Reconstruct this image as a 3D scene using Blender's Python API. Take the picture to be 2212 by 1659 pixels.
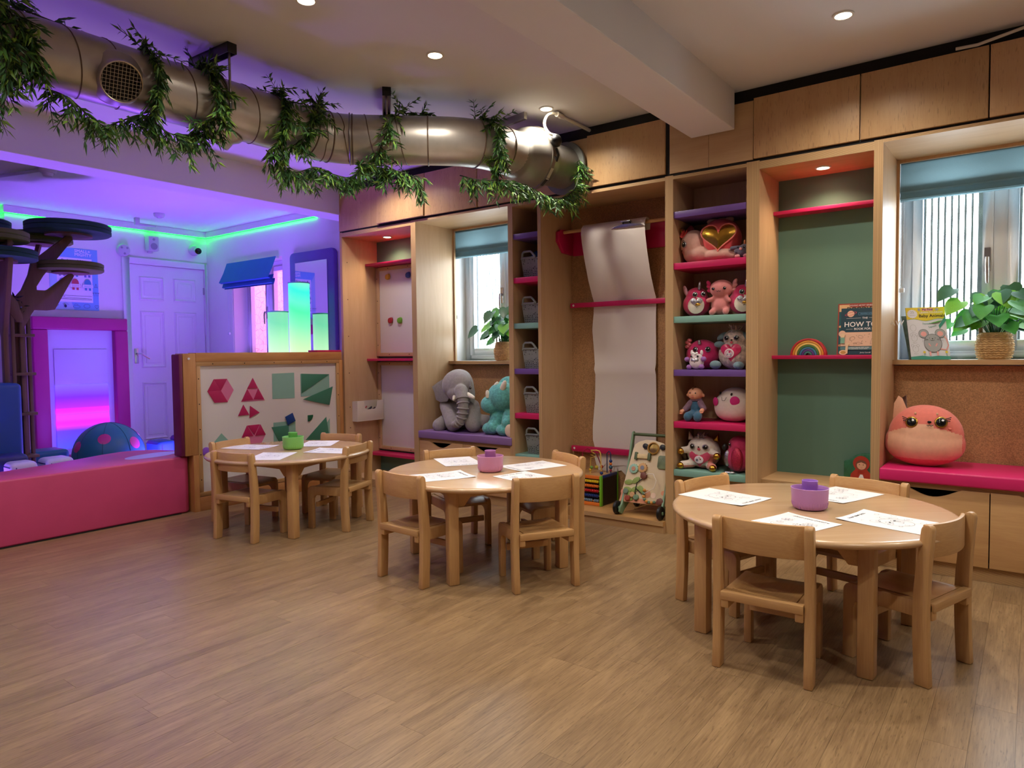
import bpy, bmesh, math, random
from mathutils import Vector, Matrix, Euler, noise as mnoise

for _o in list(bpy.data.objects):
    bpy.data.objects.remove(_o, do_unlink=True)
SC = bpy.context.scene
COL = SC.collection
R = math.radians
random.seed(7)

# ------------------------------------------------------------------ camera
YAW, PITCH, ROLL, FOC = R(36.9302), R(2.5607), R(-0.6297), 1500.0
CAMH = 1.05
fw = Vector((-math.sin(YAW) * math.cos(PITCH), math.cos(YAW) * math.cos(PITCH), -math.sin(PITCH)))
rt = Vector((math.cos(YAW), math.sin(YAW), 0))
up = rt.cross(fw)
r2 = rt * math.cos(ROLL) + up * math.sin(ROLL)
u2 = -rt * math.sin(ROLL) + up * math.cos(ROLL)
cam = bpy.data.cameras.new('camera')
cam.sensor_fit = 'HORIZONTAL'; cam.sensor_width = 36.0; cam.lens = FOC / 2212 * 36.0
cam.clip_start = 0.02; cam.clip_end = 100
camo = bpy.data.objects.new('camera', cam); COL.objects.link(camo)
m = Matrix((r2, u2, -fw)).transposed().to_4x4(); m.translation = (0, 0, CAMH)
camo.matrix_world = m
SC.camera = camo

# ------------------------------------------------------------------ exposure, world, big lights
SC.view_settings.view_transform = 'Standard'
SC.view_settings.look = 'None'
SC.view_settings.exposure = 0.52
SC.view_settings.gamma = 1.0
SC.view_settings.use_curve_mapping = False
try:
    SC.cycles.use_denoising = True
    SC.cycles.max_bounces = 6
    SC.cycles.diffuse_bounces = 3
    SC.cycles.glossy_bounces = 3
    SC.cycles.transparent_max_bounces = 8
    SC.cycles.caustics_reflective = False
    SC.cycles.caustics_refractive = False
    SC.cycles.use_light_tree = False
    SC.cycles.use_adaptive_sampling = True
    SC.cycles.adaptive_threshold = 0.03
    SC.cycles.sample_clamp_indirect = 12.0
except Exception:
    pass
W = bpy.data.worlds.new('overcast_sky'); SC.world = W; W.use_nodes = True
bg = W.node_tree.nodes['Background']
bg.inputs[0].default_value = (0.74, 0.87, 1.0, 1); bg.inputs[1].default_value = 9.0

def lamp(name, kind, loc, energy, color, rot=(0, 0, 0), **kw):
    l = bpy.data.lights.new(name, kind); l.energy = energy; l.color = color
    for k, v in kw.items(): setattr(l, k, v)
    o = bpy.data.objects.new(name, l); COL.objects.link(o)
    o.location = loc; o.rotation_euler = rot
    return o

WARM = (1.0, 0.92, 0.79)
DOWN_W = 34.0
# violet flood lights on the floor of the sensory corner, behind the padded barrier, shining up
lamp('violet_floor_flood', 'AREA', (-5.9, 3.05, 0.06), 74, (0.25, 0.085, 1.0), (R(180), 0, 0), size=0.7)
lamp('violet_floor_flood', 'AREA', (-5.45, 1.25, 0.06), 32, (0.25, 0.09, 1.0), (R(180), R(-12), 0), size=0.5)
try: W.cycles.sampling_method = 'NONE'     # the sky is met only through the window panes
except Exception: pass

# ------------------------------------------------------------------ colour and materials
def lin(c):
    c = c / 255.0
    return c / 12.92 if c <= 0.04045 else ((c + 0.055) / 1.055) ** 2.4
def L(c): return (lin(c[0]), lin(c[1]), lin(c[2]), 1)

MATS = {}
def _new(name):
    mt = bpy.data.materials.new(name); mt.use_nodes = True
    nt = mt.node_tree
    return mt, nt, nt.nodes['Principled BSDF']
def _n(nt, t, **kw):
    nd = nt.nodes.new(t)
    for k, v in kw.items(): setattr(nd, k, v)
    return nd
def mat(name, col, rough=0.5, metal=0.0, var=0.06, vscale=18.0, bump=0.0, bscale=120.0, emit=None, estr=0.0, spec=0.5, sheen=0.0, coat=0.0, alpha=1.0, trans=0.0):
    if name in MATS: return MATS[name]
    mt, nt, b = _new(name)
    tc = _n(nt, 'ShaderNodeTexCoord')
    if var > 0:
        no = _n(nt, 'ShaderNodeTexNoise'); no.inputs['Scale'].default_value = vscale; no.inputs['Detail'].default_value = 3
        nt.links.new(tc.outputs['Object'], no.inputs['Vector'])
        rp = _n(nt, 'ShaderNodeValToRGB'); c = L(col)
        rp.color_ramp.elements[0].position = 0.3; rp.color_ramp.elements[1].position = 0.7
        rp.color_ramp.elements[0].color = tuple(max(0, x * (1 - var)) for x in c[:3]) + (1,)
        rp.color_ramp.elements[1].color = tuple(min(1, x * (1 + var)) for x in c[:3]) + (1,)
        nt.links.new(no.outputs['Fac'], rp.inputs['Fac']); nt.links.new(rp.outputs['Color'], b.inputs['Base Color'])
    else:
        b.inputs['Base Color'].default_value = L(col)
    b.inputs['Roughness'].default_value = rough; b.inputs['Metallic'].default_value = metal
    b.inputs['Specular IOR Level'].default_value = spec
    if sheen: b.inputs['Sheen Weight'].default_value = sheen
    if coat: b.inputs['Coat Weight'].default_value = coat; b.inputs['Coat Roughness'].default_value = 0.15
    if trans: b.inputs['Transmission Weight'].default_value = trans
    if alpha < 1: b.inputs['Alpha'].default_value = alpha
    if emit:
        b.inputs['Emission Color'].default_value = L(emit); b.inputs['Emission Strength'].default_value = estr
    if bump > 0.06:
        n2 = _n(nt, 'ShaderNodeTexNoise'); n2.inputs['Scale'].default_value = bscale; n2.inputs['Detail'].default_value = 2
        nt.links.new(tc.outputs['Object'], n2.inputs['Vector'])
        bp = _n(nt, 'ShaderNodeBump'); bp.inputs['Strength'].default_value = bump; bp.inputs['Distance'].default_value = 0.004
        nt.links.new(n2.outputs['Fac'], bp.inputs['Height']); nt.links.new(bp.outputs['Normal'], b.inputs['Normal'])
    MATS[name] = mt
    return mt

def wood(name, light, dark, axis='Z', rough=0.42, scale=1.0, fine=0.35, figure=0.6, rnd=0.12, coat=0.0, flecks=0.0):
    """stretched noise grain along one local axis; every object gets its own offset and tone"""
    if name in MATS: return MATS[name]
    mt, nt, b = _new(name); ln = nt.links.new
    tc = _n(nt, 'ShaderNodeTexCoord'); oi = _n(nt, 'ShaderNodeObjectInfo')
    off = _n(nt, 'ShaderNodeVectorMath', operation='SCALE'); off.inputs[0].default_value = (13.1, 7.7, 5.3)
    ln(oi.outputs['Random'], off.inputs['Scale'])
    ad = _n(nt, 'ShaderNodeVectorMath', operation='ADD'); ln(tc.outputs['Object'], ad.inputs[0]); ln(off.outputs[0], ad.inputs[1])
    def mp(lng, acr):
        mpn = _n(nt, 'ShaderNodeMapping')
        s = [acr * scale] * 3; s['XYZ'.index(axis)] = lng * scale
        mpn.inputs['Scale'].default_value = s; ln(ad.outputs[0], mpn.inputs['Vector']); return mpn
    n1 = _n(nt, 'ShaderNodeTexNoise'); n1.inputs['Scale'].default_value = 1; n1.inputs['Detail'].default_value = 4; n1.inputs['Distortion'].default_value = 1.4
    ln(mp(1.6, 11).outputs[0], n1.inputs['Vector'])
    n2 = _n(nt, 'ShaderNodeTexNoise'); n2.inputs['Scale'].default_value = 1; n2.inputs['Detail'].default_value = 3; n2.inputs['Roughness'].default_value = 0.6
    ln(mp(9, 190).outputs[0], n2.inputs['Vector'])
    a = _n(nt, 'ShaderNodeMath', operation='MULTIPLY'); a.inputs[1].default_value = figure; ln(n1.outputs['Fac'], a.inputs[0])
    a2 = _n(nt, 'ShaderNodeMath', operation='MULTIPLY_ADD'); a2.inputs[1].default_value = fine; ln(n2.outputs['Fac'], a2.inputs[0]); ln(a.outputs[0], a2.inputs[2])
    rp = _n(nt, 'ShaderNodeValToRGB'); e = rp.color_ramp.elements
    mid = 0.5 * (figure + fine)
    e[0].position = max(0, mid - 0.2); e[1].position = min(1, mid + 0.2); e[0].color = L(dark); e[1].color = L(light)
    ln(a2.outputs[0], rp.inputs['Fac'])
    src = rp.outputs['Color']
    if flecks:
        n3 = _n(nt, 'ShaderNodeTexNoise'); n3.inputs['Scale'].default_value = 1; n3.inputs['Detail'].default_value = 1
        ln(mp(26, 210).outputs[0], n3.inputs['Vector'])
        r3 = _n(nt, 'ShaderNodeValToRGB'); r3.color_ramp.elements[0].position = 0.62; r3.color_ramp.elements[1].position = 0.72
        r3.color_ramp.elements[0].color = (0, 0, 0, 1); r3.color_ramp.elements[1].color = (flecks,) * 3 + (1,)
        ln(n3.outputs['Fac'], r3.inputs['Fac'])
        mx = _n(nt, 'ShaderNodeMix', data_type='RGBA'); ln(r3.outputs['Color'], mx.inputs['Factor']); ln(src, mx.inputs['A'])
        mx.inputs['B'].default_value = tuple(x * 0.45 for x in L(dark)[:3]) + (1,); src = mx.outputs['Result']
    hv = _n(nt, 'ShaderNodeHueSaturation'); mr = _n(nt, 'ShaderNodeMapRange')
    mr.inputs['To Min'].default_value = 1 - rnd; mr.inputs['To Max'].default_value = 1 + rnd
    ln(oi.outputs['Random'], mr.inputs['Value']); ln(mr.outputs[0], hv.inputs['Value']); ln(src, hv.inputs['Color'])
    ln(hv.outputs['Color'], b.inputs['Base Color'])
    b.inputs['Roughness'].default_value = rough
    if coat: b.inputs['Coat Weight'].default_value = coat; b.inputs['Coat Roughness'].default_value = 0.2
    MATS[name] = mt
    return mt

def ply_edge(name, axis='X', scale=160):
    if name in MATS: return MATS[name]
    mt, nt, b = _new(name); ln = nt.links.new
    tc = _n(nt, 'ShaderNodeTexCoord'); wv = _n(nt, 'ShaderNodeTexWave'); wv.bands_direction = axis
    wv.inputs['Scale'].default_value = scale / 6.283 * 3.0; wv.inputs['Distortion'].default_value = 0.6; wv.inputs['Detail'].default_value = 1; wv.inputs['Detail Scale'].default_value = 0.3
    ln(tc.outputs['Object'], wv.inputs['Vector'])
    rp = _n(nt, 'ShaderNodeValToRGB'); rp.color_ramp.elements[0].color = L((150, 112, 72)); rp.color_ramp.elements[1].color = L((208, 172, 122))
    ln(wv.outputs['Fac'], rp.inputs['Fac']); ln(rp.outputs['Color'], b.inputs['Base Color'])
    b.inputs['Roughness'].default_value = 0.6
    MATS[name] = mt; return mt

def cork(name, base=(176, 122, 74)):
    mt, nt, b = _new(name); ln = nt.links.new
    tc = _n(nt, 'ShaderNodeTexCoord'); vo = _n(nt, 'ShaderNodeTexVoronoi'); vo.inputs['Scale'].default_value = 260
    ln(tc.outputs['Object'], vo.inputs['Vector'])
    n1 = _n(nt, 'ShaderNodeTexNoise'); n1.inputs['Scale'].default_value = 6; n1.inputs['Detail'].default_value = 5; ln(tc.outputs['Object'], n1.inputs['Vector'])
    rp = _n(nt, 'ShaderNodeValToRGB'); el = rp.color_ramp.elements
    el[0].color = L([int(x * 0.72) for x in base]); el[1].color = L([min(255, int(x * 1.22)) for x in base])
    sp = _n(nt, 'ShaderNodeSeparateColor'); ln(vo.outputs['Color'], sp.inputs[0])
    mm = _n(nt, 'ShaderNodeMath', operation='MULTIPLY_ADD'); mm.inputs[1].default_value = 0.5; ln(n1.outputs['Fac'], mm.inputs[0])
    m2 = _n(nt, 'ShaderNodeMath', operation='MULTIPLY'); m2.inputs[1].default_value = 0.55; ln(sp.outputs[0], m2.inputs[0]); ln(m2.outputs[0], mm.inputs[2])
    ln(mm.outputs[0], rp.inputs['Fac']); ln(rp.outputs['Color'], b.inputs['Base Color']); b.inputs['Roughness'].default_value = 0.9
    bp = _n(nt, 'ShaderNodeBump'); bp.inputs['Strength'].default_value = 0.25; bp.inputs['Distance'].default_value = 0.002
    ln(sp.outputs[0], bp.inputs['Height']); ln(bp.outputs['Normal'], b.inputs['Normal'])
    MATS[name] = mt; return mt

def emis(name, col, strength):
    if name in MATS: return MATS[name]
    mt, nt, b = _new(name)
    b.inputs['Base Color'].default_value = L(col); b.inputs['Emission Color'].default_value = L(col); b.inputs['Emission Strength'].default_value = strength
    b.inputs['Roughness'].default_value = 0.5
    if name == 'warm_lamp_glow': mt.cycles.emission_sampling = 'NONE'    # the spot in the fitting already carries its light
    MATS[name] = mt; return mt

def emis_ramp(name, axis, lo, hi, stops, strength, wob=0.0, slant=None):
    """light-giving body whose colour runs through stops between two local heights"""
    mt, nt, b = _new(name); ln = nt.links.new
    tc = _n(nt, 'ShaderNodeTexCoord'); sp = _n(nt, 'ShaderNodeSeparateXYZ')
    ln(tc.outputs['Object'], sp.inputs[0])
    mr = _n(nt, 'ShaderNodeMapRange'); mr.inputs['From Min'].default_value = lo; mr.inputs['From Max'].default_value = hi
    src = sp.outputs['XYZ'.index(axis)]
    if slant:
        ma = _n(nt, 'ShaderNodeMath', operation='MULTIPLY_ADD'); ma.inputs[1].default_value = slant; ln(sp.outputs[0], ma.inputs[0]); ln(src, ma.inputs[2]); src = ma.outputs[0]
    ln(src, mr.inputs['Value'])
    rp = _n(nt, 'ShaderNodeValToRGB'); el = rp.color_ramp.elements
    while len(el) > 1: el.remove(el[-1])
    el[0].position = stops[0][0]; el[0].color = L(stops[0][1])
    for p, c in stops[1:]:
        e = el.new(p); e.color = L(c)
    ln(mr.outputs[0], rp.inputs['Fac'])
    b.inputs['Base Color'].default_value = (0.05, 0.05, 0.05, 1)
    ln(rp.outputs['Color'], b.inputs['Emission Color']); b.inputs['Emission Strength'].default_value = strength
    b.inputs['Roughness'].default_value = 0.35
    mt.cycles.emission_sampling = 'NONE'
    MATS[name] = mt; return mt

# ------------------------------------------------------------------ mesh builder
class MB:
    def __init__(s): s.v = []; s.f = []; s.mi = []; s.m = 0
    def add(s, vs, fs):
        n = len(s.v); s.v += [Vector(v) for v in vs]
        s.f += [tuple(i + n for i in f) for f in fs]; s.mi += [s.m] * len(fs)
        return s
    def box(s, x0, x1, y0, y1, z0, z1):
        v = [(x0, y0, z0), (x1, y0, z0), (x1, y1, z0), (x0, y1, z0), (x0, y0, z1), (x1, y0, z1), (x1, y1, z1), (x0, y1, z1)]
        return s.add(v, [(0, 3, 2, 1), (4, 5, 6, 7), (0, 1, 5, 4), (1, 2, 6, 5), (2, 3, 7, 6), (3, 0, 4, 7)])
    def obox(s, c, a, b, d):
        c, a, b, d = map(Vector, (c, a, b, d))
        if a.cross(b).dot(d) < 0: a = -a
        v = [c - a - b - d, c + a - b - d, c + a + b - d, c - a + b - d, c - a - b + d, c + a - b + d, c + a + b + d, c - a + b + d]
        return s.add(v, [(0, 3, 2, 1), (4, 5, 6, 7), (0, 1, 5, 4), (1, 2, 6, 5), (2, 3, 7, 6), (3, 0, 4, 7)])
    def tube(s, pts, r, n=8, closed=False, caps=True):
        pts = [Vector(p) for p in pts]; k = len(pts)
        rs = r if isinstance(r, (list, tuple)) else [r] * k
        vs = []; fs = []
        t0 = (pts[1] - pts[0]).normalized()
        ref = Vector((0, 0, 1)) if abs(t0.z) < 0.9 else Vector((1, 0, 0))
        nrm = (ref - t0 * ref.dot(t0)).normalized()
        for i in range(k):
            if closed: t = pts[(i + 1) % k] - pts[i - 1]
            elif i == 0: t = pts[1] - pts[0]
            elif i == k - 1: t = pts[-1] - pts[-2]
            else: t = (pts[i + 1] - pts[i]).normalized() + (pts[i] - pts[i - 1]).normalized()
            t = t.normalized() if t.length > 1e-9 else t0
            nrm = (nrm - t * nrm.dot(t))
            nrm = nrm.normalized() if nrm.length > 1e-6 else t.orthogonal().normalized()
            bn = t.cross(nrm)
            for j in range(n):
                a = 2 * math.pi * j / n
                vs.append(pts[i] + (nrm * math.cos(a) + bn * math.sin(a)) * rs[i])
        for i in range(k if closed else k - 1):
            i2 = (i + 1) % k
            for j in range(n):
                j2 = (j + 1) % n
                fs.append((i * n + j, i * n + j2, i2 * n + j2, i2 * n + j))
        if caps and not closed:
            fs.append(tuple(range(n - 1, -1, -1))); fs.append(tuple((k - 1) * n + j for j in range(n)))
        return s.add(vs, fs)
    def cyl(s, a, b, r, r2=None, n=20): return s.tube([a, b], [r, r if r2 is None else r2], n)
    def lathe(s, prof, c=(0, 0, 0), ax=(0, 0, 1), n=28, capb=True, capt=True):
        c = Vector(c); ax = Vector(ax).normalized()
        u = ax.orthogonal().normalized(); w = ax.cross(u)
        vs = []; fs = []; k = len(prof)
        for (r, z) in prof:
            for j in range(n):
                a = 2 * math.pi * j / n
                vs.append(c + ax * z + (u * math.cos(a) + w * math.sin(a)) * r)
        for i in range(k - 1):
            for j in range(n):
                j2 = (j + 1) % n; fs.append((i * n + j, i * n + j2, (i + 1) * n + j2, (i + 1) * n + j))
        if capb and prof[0][0] > 1e-6: fs.append(tuple(range(n - 1, -1, -1)))
        if capt and prof[-1][0] > 1e-6: fs.append(tuple((k - 1) * n + j for j in range(n)))
        return s.add(vs, fs)
    def ell(s, c, rad, n=18, m=12, rot=None, sq=1.0):
        c = Vector(c); vs = []; fs = []
        if isinstance(rad, (int, float)): rad = (rad,) * 3
        M = Euler([R(a) for a in rot]).to_matrix() if rot else None
        def P(v):
            if sq != 1.0: v = Vector([math.copysign(abs(x) ** sq, x) for x in v])
            v = Vector((v[0] * rad[0], v[1] * rad[1], v[2] * rad[2]))
            return c + (M @ v if M else v)
        vs.append(P(Vector((0, 0, -1))))
        for i in range(1, m):
            ph = -math.pi / 2 + math.pi * i / m
            for j in range(n):
                a = 2 * math.pi * j / n
                vs.append(P(Vector((math.cos(ph) * math.cos(a), math.cos(ph) * math.sin(a), math.sin(ph)))))
        vs.append(P(Vector((0, 0, 1)))); top = len(vs) - 1
        for j in range(n):
            j2 = (j + 1) % n
            fs.append((0, 1 + j2, 1 + j)); fs.append((top, 1 + (m - 2) * n + j, 1 + (m - 2) * n + j2))
            for i in range(m - 2):
                fs.append((1 + i * n + j, 1 + i * n + j2, 1 + (i + 1) * n + j2, 1 + (i + 1) * n + j))
        return s.add(vs, fs)
    def prism(s, poly, o, u, v, d):
        """closed 2-D outline in the frame (o,u,v), thickened by the vector d"""
        o, u, v, d = map(Vector, (o, u, v, d))
        ar = sum(poly[i][0] * poly[(i + 1) % len(poly)][1] - poly[(i + 1) % len(poly)][0] * poly[i][1] for i in range(len(poly)))
        if (ar > 0) == (u.cross(v).dot(d) < 0): poly = poly[::-1]
        k = len(poly); A = [o + u * p[0] + v * p[1] for p in poly]
        return s.add(A + [p + d for p in A], [tuple(range(k - 1, -1, -1)), tuple(range(k, 2 * k))] + [(i, (i + 1) % k, k + (i + 1) % k, k + i) for i in range(k)])
    def xf(s, M):
        s.v = [M @ v for v in s.v]; return s

ORG = {}
def finish(o, label=None, cat=None, group=None, kind=None):
    if label: o['label'] = label
    if cat: o['category'] = cat
    if group: o['group'] = group
    if kind: o['kind'] = kind
    return o
def thing(name, label, cat, loc=(0, 0, 0), group=None):
    o = bpy.data.objects.new(name, None); COL.objects.link(o); o.empty_display_size = 0.05
    o.location = loc; ORG[o] = Vector(loc)
    return finish(o, label, cat, group)
def mesh_of(mb, name, mats, bevel=0.0, smooth=40, seg=2):
    me = bpy.data.meshes.new(name)
    me.from_pydata([tuple(v) for v in mb.v], [], mb.f)
    if not isinstance(mats, (list, tuple)): mats = [mats]
    for mt in mats: me.materials.append(mt)
    me.polygons.foreach_set('material_index', mb.mi)
    if bevel > 0:
        bm = bmesh.new(); bm.from_mesh(me)
        bmesh.ops.remove_doubles(bm, verts=bm.verts, dist=1e-6)
        ed = [e for e in bm.edges if len(e.link_faces) == 2 and e.calc_face_angle(0) > R(32)]
        bmesh.ops.bevel(bm, geom=ed, offset=bevel, segments=seg, profile=0.5, affect='EDGES', clamp_overlap=True)
        bm.to_mesh(me); bm.free()
    me.validate()
    if smooth:
        me.polygons.foreach_set('use_smooth', [True] * len(me.polygons)); me.set_sharp_from_angle(angle=R(smooth))
    me.update()
    return me
def part(mb, name, mats, parent=None, bevel=0.0, smooth=40, seg=2, org=None, **tags):
    """one mesh object from world coordinates; a child's mesh is stored relative to its thing"""
    g = ORG[parent] if parent else (Vector(org) if org else Vector((0, 0, 0)))
    if g.length > 0: mb.v = [v - g for v in mb.v]
    o = bpy.data.objects.new(name, mesh_of(mb, name, mats, bevel, smooth, seg)); COL.objects.link(o)
    if parent: o.parent = parent
    else: o.location = g
    ORG[o] = g
    return finish(o, **tags)
def solo(mb, name, mats, label, cat, group=None, bevel=0.0, smooth=40, seg=2, org=None):
    if org is None:
        xs = [v.x for v in mb.v]; ys = [v.y for v in mb.v]; zs = [v.z for v in mb.v]
        org = ((min(xs) + max(xs)) / 2, (min(ys) + max(ys)) / 2, min(zs))
    return part(mb, name, mats, None, bevel, smooth, seg, org, label=label, cat=cat, group=group)
def struct(mb, name, mats, bevel=0.0, smooth=0, parent=None):
    return part(mb, name, mats, parent, bevel, smooth, kind=None if parent else 'structure')
def share(o, name, parent, delta):
    """another piece with the mesh of o, moved by delta"""
    c = o.copy(); COL.objects.link(c); c.name = name
    c.parent = parent; c.location = o.location + Vector(delta); ORG[c] = ORG[o]
    return c
def copy_tree(o, parent=None):
    c = o.copy(); COL.objects.link(c); c.parent = parent
    for ch in [x for x in bpy.data.objects if x.parent == o]: copy_tree(ch, c)
    return c
def place(o, loc, ang):
    o.location = loc; o.rotation_euler = (0, 0, R(ang)); return o

def blob(name, shapes, mats, parent, voxel=0.006, smooth=8, pick=None, decimate=None, **tags):
    """one continuous soft body grown from overlapping ellipsoids and limbs"""
    mb = MB()
    for sh in shapes:
        if sh[0] == 'c': mb.tube([sh[1], (Vector(sh[1]) + Vector(sh[2])) / 2, sh[2]], [sh[3], (sh[3] + sh[4]) / 2, sh[4]], 12); mb.ell(sh[1], sh[3], 12, 8); mb.ell(sh[2], sh[4], 12, 8)
        elif sh[0] == 't': mb.tube(sh[1], sh[2], 12); mb.ell(sh[1][0], sh[2][0], 12, 8); mb.ell(sh[1][-1], sh[2][-1], 12, 8)
        else: mb.ell(*sh[1:])
    me = mesh_of(mb, name, mats, 0, 0)
    t = bpy.data.objects.new('tmp', me); COL.objects.link(t)
    rm = t.modifiers.new('r', 'REMESH'); rm.mode = 'VOXEL'; rm.voxel_size = voxel
    sm = t.modifiers.new('s', 'SMOOTH'); sm.iterations = smooth; sm.factor = 0.5
    dg = bpy.context.evaluated_depsgraph_get(); dg.update()
    me2 = bpy.data.meshes.new_from_object(t.evaluated_get(dg)); me2.name = name
    bpy.data.objects.remove(t, do_unlink=True)
    me2.materials.clear()
    ml = mats if isinstance(mats, (list, tuple)) else [mats]
    for q in ml: me2.materials.append(q)
    if pick:
        me2.polygons.foreach_set('material_index', [pick(p.center) for p in me2.polygons])
    else:
        me2.polygons.foreach_set('material_index', [0] * len(me2.polygons))
    me2.polygons.foreach_set('use_smooth', [True] * len(me2.polygons))
    g = ORG[parent] if parent else Vector((0, 0, 0))
    me2.transform(Matrix.Translation(-g))
    o = bpy.data.objects.new(name, me2); COL.objects.link(o)
    if parent: o.parent = parent
    ORG[o] = g
    return finish(o, **tags)

# ------------------------------------------------------------------ flat printing on a surface
_TX = {}
def text2d(body, size, align='LEFT'):
    k = (body, align)
    if k not in _TX:
        cu = bpy.data.curves.new('t', 'FONT'); cu.body = body; cu.size = 1.0; cu.align_x = align; cu.resolution_u = 2
        o = bpy.data.objects.new('t', cu); COL.objects.link(o)
        dg = bpy.context.evaluated_depsgraph_get(); dg.update()
        me = bpy.data.meshes.new_from_object(o.evaluated_get(dg))
        _TX[k] = ([(v.co.x, v.co.y) for v in me.vertices], [tuple(p.vertices) for p in me.polygons])
        bpy.data.objects.remove(o, do_unlink=True); bpy.data.meshes.remove(me); bpy.data.curves.remove(cu)
    v, f = _TX[k]
    return [(x * size, y * size) for x, y in v], f
class Canvas:
    def __init__(s, o, u, v, step=0.00025):
        s.o = Vector(o); s.u = Vector(u).normalized(); s.v = Vector(v).normalized(); s.n = s.u.cross(s.v)
        s.mb = MB(); s.mats = []; s.h = 0.0004; s.step = step
    def _m(s, mt):
        if mt not in s.mats: s.mats.append(mt)
        s.mb.m = s.mats.index(mt)
    def P(s, x, y, h=None): return s.o + s.u * x + s.v * y + s.n * (s.h if h is None else h)
    def poly(s, pts, mt):
        s._m(mt); s.h += s.step
        ar = sum(pts[i][0] * pts[(i + 1) % len(pts)][1] - pts[(i + 1) % len(pts)][0] * pts[i][1] for i in range(len(pts)))
        if ar < 0: pts = pts[::-1]
        s.mb.add([s.P(*p) for p in pts], [tuple(range(len(pts)))]); return s
    def rect(s, x0, x1, y0, y1, mt): return s.poly([(x0, y0), (x1, y0), (x1, y1), (x0, y1)], mt)
    def disc(s, x, y, r, mt, r2=None, n=24, rot=0, a0=0, a1=360):
        r2 = r if r2 is None else r2; c, q = math.cos(R(rot)), math.sin(R(rot)); pts = []
        k = n if a1 - a0 >= 360 else n + 1
        for i in range(k):
            a = R(a0 + (a1 - a0) * i / n); ex, ey = r * math.cos(a), r2 * math.sin(a)
            pts.append((x + ex * c - ey * q, y + ex * q + ey * c))
        return s.poly(pts, mt)
    def line(s, pts, w, mt, closed=False):
        s._m(mt); s.h += s.step
        k = len(pts)
        for i in range(k if closed else k - 1):
            a = Vector(pts[i]); b = Vector(pts[(i + 1) % k]); d = b - a
            if d.length < 1e-9: continue
            d = d.normalized(); p = Vector((-d.y, d.x)) * w / 2; e = d * w * 0.3
            q = [a - p - e, b - p + e, b + p + e, a + p - e]
            s.mb.add([s.P(x[0], x[1], s.h + (i % 2) * 0.00002) for x in q], [(0, 1, 2, 3)])
        return s
    def ring(s, x, y, r, w, mt, r2=None, n=24, rot=0, a0=0, a1=360):
        r2 = r if r2 is None else r2; c, q = math.cos(R(rot)), math.sin(R(rot)); pts = []
        k = n if a1 - a0 >= 360 else n + 1
        for i in range(k):
            a = R(a0 + (a1 - a0) * i / n); ex, ey = r * math.cos(a), r2 * math.sin(a)
            pts.append((x + ex * c - ey * q, y + ex * q + ey * c))
        return s.line(pts, w, mt, a1 - a0 >= 360)
    def text(s, body, x, y, size, mt, align='LEFT', rot=0, bold=0.0):
        s._m(mt); s.h += s.step
        v, f = text2d(body, size, align); c, q = math.cos(R(rot)), math.sin(R(rot))
        offs = [(0, 0)] if not bold else [(0, 0), (bold, 0), (0, bold), (bold, bold)]
        for k, (dx, dy) in enumerate(offs):
            s.mb.add([s.P(x + (a + dx) * c - (b + dy) * q, y + (a + dx) * q + (b + dy) * c, s.h + k * 0.00003) for a, b in v], f)
        return s
    def done(s, name, parent, **tags): return part(s.mb, name, s.mats, parent, smooth=0, **tags)

def heart(cx, cy, w, h, n=24):
    pts = []
    for i in range(n):
        t = 2 * math.pi * i / n
        x = 16 * math.sin(t) ** 3; y = 13 * math.cos(t) - 5 * math.cos(2 * t) - 2 * math.cos(3 * t) - math.cos(4 * t)
        pts.append((cx + x / 32 * w, cy + (y + 2.5) / 29 * h))
    return pts
def rrect(x0, x1, y0, y1, r, n=5):
    out = []
    for cx, cy, a in ((x1 - r, y1 - r, 0), (x0 + r, y1 - r, 90), (x0 + r, y0 + r, 180), (x1 - r, y0 + r, 270)):
        for i in range(n + 1):
            t = R(a + 90 * i / n); out.append((cx + r * math.cos(t), cy + r * math.sin(t)))
    return out
# ------------------------------------------------------------------ palette
BIRCH_V = wood('birch_ply_upright_grain', (208, 174, 134), (192, 154, 114), 'Z', 0.45, 1.0, 0.3, 0.6, 0.05, flecks=0.0)
BIRCH_DOOR = wood('birch_ply_flecked_door', (202, 164, 118), (186, 144, 98), 'Z', 0.45, 1.0, 0.35, 0.55, 0.06, flecks=0.45)
BIRCH_H = wood('birch_ply_level_grain', (204, 170, 128), (188, 150, 106), 'X', 0.45, 1.0, 0.3, 0.6, 0.05)
BEECH_V = wood('beech_upright_grain', (206, 164, 112), (184, 138, 88), 'Z', 0.38, 1.3, 0.45, 0.5, 0.08)
BEECH_X = wood('beech_level_grain', (206, 164, 112), (184, 138, 88), 'X', 0.38, 1.3, 0.45, 0.5, 0.08)
BEECH_Y = wood('beech_seat_grain', (198, 156, 102), (172, 128, 78), 'Y', 0.34, 1.3, 0.45, 0.5, 0.08)
TABLETOP = wood('beech_table_top', (212, 178, 140), (196, 158, 118), 'X', 0.24, 0.8, 0.3, 0.6, 0.04, coat=0.35)
PINE_Y = wood('pine_rail', (206, 150, 92), (176, 116, 62), 'Y', 0.5, 0.8, 0.25, 0.75, 0.05)
PINE_Z = wood('pine_post', (206, 150, 92), (176, 116, 62), 'Z', 0.5, 0.8, 0.25, 0.75, 0.05)
FLOORW = wood('oak_effect_vinyl', (166, 136, 98), (120, 94, 66), 'Y', 0.33, 1.0, 0.6, 0.55, 0.065, flecks=0.4)
PLYE = ply_edge('ply_edge_layers', 'X', 150)
PLYEZ = ply_edge('ply_edge_layers_level', 'Z', 150)
CORK = cork('cork_sheet', (166, 124, 86))
TREEPLY = wood('tree_plywood', (122, 94, 74), (98, 72, 54), 'Z', 0.55, 0.8, 0.3, 0.6, 0.04)
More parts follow.
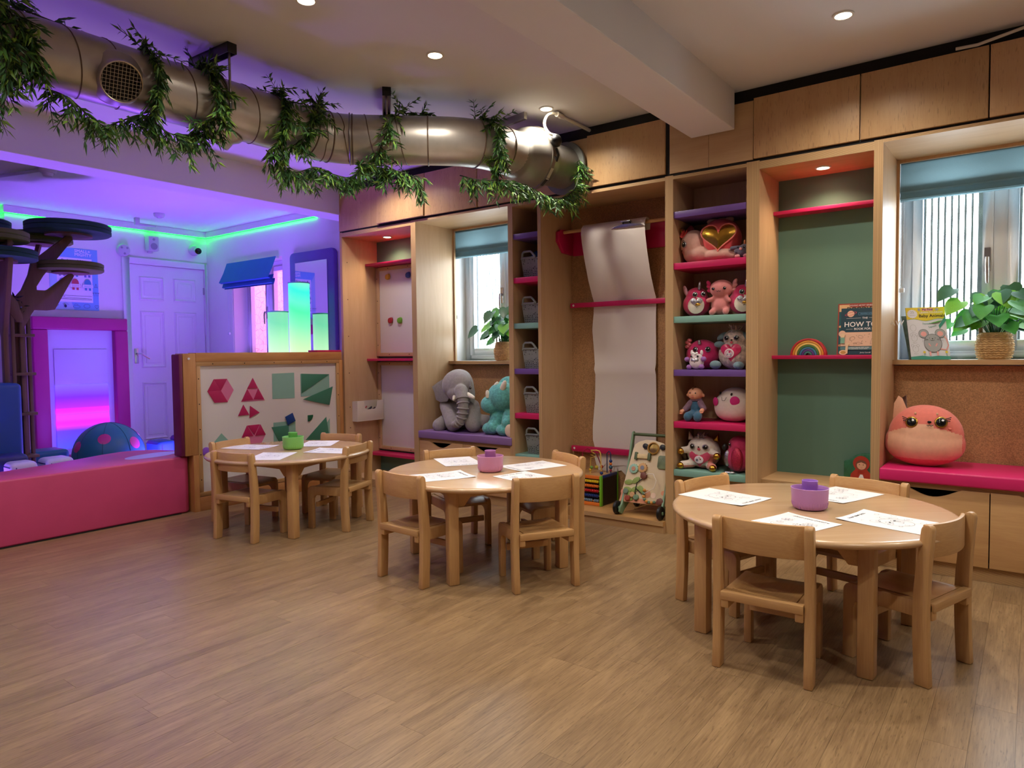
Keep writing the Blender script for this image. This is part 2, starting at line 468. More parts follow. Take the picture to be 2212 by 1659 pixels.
WHITE = mat('white_wall_paint', (226, 222, 220), 0.7, var=0.02, vscale=3, bump=0.03, bscale=60)
CEILW = mat('ceiling_paint', (226, 224, 226), 0.8, var=0.015, vscale=2)
DOORW = mat('white_gloss_paint', (226, 222, 226), 0.35, var=0.0)
UPVC = mat('white_upvc', (232, 236, 240), 0.3, var=0.0)
GREENWALL = mat('sage_green_paint', (92, 128, 112), 0.55, var=0.03, vscale=4)
PINK = mat('magenta_pink_paint', (196, 26, 88), 0.4, var=0.03)
TEAL = mat('pale_teal_paint', (124, 168, 154), 0.4, var=0.03)
PURPLE = mat('purple_paint', (104, 72, 142), 0.4, var=0.03)
BLACK = mat('black_plastic', (14, 14, 15), 0.4, var=0)
DARKGAP = mat('dark_rail_and_gap_shade', (20, 17, 15), 0.8, var=0)  # dark rail colour, also stands in for shade in gaps and hollows
WBOARD = mat('white_board', (226, 220, 214), 0.28, var=0.015, vscale=3)
PAPER = mat('white_paper', (240, 238, 240), 0.75, var=0.01)
PAPERROLL = mat('paper_roll_sheet', (226, 216, 208), 0.8, var=0.015, vscale=4)
CHROME = mat('brushed_chrome', (190, 190, 190), 0.25, 1.0, var=0.03)
STEEL = mat('galvanised_steel', (184, 178, 170), 0.36, 0.62, var=0.12, vscale=9, bump=0.02)
STEELD = mat('steel_seam', (112, 92, 76), 0.5, 0.4, var=0.05)
GREYM = mat('grey_metal_channel', (96, 92, 92), 0.4, 0.9, var=0.03)
BLINDF = None
BLINDB = mat('blue_blind_cloth', (46, 106, 176), 0.85, var=0.04, vscale=8, bump=0.05, bscale=900)
PADPINK = mat('pink_vinyl_pad', (208, 74, 122), 0.42, var=0.05, vscale=5, bump=0.02, bscale=300)
PADPURP = mat('lilac_vinyl_pad', (132, 100, 150), 0.42, var=0.04, vscale=5)
SEATPINK = mat('bright_pink_vinyl_pad', (216, 36, 108), 0.42, var=0.04, vscale=5)
BLACKLINE = mat('black_ink', (26, 24, 28), 0.7, var=0)
GREYLINE = mat('grey_ink', (150, 150, 158), 0.7, var=0)
LAMPGLOW = emis('warm_lamp_glow', (255, 236, 200), 14.0)
BASKET = mat('grey_moulded_plastic', (128, 132, 128), 0.45, var=0.03)
RATTAN = mat('woven_seagrass', (196, 160, 112), 0.8, var=0.22, vscale=70, bump=0.5, bscale=160)

def patch(outline, o, u, v, bulge, mb=None, rings=4, base=0.0):
    """puffed-up patch over a closed outline"""
    mb = mb or MB(); o = Vector(o); u = Vector(u).normalized(); v = Vector(v).normalized(); n = u.cross(v)
    ar = sum(outline[i][0] * outline[(i + 1) % len(outline)][1] - outline[(i + 1) % len(outline)][0] * outline[i][1] for i in range(len(outline)))
    if ar < 0: outline = outline[::-1]
    cx = sum(p[0] for p in outline) / len(outline); cy = sum(p[1] for p in outline) / len(outline); k = len(outline)
    vs = [o + u * p[0] + v * p[1] - n * 0.004 for p in outline]; fs = []
    for i in range(rings):
        t = 1 - i / rings
        vs += [o + u * (cx + (p[0] - cx) * t) + v * (cy + (p[1] - cy) * t) + n * (base + bulge * (1 - t ** 2.2)) for p in outline]
    vs.append(o + u * cx + v * cy + n * (base + bulge))
    for i in range(rings):
        for j in range(k):
            j2 = (j + 1) % k; fs.append((i * k + j, i * k + j2, (i + 1) * k + j2, (i + 1) * k + j))
    c = len(vs) - 1
    for j in range(k): fs.append((rings * k + j, rings * k + (j + 1) % k, c))
    return mb.add(vs, fs)

# ------------------------------------------------------------------ room shell
CZ = 2.42
fl = struct(MB().box(-8.4, 2.5, -2.3, 4.3, -0.08, -0.003), 'floor', FLOORW)
# oak-effect planks run towards the window wall
PW = 0.1
pl0 = {}
ix = 0; x = -4.62
while x < 1.0:
    y = -0.35 + random.random() * 0.9 - 0.9
    while y < 3.9:
        ln_ = 1.05
        y0 = max(y, 0.05); y1 = min(y + ln_, 4.05)
        if y1 - y0 > 0.05:
            key = round(y1 - y0, 3)
            if key == ln_ and 'full' in pl0:
                share(pl0['full'], 'floor_plank', fl, (x - pl0['fx'], y0 - pl0['fy'], 0))
            else:
                o = part(MB().box(0.0003, PW - 0.0003, 0.0003, y1 - y0 - 0.0003, -0.004, 0.0), 'floor_plank', FLOORW, None, smooth=0)
                o.parent = fl; o.location = (x, y0, 0)
                if key == ln_: pl0['full'] = o; pl0['fx'] = x; pl0['fy'] = y0
        y += ln_
    x += PW
struct(MB().box(-4.6, 2.5, -2.3, 4.3, CZ, CZ + 0.1), 'ceiling', CEILW)
struct(MB().box(-8.4, -4.6, -2.3, 4.3, 2.40, 2.5), 'ceiling_low', CEILW)
struct(MB().box(-1.525, -1.285, -2.2, 3.69, 2.215, CZ + 0.01), 'trim_1', CEILW, bevel=0.004)
struct(MB().box(-4.72, -4.505, -2.2, 4.12, 2.178, CZ + 0.01), 'trim_2', CEILW, bevel=0.004)
WY = 4.12
wb = MB()   # window wall with three openings
ops = [(-6.78, -5.89, 0.98, 2.02), (-3.69, -2.79, 0.985, 2.04), (-0.59, 0.31, 0.985, 2.04)]
xs = [-7.4] + [q for a in ops for q in a[:2]] + [2.5]
for i in range(0, len(xs), 2): wb.box(xs[i], xs[i + 1], WY, WY + 0.34, -0.05, 2.5)
for a in ops:
    wb.box(a[0], a[1], WY, WY + 0.34, -0.05, a[2]); wb.box(a[0], a[1], WY, WY + 0.34, a[3], 2.5)
struct(wb, 'wall_back', WHITE)
DX = -7.26
dw = MB().box(DX - 0.12, DX, 2.257, 3.29, -0.05, 2.5).box(DX - 0.12, DX, 4.09, 4.3, -0.05, 2.5).box(DX - 0.12, DX, 3.29, 4.09, 2.0, 2.5).box(DX - 0.12, DX - 0.1, 3.29, 4.09, -0.05, 2.0)
struct(dw, 'wall_left', WHITE)
struct(MB().box(-8.3, DX - 0.12, 2.257, 2.37, -0.05, 2.5), 'wall_left_return', WHITE)
struct(MB().box(-8.4, -8.3, -2.3, 2.37, -0.05, 2.5), 'wall_far_left', WHITE)
struct(MB().box(-8.4, 2.5, -2.4, -2.3, -0.05, 2.5), 'wall_front', WHITE)
struct(MB().box(2.4, 2.5, -2.3, 4.3, -0.05, 2.5), 'wall_right', WHITE)
struct(MB().box(DX, -4.51, WY - 0.018, WY, 0, 0.1), 'baseboard_back', DOORW, bevel=0.004)
struct(MB().box(DX, DX + 0.018, 2.27, 3.2, 0, 0.1), 'baseboard_left', DOORW, bevel=0.004)

# ------------------------------------------------------------------ downlights
def downlight(x, y, z, label, r=0.031, watts=DOWN_W, angle=150, group='ceiling downlights', col=WARM):
    t = thing('downlight', label, 'ceiling light', (x, y, z), group)
    b = part(MB().lathe([(r * 1.0, -0.001), (r * 1.05, -0.006), (r * 1.32, -0.005), (r * 1.36, 0.0)], (x, y, z), n=32, capb=False, capt=False), 'bezel', mat('downlight_bezel', (226, 222, 214), 0.35, var=0), t)
    part(MB().lathe([(0.0, -0.0025), (r * 1.0, -0.0025), (r * 1.0, 0.0)], (x, y, z), n=32, capt=False), 'lens', LAMPGLOW, t)
    lo = lamp('downlight_beam', 'SPOT', (x, y, z - 0.012), watts, col, (0, 0, 0), spot_size=R(angle), spot_blend=0.75, shadow_soft_size=0.04)
    return t
downlight(-2.22, 2.394, CZ, 'round downlight in the ceiling nearest above the ventilation duct bend')
downlight(-0.65, 3.152, CZ, 'round downlight in the ceiling right of the white beam, above the green alcove')
downlight(-2.215, 3.295, CZ, 'round downlight in the ceiling directly above the duct fan')
downlight(-3.753, 3.32, CZ, 'round downlight glimpsed just under the ventilation duct')
downlight(-2.27, 1.725, CZ, 'round downlight at the very top edge of the picture')
for (x, y), lb in zip(((-0.65, 2.0), (-0.65, 0.75), (-2.25, 0.5), (0.9, 3.1), (0.9, 1.6), (-3.75, 0.6)), ['ceiling downlight out of the picture, over the near right table', 'ceiling downlight behind the camera on the right', 'ceiling downlight behind the camera near the duct', 'ceiling downlight out of the picture by the end of the cupboards', 'ceiling downlight out of the picture on the far right', 'ceiling downlight out of the picture on the far left']):
    downlight(x, y, CZ, lb)

# ------------------------------------------------------------------ wall of fitted birch units
F = 3.70; BK = 4.09
def upright(t, x0, x1, y0=F, y1=BK, z0=0.0, z1=2.035, name='side_panel', m=None):
    o = part(MB().box(x0, x1, y0 + 0.002, y1, z0, z1), name, m or BIRCH_V, t, smooth=0)
    part(MB().box(x0, x1, y0, y0 + 0.002, z0, z1), 'ply_edge', PLYE, o, smooth=0)
    return o
def level(t, x0, x1, z0, z1, name, m, y0=F, y1=BK, edge=True, bevel=0.0):
    o = part(MB().box(x0, x1, y0 + (0.002 if edge else 0), y1, z0, z1), name, m, t, bevel=bevel, smooth=0 if not bevel else 40)
    if edge: part(MB().box(x0, x1, y0, y0 + 0.002, z0, z1), 'ply_edge', PLYEZ, o, smooth=0)
    return o
SCREWM = mat('dark_screw_head', (40, 30, 24), 0.5, 0.6, var=0)
def batten(t, a, b, w, th, m, nscrew, face, name='batten'):
    """flat strip between two points on a surface whose outward normal is face"""
    a, b, n = Vector(a), Vector(b), Vector(face); d = (b - a).normalized(); s = d.cross(n)
    o = part(MB().obox((a + b) / 2 + n * th / 2, d * (b - a).length / 2, s * w / 2, n * th / 2), name, m, t, bevel=0.0015)
    for i in range(nscrew):
        p = a + (b - a) * ((i + 0.5) / nscrew)
        part(MB().cyl(p + n * (th - 0.001), p + n * (th + 0.0006), 0.0042, n=8), 'screw', SCREWM, o, smooth=0)
    return o

# --- first unit from the left: whiteboards between pink shelves
t = thing('shelving_unit', 'tall birch alcove with two whiteboards between pink shelves at the left end', 'shelving unit', (-4.09, 3.9, 0))
upright(t, -4.512, -4.486); upright(t, -3.704, -3.676)
level(t, -4.486, -3.704, 2.0, 2.03, 'top_panel', wood('lit_birch_top', (206, 158, 112), (188, 138, 94), 'X', 0.45))  # birch copy with the spotlight's warm tone put into the colour
part(MB().box(-4.486, -3.704, 4.075, 4.085, 0.0, 2.0), 'back_panel', GREENWALL, t, smooth=0)
level(t, -4.486, -3.704, 1.785, 1.805, 'shelf', PINK, 3.94, 4.075, False, 0.002)
level(t, -4.486, -3.704, 0.995, 1.015, 'shelf', PINK, 3.94, 4.075, False, 0.002)
level(t, -4.486, -3.704, 0.205, 0.228, 'shelf', PINK, 3.94, 4.075, False, 0.002)
level(t, -4.486, -3.704, 0.0, 0.06, 'plinth', BIRCH_H, 3.71)
for z0, z1 in ((1.035, 1.78), (0.245, 0.985)):
    part(MB().box(-4.45, -3.74, 4.062, 4.074, z0 + 0.01, z1 - 0.01), 'whiteboard', WBOARD, t, bevel=0.001)
    batten(t, (-4.465, 4.064, z0), (-4.465, 4.064, z1), 0.038, 0.014, BIRCH_V, 4, (0, -1, 0))
    batten(t, (-3.725, 4.064, z0), (-3.725, 4.064, z1), 0.038, 0.014, BIRCH_V, 4, (0, -1, 0))
    batten(t, (-4.446, 4.064, z0 + 0.013), (-3.744, 4.064, z0 + 0.013), 0.03, 0.014, BIRCH_H, 3, (0, -1, 0))
    batten(t, (-4.446, 4.064, z1 - 0.013), (-3.744, 4.064, z1 - 0.013), 0.03, 0.014, BIRCH_H, 3, (0, -1, 0))
for z in (0.45, 0.62, 0.9, 1.2, 1.5, 1.8): part(MB().cyl((-4.487, 3.75, z), (-4.4848, 3.75, z), 0.004, n=8), 'screw', SCREWM, t, smooth=0)
downlight(-4.2, 3.93, 2.0, 'small spotlight in the top of the left whiteboard alcove', 0.029, 9.0, 140, 'alcove spotlights', (1.0, 0.72, 0.48))

# --- window benches (two alike units)
def scoop_front(x0, x1, z0, z1, sx, sw, depth, y0, y1):
    """drawer front with a shallow finger scoop in its top edge"""
    pts = [(x0, z0), (x1, z0), (x1, z1)]
    n = 14
    for i in range(n + 1):
        u = 1 - 2 * i / n
        pts.append((sx + u * sw, z1 - depth * (0.5 + 0.5 * math.cos(math.pi * u)) ** 0.6 if abs(u) < 1 else z1))
    pts.append((x0, z1))
    return MB().prism(pts, (0, y0, 0), (1, 0, 0), (0, 0, 1), (0, y1 - y0, 0))
BENCHM = wood('birch_drawer_front', (206, 164, 112), (184, 138, 90), 'X', 0.4, 1.0, 0.3, 0.7, 0.05)
def window_bench(x0, x1, label):
    t = thing('window_bench', label, 'bench', ((x0 + x1) / 2, 3.9, 0))
    upright(t, x0, x0 + 0.02, y1=4.13); upright(t, x1 - 0.02, x1, y1=4.13)
    level(t, x0 + 0.02, x1 - 0.02, 2.02, 2.035, 'head_panel', BIRCH_H, y1=4.13)
    part(MB().box(x0 + 0.02, x1 - 0.02, 4.1, 4.112, 0.3, 0.962), 'cork_panel', CORK, t, smooth=0)
    level(t, x0 + 0.02, x1 - 0.02, 0.968, 0.992, 'window_board', BIRCH_H, 4.045, 4.13)
    fr = part(MB().box(x0 + 0.02, x0 + 0.032, 4.112, 4.13, 0.992, 2.02).box(x1 - 0.032, x1 - 0.02, 4.112, 4.13, 0.992, 2.02).box(x0 + 0.032, x1 - 0.032, 4.112, 4.13, 2.005, 2.02), 'window_lining', BIRCH_V, t, smooth=0)
    level(t, x0 + 0.02, x1 - 0.02, 0.400, 0.424, 'seat_board', BIRCH_H, 3.715, 4.1)
    part(MB().box(x0 + 0.02, x1 - 0.02, 3.76, 4.1, 0.0, 0.03), 'bench_base', BIRCH_H, t, smooth=0)
    part(MB().box(x0 + 0.022, x1 - 0.022, 3.95, 3.96, 0.03, 0.4), 'drawer_shadow_back', DARKGAP, t, smooth=0)
    level(t, x0 + 0.02, x1 - 0.02, 0.0, 0.062, 'plinth', BIRCH_H, 3.73, 3.76)
    xm = (x0 + x1) / 2
    for a, b in ((x0 + 0.023, xm - 0.002), (xm + 0.002, x1 - 0.023)):
        d = part(scoop_front(a, b, 0.068, 0.406, (a + b) / 2 , 0.115, 0.042, 3.706, 3.724), 'drawer_front', BENCHM, t, bevel=0.0015)
        part(MB().box(a + 0.02, b - 0.02, 3.724, 3.94, 0.08, 0.1).box(a + 0.02, a + 0.032, 3.724, 3.94, 0.1, 0.33).box(b - 0.032, b - 0.02, 3.724, 3.94, 0.1, 0.33), 'drawer_box', DARKGAP, d, smooth=0)
    return t
window_bench(-3.676, -2.782, 'birch window bench with scooped drawers and cork back under the left window')
window_bench(-0.603, 0.315, 'birch window bench with scooped drawer fronts under the right window')
solo(MB().box(-3.654, -2.786, 3.69, 4.095, 0.426, 0.482), 'bench_cushion', PADPURP, 'flat lilac vinyl cushion on the left window bench', 'cushion', bevel=0.008, seg=3)
solo(MB().box(-0.581, 0.291, 3.685, 4.095, 0.426, 0.484), 'bench_cushion', SEATPINK, 'flat bright pink vinyl cushion on the right window bench', 'cushion', bevel=0.008, seg=3)

# --- shelf towers
SHZ = [1.832, 1.545, 1.245, 0.945, 0.65, 0.375]
SHC = [PURPLE, PINK, TEAL, PURPLE, PINK, TEAL]
def tower(x0, x1, w0, w1, depth, label):
    t = thing('shelf_tower', label, 'shelving unit', ((x0 + x1) / 2, 3.85, 0))
    upright(t, x0, x0 + w0, y1=F + depth); upright(t, x1 - w1, x1, y1=F + depth)
    level(t, x0 + w0, x1 - w1, 2.012, 2.03, 'top_panel', BIRCH_H, y1=F + depth)
    part(MB().box(x0 + w0, x1 - w1, F + depth - 0.01, F + depth, 0, 2.012), 'back_panel', BIRCH_V, t, smooth=0)
    for z, c in zip(SHZ, SHC):
        part(MB().box(x0 + w0, x1 - w1, F + 0.006, F + depth - 0.01, z - 0.036, z), 'shelf', c, t, bevel=0.002)
    part(MB().box(x0 + w0, x1 - w1, F + 0.02, F + depth - 0.01, 0, 0.06), 'plinth', BIRCH_H, t, smooth=0)
    return t
tower(-2.782, -2.552, 0.018, 0.012, 0.34, 'narrow birch tower of coloured shelves holding grey baskets')
tower(-1.672, -1.193, 0.036, 0.031, 0.31, 'birch tower of coloured shelves holding soft toys')

# --- drawing alcove with paper roll
t = thing('drawing_alcove', 'birch alcove with cork back and a hanging paper roll', 'shelving unit', (-2.1, 3.9, 0))
upright(t, -2.552, -2.538); upright(t, -1.684, -1.672)
level(t, -2.538, -1.684, 2.012, 2.03, 'top_panel', BIRCH_H)
part(MB().box(-2.538, -1.684, 4.068, 4.085, 0.07, 2.012), 'cork_panel', CORK, t, smooth=0)
level(t, -2.538, -1.684, 0.045, 0.07, 'platform', wood('worn_birch_platform', (204, 158, 100), (170, 120, 66), 'X', 0.5, 0.8, 0.35, 0.75, 0.04), 3.665, 4.068)
level(t, -2.538, -1.684, 0.0, 0.045, 'plinth', BIRCH_H, 3.675, 3.7)
for xb, sgn in ((-2.537, 1), (-1.685, -1)):
    part(MB().prism([(3.872, 1.842), (3.872, 1.782), (3.94, 1.712), (4.066, 1.705), (4.066, 1.875), (3.9, 1.86)], (xb, 0, 0), (0, 1, 0), (0, 0, 1), (0.026 * sgn, 0, 0)), 'roll_bracket', PINK, t, bevel=0.002)
part(MB().box(-2.511, -1.711, 4.045, 4.066, 1.70, 1.855), 'roll_backboard', PINK, t, bevel=0.002)
part(MB().cyl((-2.53, 3.935, 1.845), (-1.70, 3.935, 1.845), 0.011, n=16), 'dowel', BEECH_X, t)
for zr, nm in ((1.365, 0), (0.398, 1)):
    o = part(MB().box(-2.52, -1.70, 4.02, 4.048, zr - 0.016, zr + 0.016), 'paper_rail', PINK, t, bevel=0.002)
    for xs_ in (-2.495, -1.725): part(MB().cyl((xs_, 4.0205, zr), (xs_, 4.0185, zr), 0.0075, n=12), 'screw_cap', mat('white_cap', (235, 232, 230), 0.4, var=0), o)
    if nm:
        pts = [(-2.515, 0)]
        for i in range(82): pts += [(-2.515 + i * 0.00985, -0.0), (-2.515 + (i + 0.5) * 0.00985, -0.009)]
        pts += [(-1.707, 0), (-1.707, 0.006), (-2.515, 0.006)]
        part(MB().prism(pts[1:], (0, 4.021, zr - 0.016), (1, 0, 0), (0, 0, 1), (0, 0.002, 0)), 'tear_edge', PINK, o, smooth=0)

# --- green alcove
t = thing('shelving_unit', 'birch alcove with sage green back and pink shelves beside the right window', 'shelving unit', (-0.9, 3.9, 0))
upright(t, -1.193, -1.158); upright(t, -0.622, -0.603)
level(t, -1.158, -0.622, 1.99, 2.03, 'top_panel', MATS['lit_birch_top'])
part(MB().box(-1.158, -0.622, 4.045, 4.06, 0, 1.99), 'back_panel', GREENWALL, t, smooth=0)
level(t, -1.158, -0.622, 1.787, 1.807, 'shelf', PINK, 3.945, 4.045, False, 0.002)
level(t, -1.158, -0.622, 1.0, 1.02, 'shelf', PINK, 3.93, 4.045, False, 0.002)
level(t, -1.158, -0.622, 0.335, 0.36, 'shelf', BIRCH_H, 3.75, 4.045)
level(t, -1.158, -0.622, 0.0, 0.06, 'plinth', BIRCH_H, 3.71)
downlight(-0.888, 3.875, 1.99, 'small spotlight in the top of the green alcove', 0.029, 9.0, 140, 'alcove spotlights', (1.0, 0.72, 0.48))

# --- high cupboards with a dark rail below and dark fill painted as gap shade above
doors = [(-4.512, -4.044, 0, 0.0, 'plain fixed cupboard panel at the far left end of the high row'),
         (-4.042, -3.546, 1, 3.5, 'high cupboard with its door slightly ajar above the whiteboard alcove'),
         (-3.543, -3.054, 1, 1.2, 'high cupboard above the left window, behind hanging leaves'),
         (-3.05, -2.60, 1, 0.0, 'high cupboard directly behind the duct elbow'),
         (-2.598, -2.19, 0, 0.0, 'fixed cupboard panel that the round duct flange meets'),
         (-2.186, -1.678, 1, 0.0, 'high cupboard with a knot in the door, left of the ceiling beam'),
         (-1.655, -1.43, 0, 0.0, 'fixed cupboard panel under the end of the ceiling beam'),
         (-1.428, -1.19, 0, 0.0, 'fixed cupboard panel just right of the ceiling beam'),
         (-1.186, -0.684, 1, 0.0, 'high cupboard above the green alcove'),
         (-0.680, -0.177, 1, 0.0, 'high cupboard above the right window'),
         (-0.173, 0.315, 1, 0.0, 'high cupboard at the right edge of the picture')]
for x0, x1, isdoor, ajar, lab in doors:
    t = thing('high_cupboard', lab, 'cupboard', ((x0 + x1) / 2, F, 2.045), 'row of high birch cupboards')
    part(MB().box(x0, x1, F + 0.012, 4.1, 2.05, 2.352), 'carcass', BIRCH_V, t, smooth=0)
    if isdoor:
        mb = MB().box(x0 + 0.001, x1 - 0.001, F - 0.012, F + 0.006, 2.047, 2.355)
        d = part(mb, 'door', BIRCH_DOOR, t, bevel=0.0015)
        if ajar:
            h = Vector((0, F + 0.006, 2.355)); g = ORG[t]
            mm = Matrix.Translation(h - g) @ Matrix.Rotation(R(-ajar), 4, 'X') @ Matrix.Translation(g - h)
            d.data.transform(mm)
    else:
        part(MB().box(x0, x1, F - 0.002, F + 0.012, 2.045, 2.345), 'front_panel', BIRCH_H if x0 > -4 else BIRCH_DOOR, t, smooth=0)
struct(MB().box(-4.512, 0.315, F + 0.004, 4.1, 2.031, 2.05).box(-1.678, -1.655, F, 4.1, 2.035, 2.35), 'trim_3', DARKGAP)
struct(MB().box(-4.5, 0.315, F + 0.03, F + 0.05, 2.352, CZ), 'trim_4', DARKGAP)  # dark strip put in for the shade over the cupboards
struct(MB().box(-4.512, 0.34, F + 0.05, 4.12, 2.352, CZ), 'trim_5', DARKGAP)  # dark fill behind the strip, the gap's shade put into its colour
upr = MB().box(0.315, 0.34, F, 4.12, 0, 2.352)
struct(upr, 'trim_6', BIRCH_V)
# ------------------------------------------------------------------ windows
def film(name, col, gl=0.25, glow=0.0, gcol=(1, 1, 1)):
    mt, nt, b = _new(name); ln = nt.links.new
    tr = _n(nt, 'ShaderNodeBsdfTranslucent'); tr.inputs[0].default_value = L(col)
    df = _n(nt, 'ShaderNodeBsdfDiffuse'); df.inputs[0].default_value = L(col)
    mx = _n(nt, 'ShaderNodeMixShader'); mx.inputs[0].default_value = gl
    ln(tr.outputs[0], mx.inputs[1]); ln(df.outputs[0], mx.inputs[2])
    em = _n(nt, 'ShaderNodeEmission'); em.inputs[0].default_value = (*gcol, 1); em.inputs[1].default_value = glow
    ad = _n(nt, 'ShaderNodeAddShader'); ln(mx.outputs[0], ad.inputs[0]); ln(em.outputs[0], ad.inputs[1])
    ln(ad.outputs[0], nt.nodes['Material Output'].inputs['Surface'])
    MATS[name] = mt; return mt
def clear_glass(name):
    mt, nt, b = _new(name); ln = nt.links.new
    tr = _n(nt, 'ShaderNodeBsdfTransparent'); tr.inputs[0].default_value = (0.93, 0.96, 0.97, 1)
    gl = _n(nt, 'ShaderNodeBsdfGlossy'); gl.inputs['Roughness'].default_value = 0.03
    fr = _n(nt, 'ShaderNodeFresnel'); fr.inputs[0].default_value = 1.45
    mx = _n(nt, 'ShaderNodeMixShader'); ln(fr.outputs[0], mx.inputs[0]); ln(tr.outputs[0], mx.inputs[1]); ln(gl.outputs[0], mx.inputs[2])
    ln(mx.outputs[0], nt.nodes['Material Output'].inputs['Surface'])
    MATS[name] = mt; return mt
GLASS = clear_glass('window_glass')
FROST = film('frosted_film_daylight_glow', (232, 240, 246), 0.25, 10.0, (0.80, 0.92, 1.0))   # added glow of the film stands in for strong daylight
def crackle_film(name):
    mt, nt, b = _new(name); ln = nt.links.new
    tc = _n(nt, 'ShaderNodeTexCoord'); vo = _n(nt, 'ShaderNodeTexVoronoi', feature='DISTANCE_TO_EDGE'); vo.inputs['Scale'].default_value = 16
    ln(tc.outputs['Object'], vo.inputs['Vector'])
    rp = _n(nt, 'ShaderNodeValToRGB'); rp.color_ramp.elements[0].position = 0.012; rp.color_ramp.elements[1].position = 0.03
    rp.color_ramp.elements[0].color = L((150, 90, 130)); rp.color_ramp.elements[1].color = L((226, 130, 196))
    ln(vo.outputs['Distance'], rp.inputs['Fac'])
    tr = _n(nt, 'ShaderNodeBsdfTranslucent'); df = _n(nt, 'ShaderNodeBsdfDiffuse'); ln(rp.outputs[0], tr.inputs[0]); ln(rp.outputs[0], df.inputs[0])
    mx = _n(nt, 'ShaderNodeMixShader'); mx.inputs[0].default_value = 0.3; ln(tr.outputs[0], mx.inputs[1]); ln(df.outputs[0], mx.inputs[2])
    em = _n(nt, 'ShaderNodeEmission'); ln(rp.outputs[0], em.inputs[0]); em.inputs[1].default_value = 1.3  # added glow, brightens the pane like daylight behind it
    ad = _n(nt, 'ShaderNodeAddShader'); ln(mx.outputs[0], ad.inputs[0]); ln(em.outputs[0], ad.inputs[1])
    ln(ad.outputs[0], nt.nodes['Material Output'].inputs['Surface'])
    MATS[name] = mt; return mt
CRACKLE = crackle_film('crackle_film_rose_light')  # magenta room light and daylight put into the film's tint and glow
def cloth(name, col, tr=0.45):
    mt, nt, b = _new(name); ln = nt.links.new
    tc = _n(nt, 'ShaderNodeTexCoord'); no = _n(nt, 'ShaderNodeTexNoise'); no.inputs['Scale'].default_value = 500; ln(tc.outputs['Object'], no.inputs['Vector'])
    rp = _n(nt, 'ShaderNodeValToRGB'); rp.color_ramp.elements[0].color = L([x * 0.9 for x in col]); rp.color_ramp.elements[1].color = L(col); ln(no.outputs['Fac'], rp.inputs[0])
    t_ = _n(nt, 'ShaderNodeBsdfTranslucent'); d_ = _n(nt, 'ShaderNodeBsdfDiffuse'); ln(rp.outputs[0], t_.inputs[0]); ln(rp.outputs[0], d_.inputs[0])
    mx = _n(nt, 'ShaderNodeMixShader'); mx.inputs[0].default_value = tr; ln(d_.outputs[0], mx.inputs[1]); ln(t_.outputs[0], mx.inputs[2])
    ln(mx.outputs[0], nt.nodes['Material Output'].inputs['Surface'])
    MATS[name] = mt; return mt
BLINDF = cloth('blue_grey_blind_cloth', (128, 156, 162), 0.36)
def bar(mb, x0, x1, y0, y1, z0, z1): return mb.box(x0, x1, y0, y1, z0, z1)
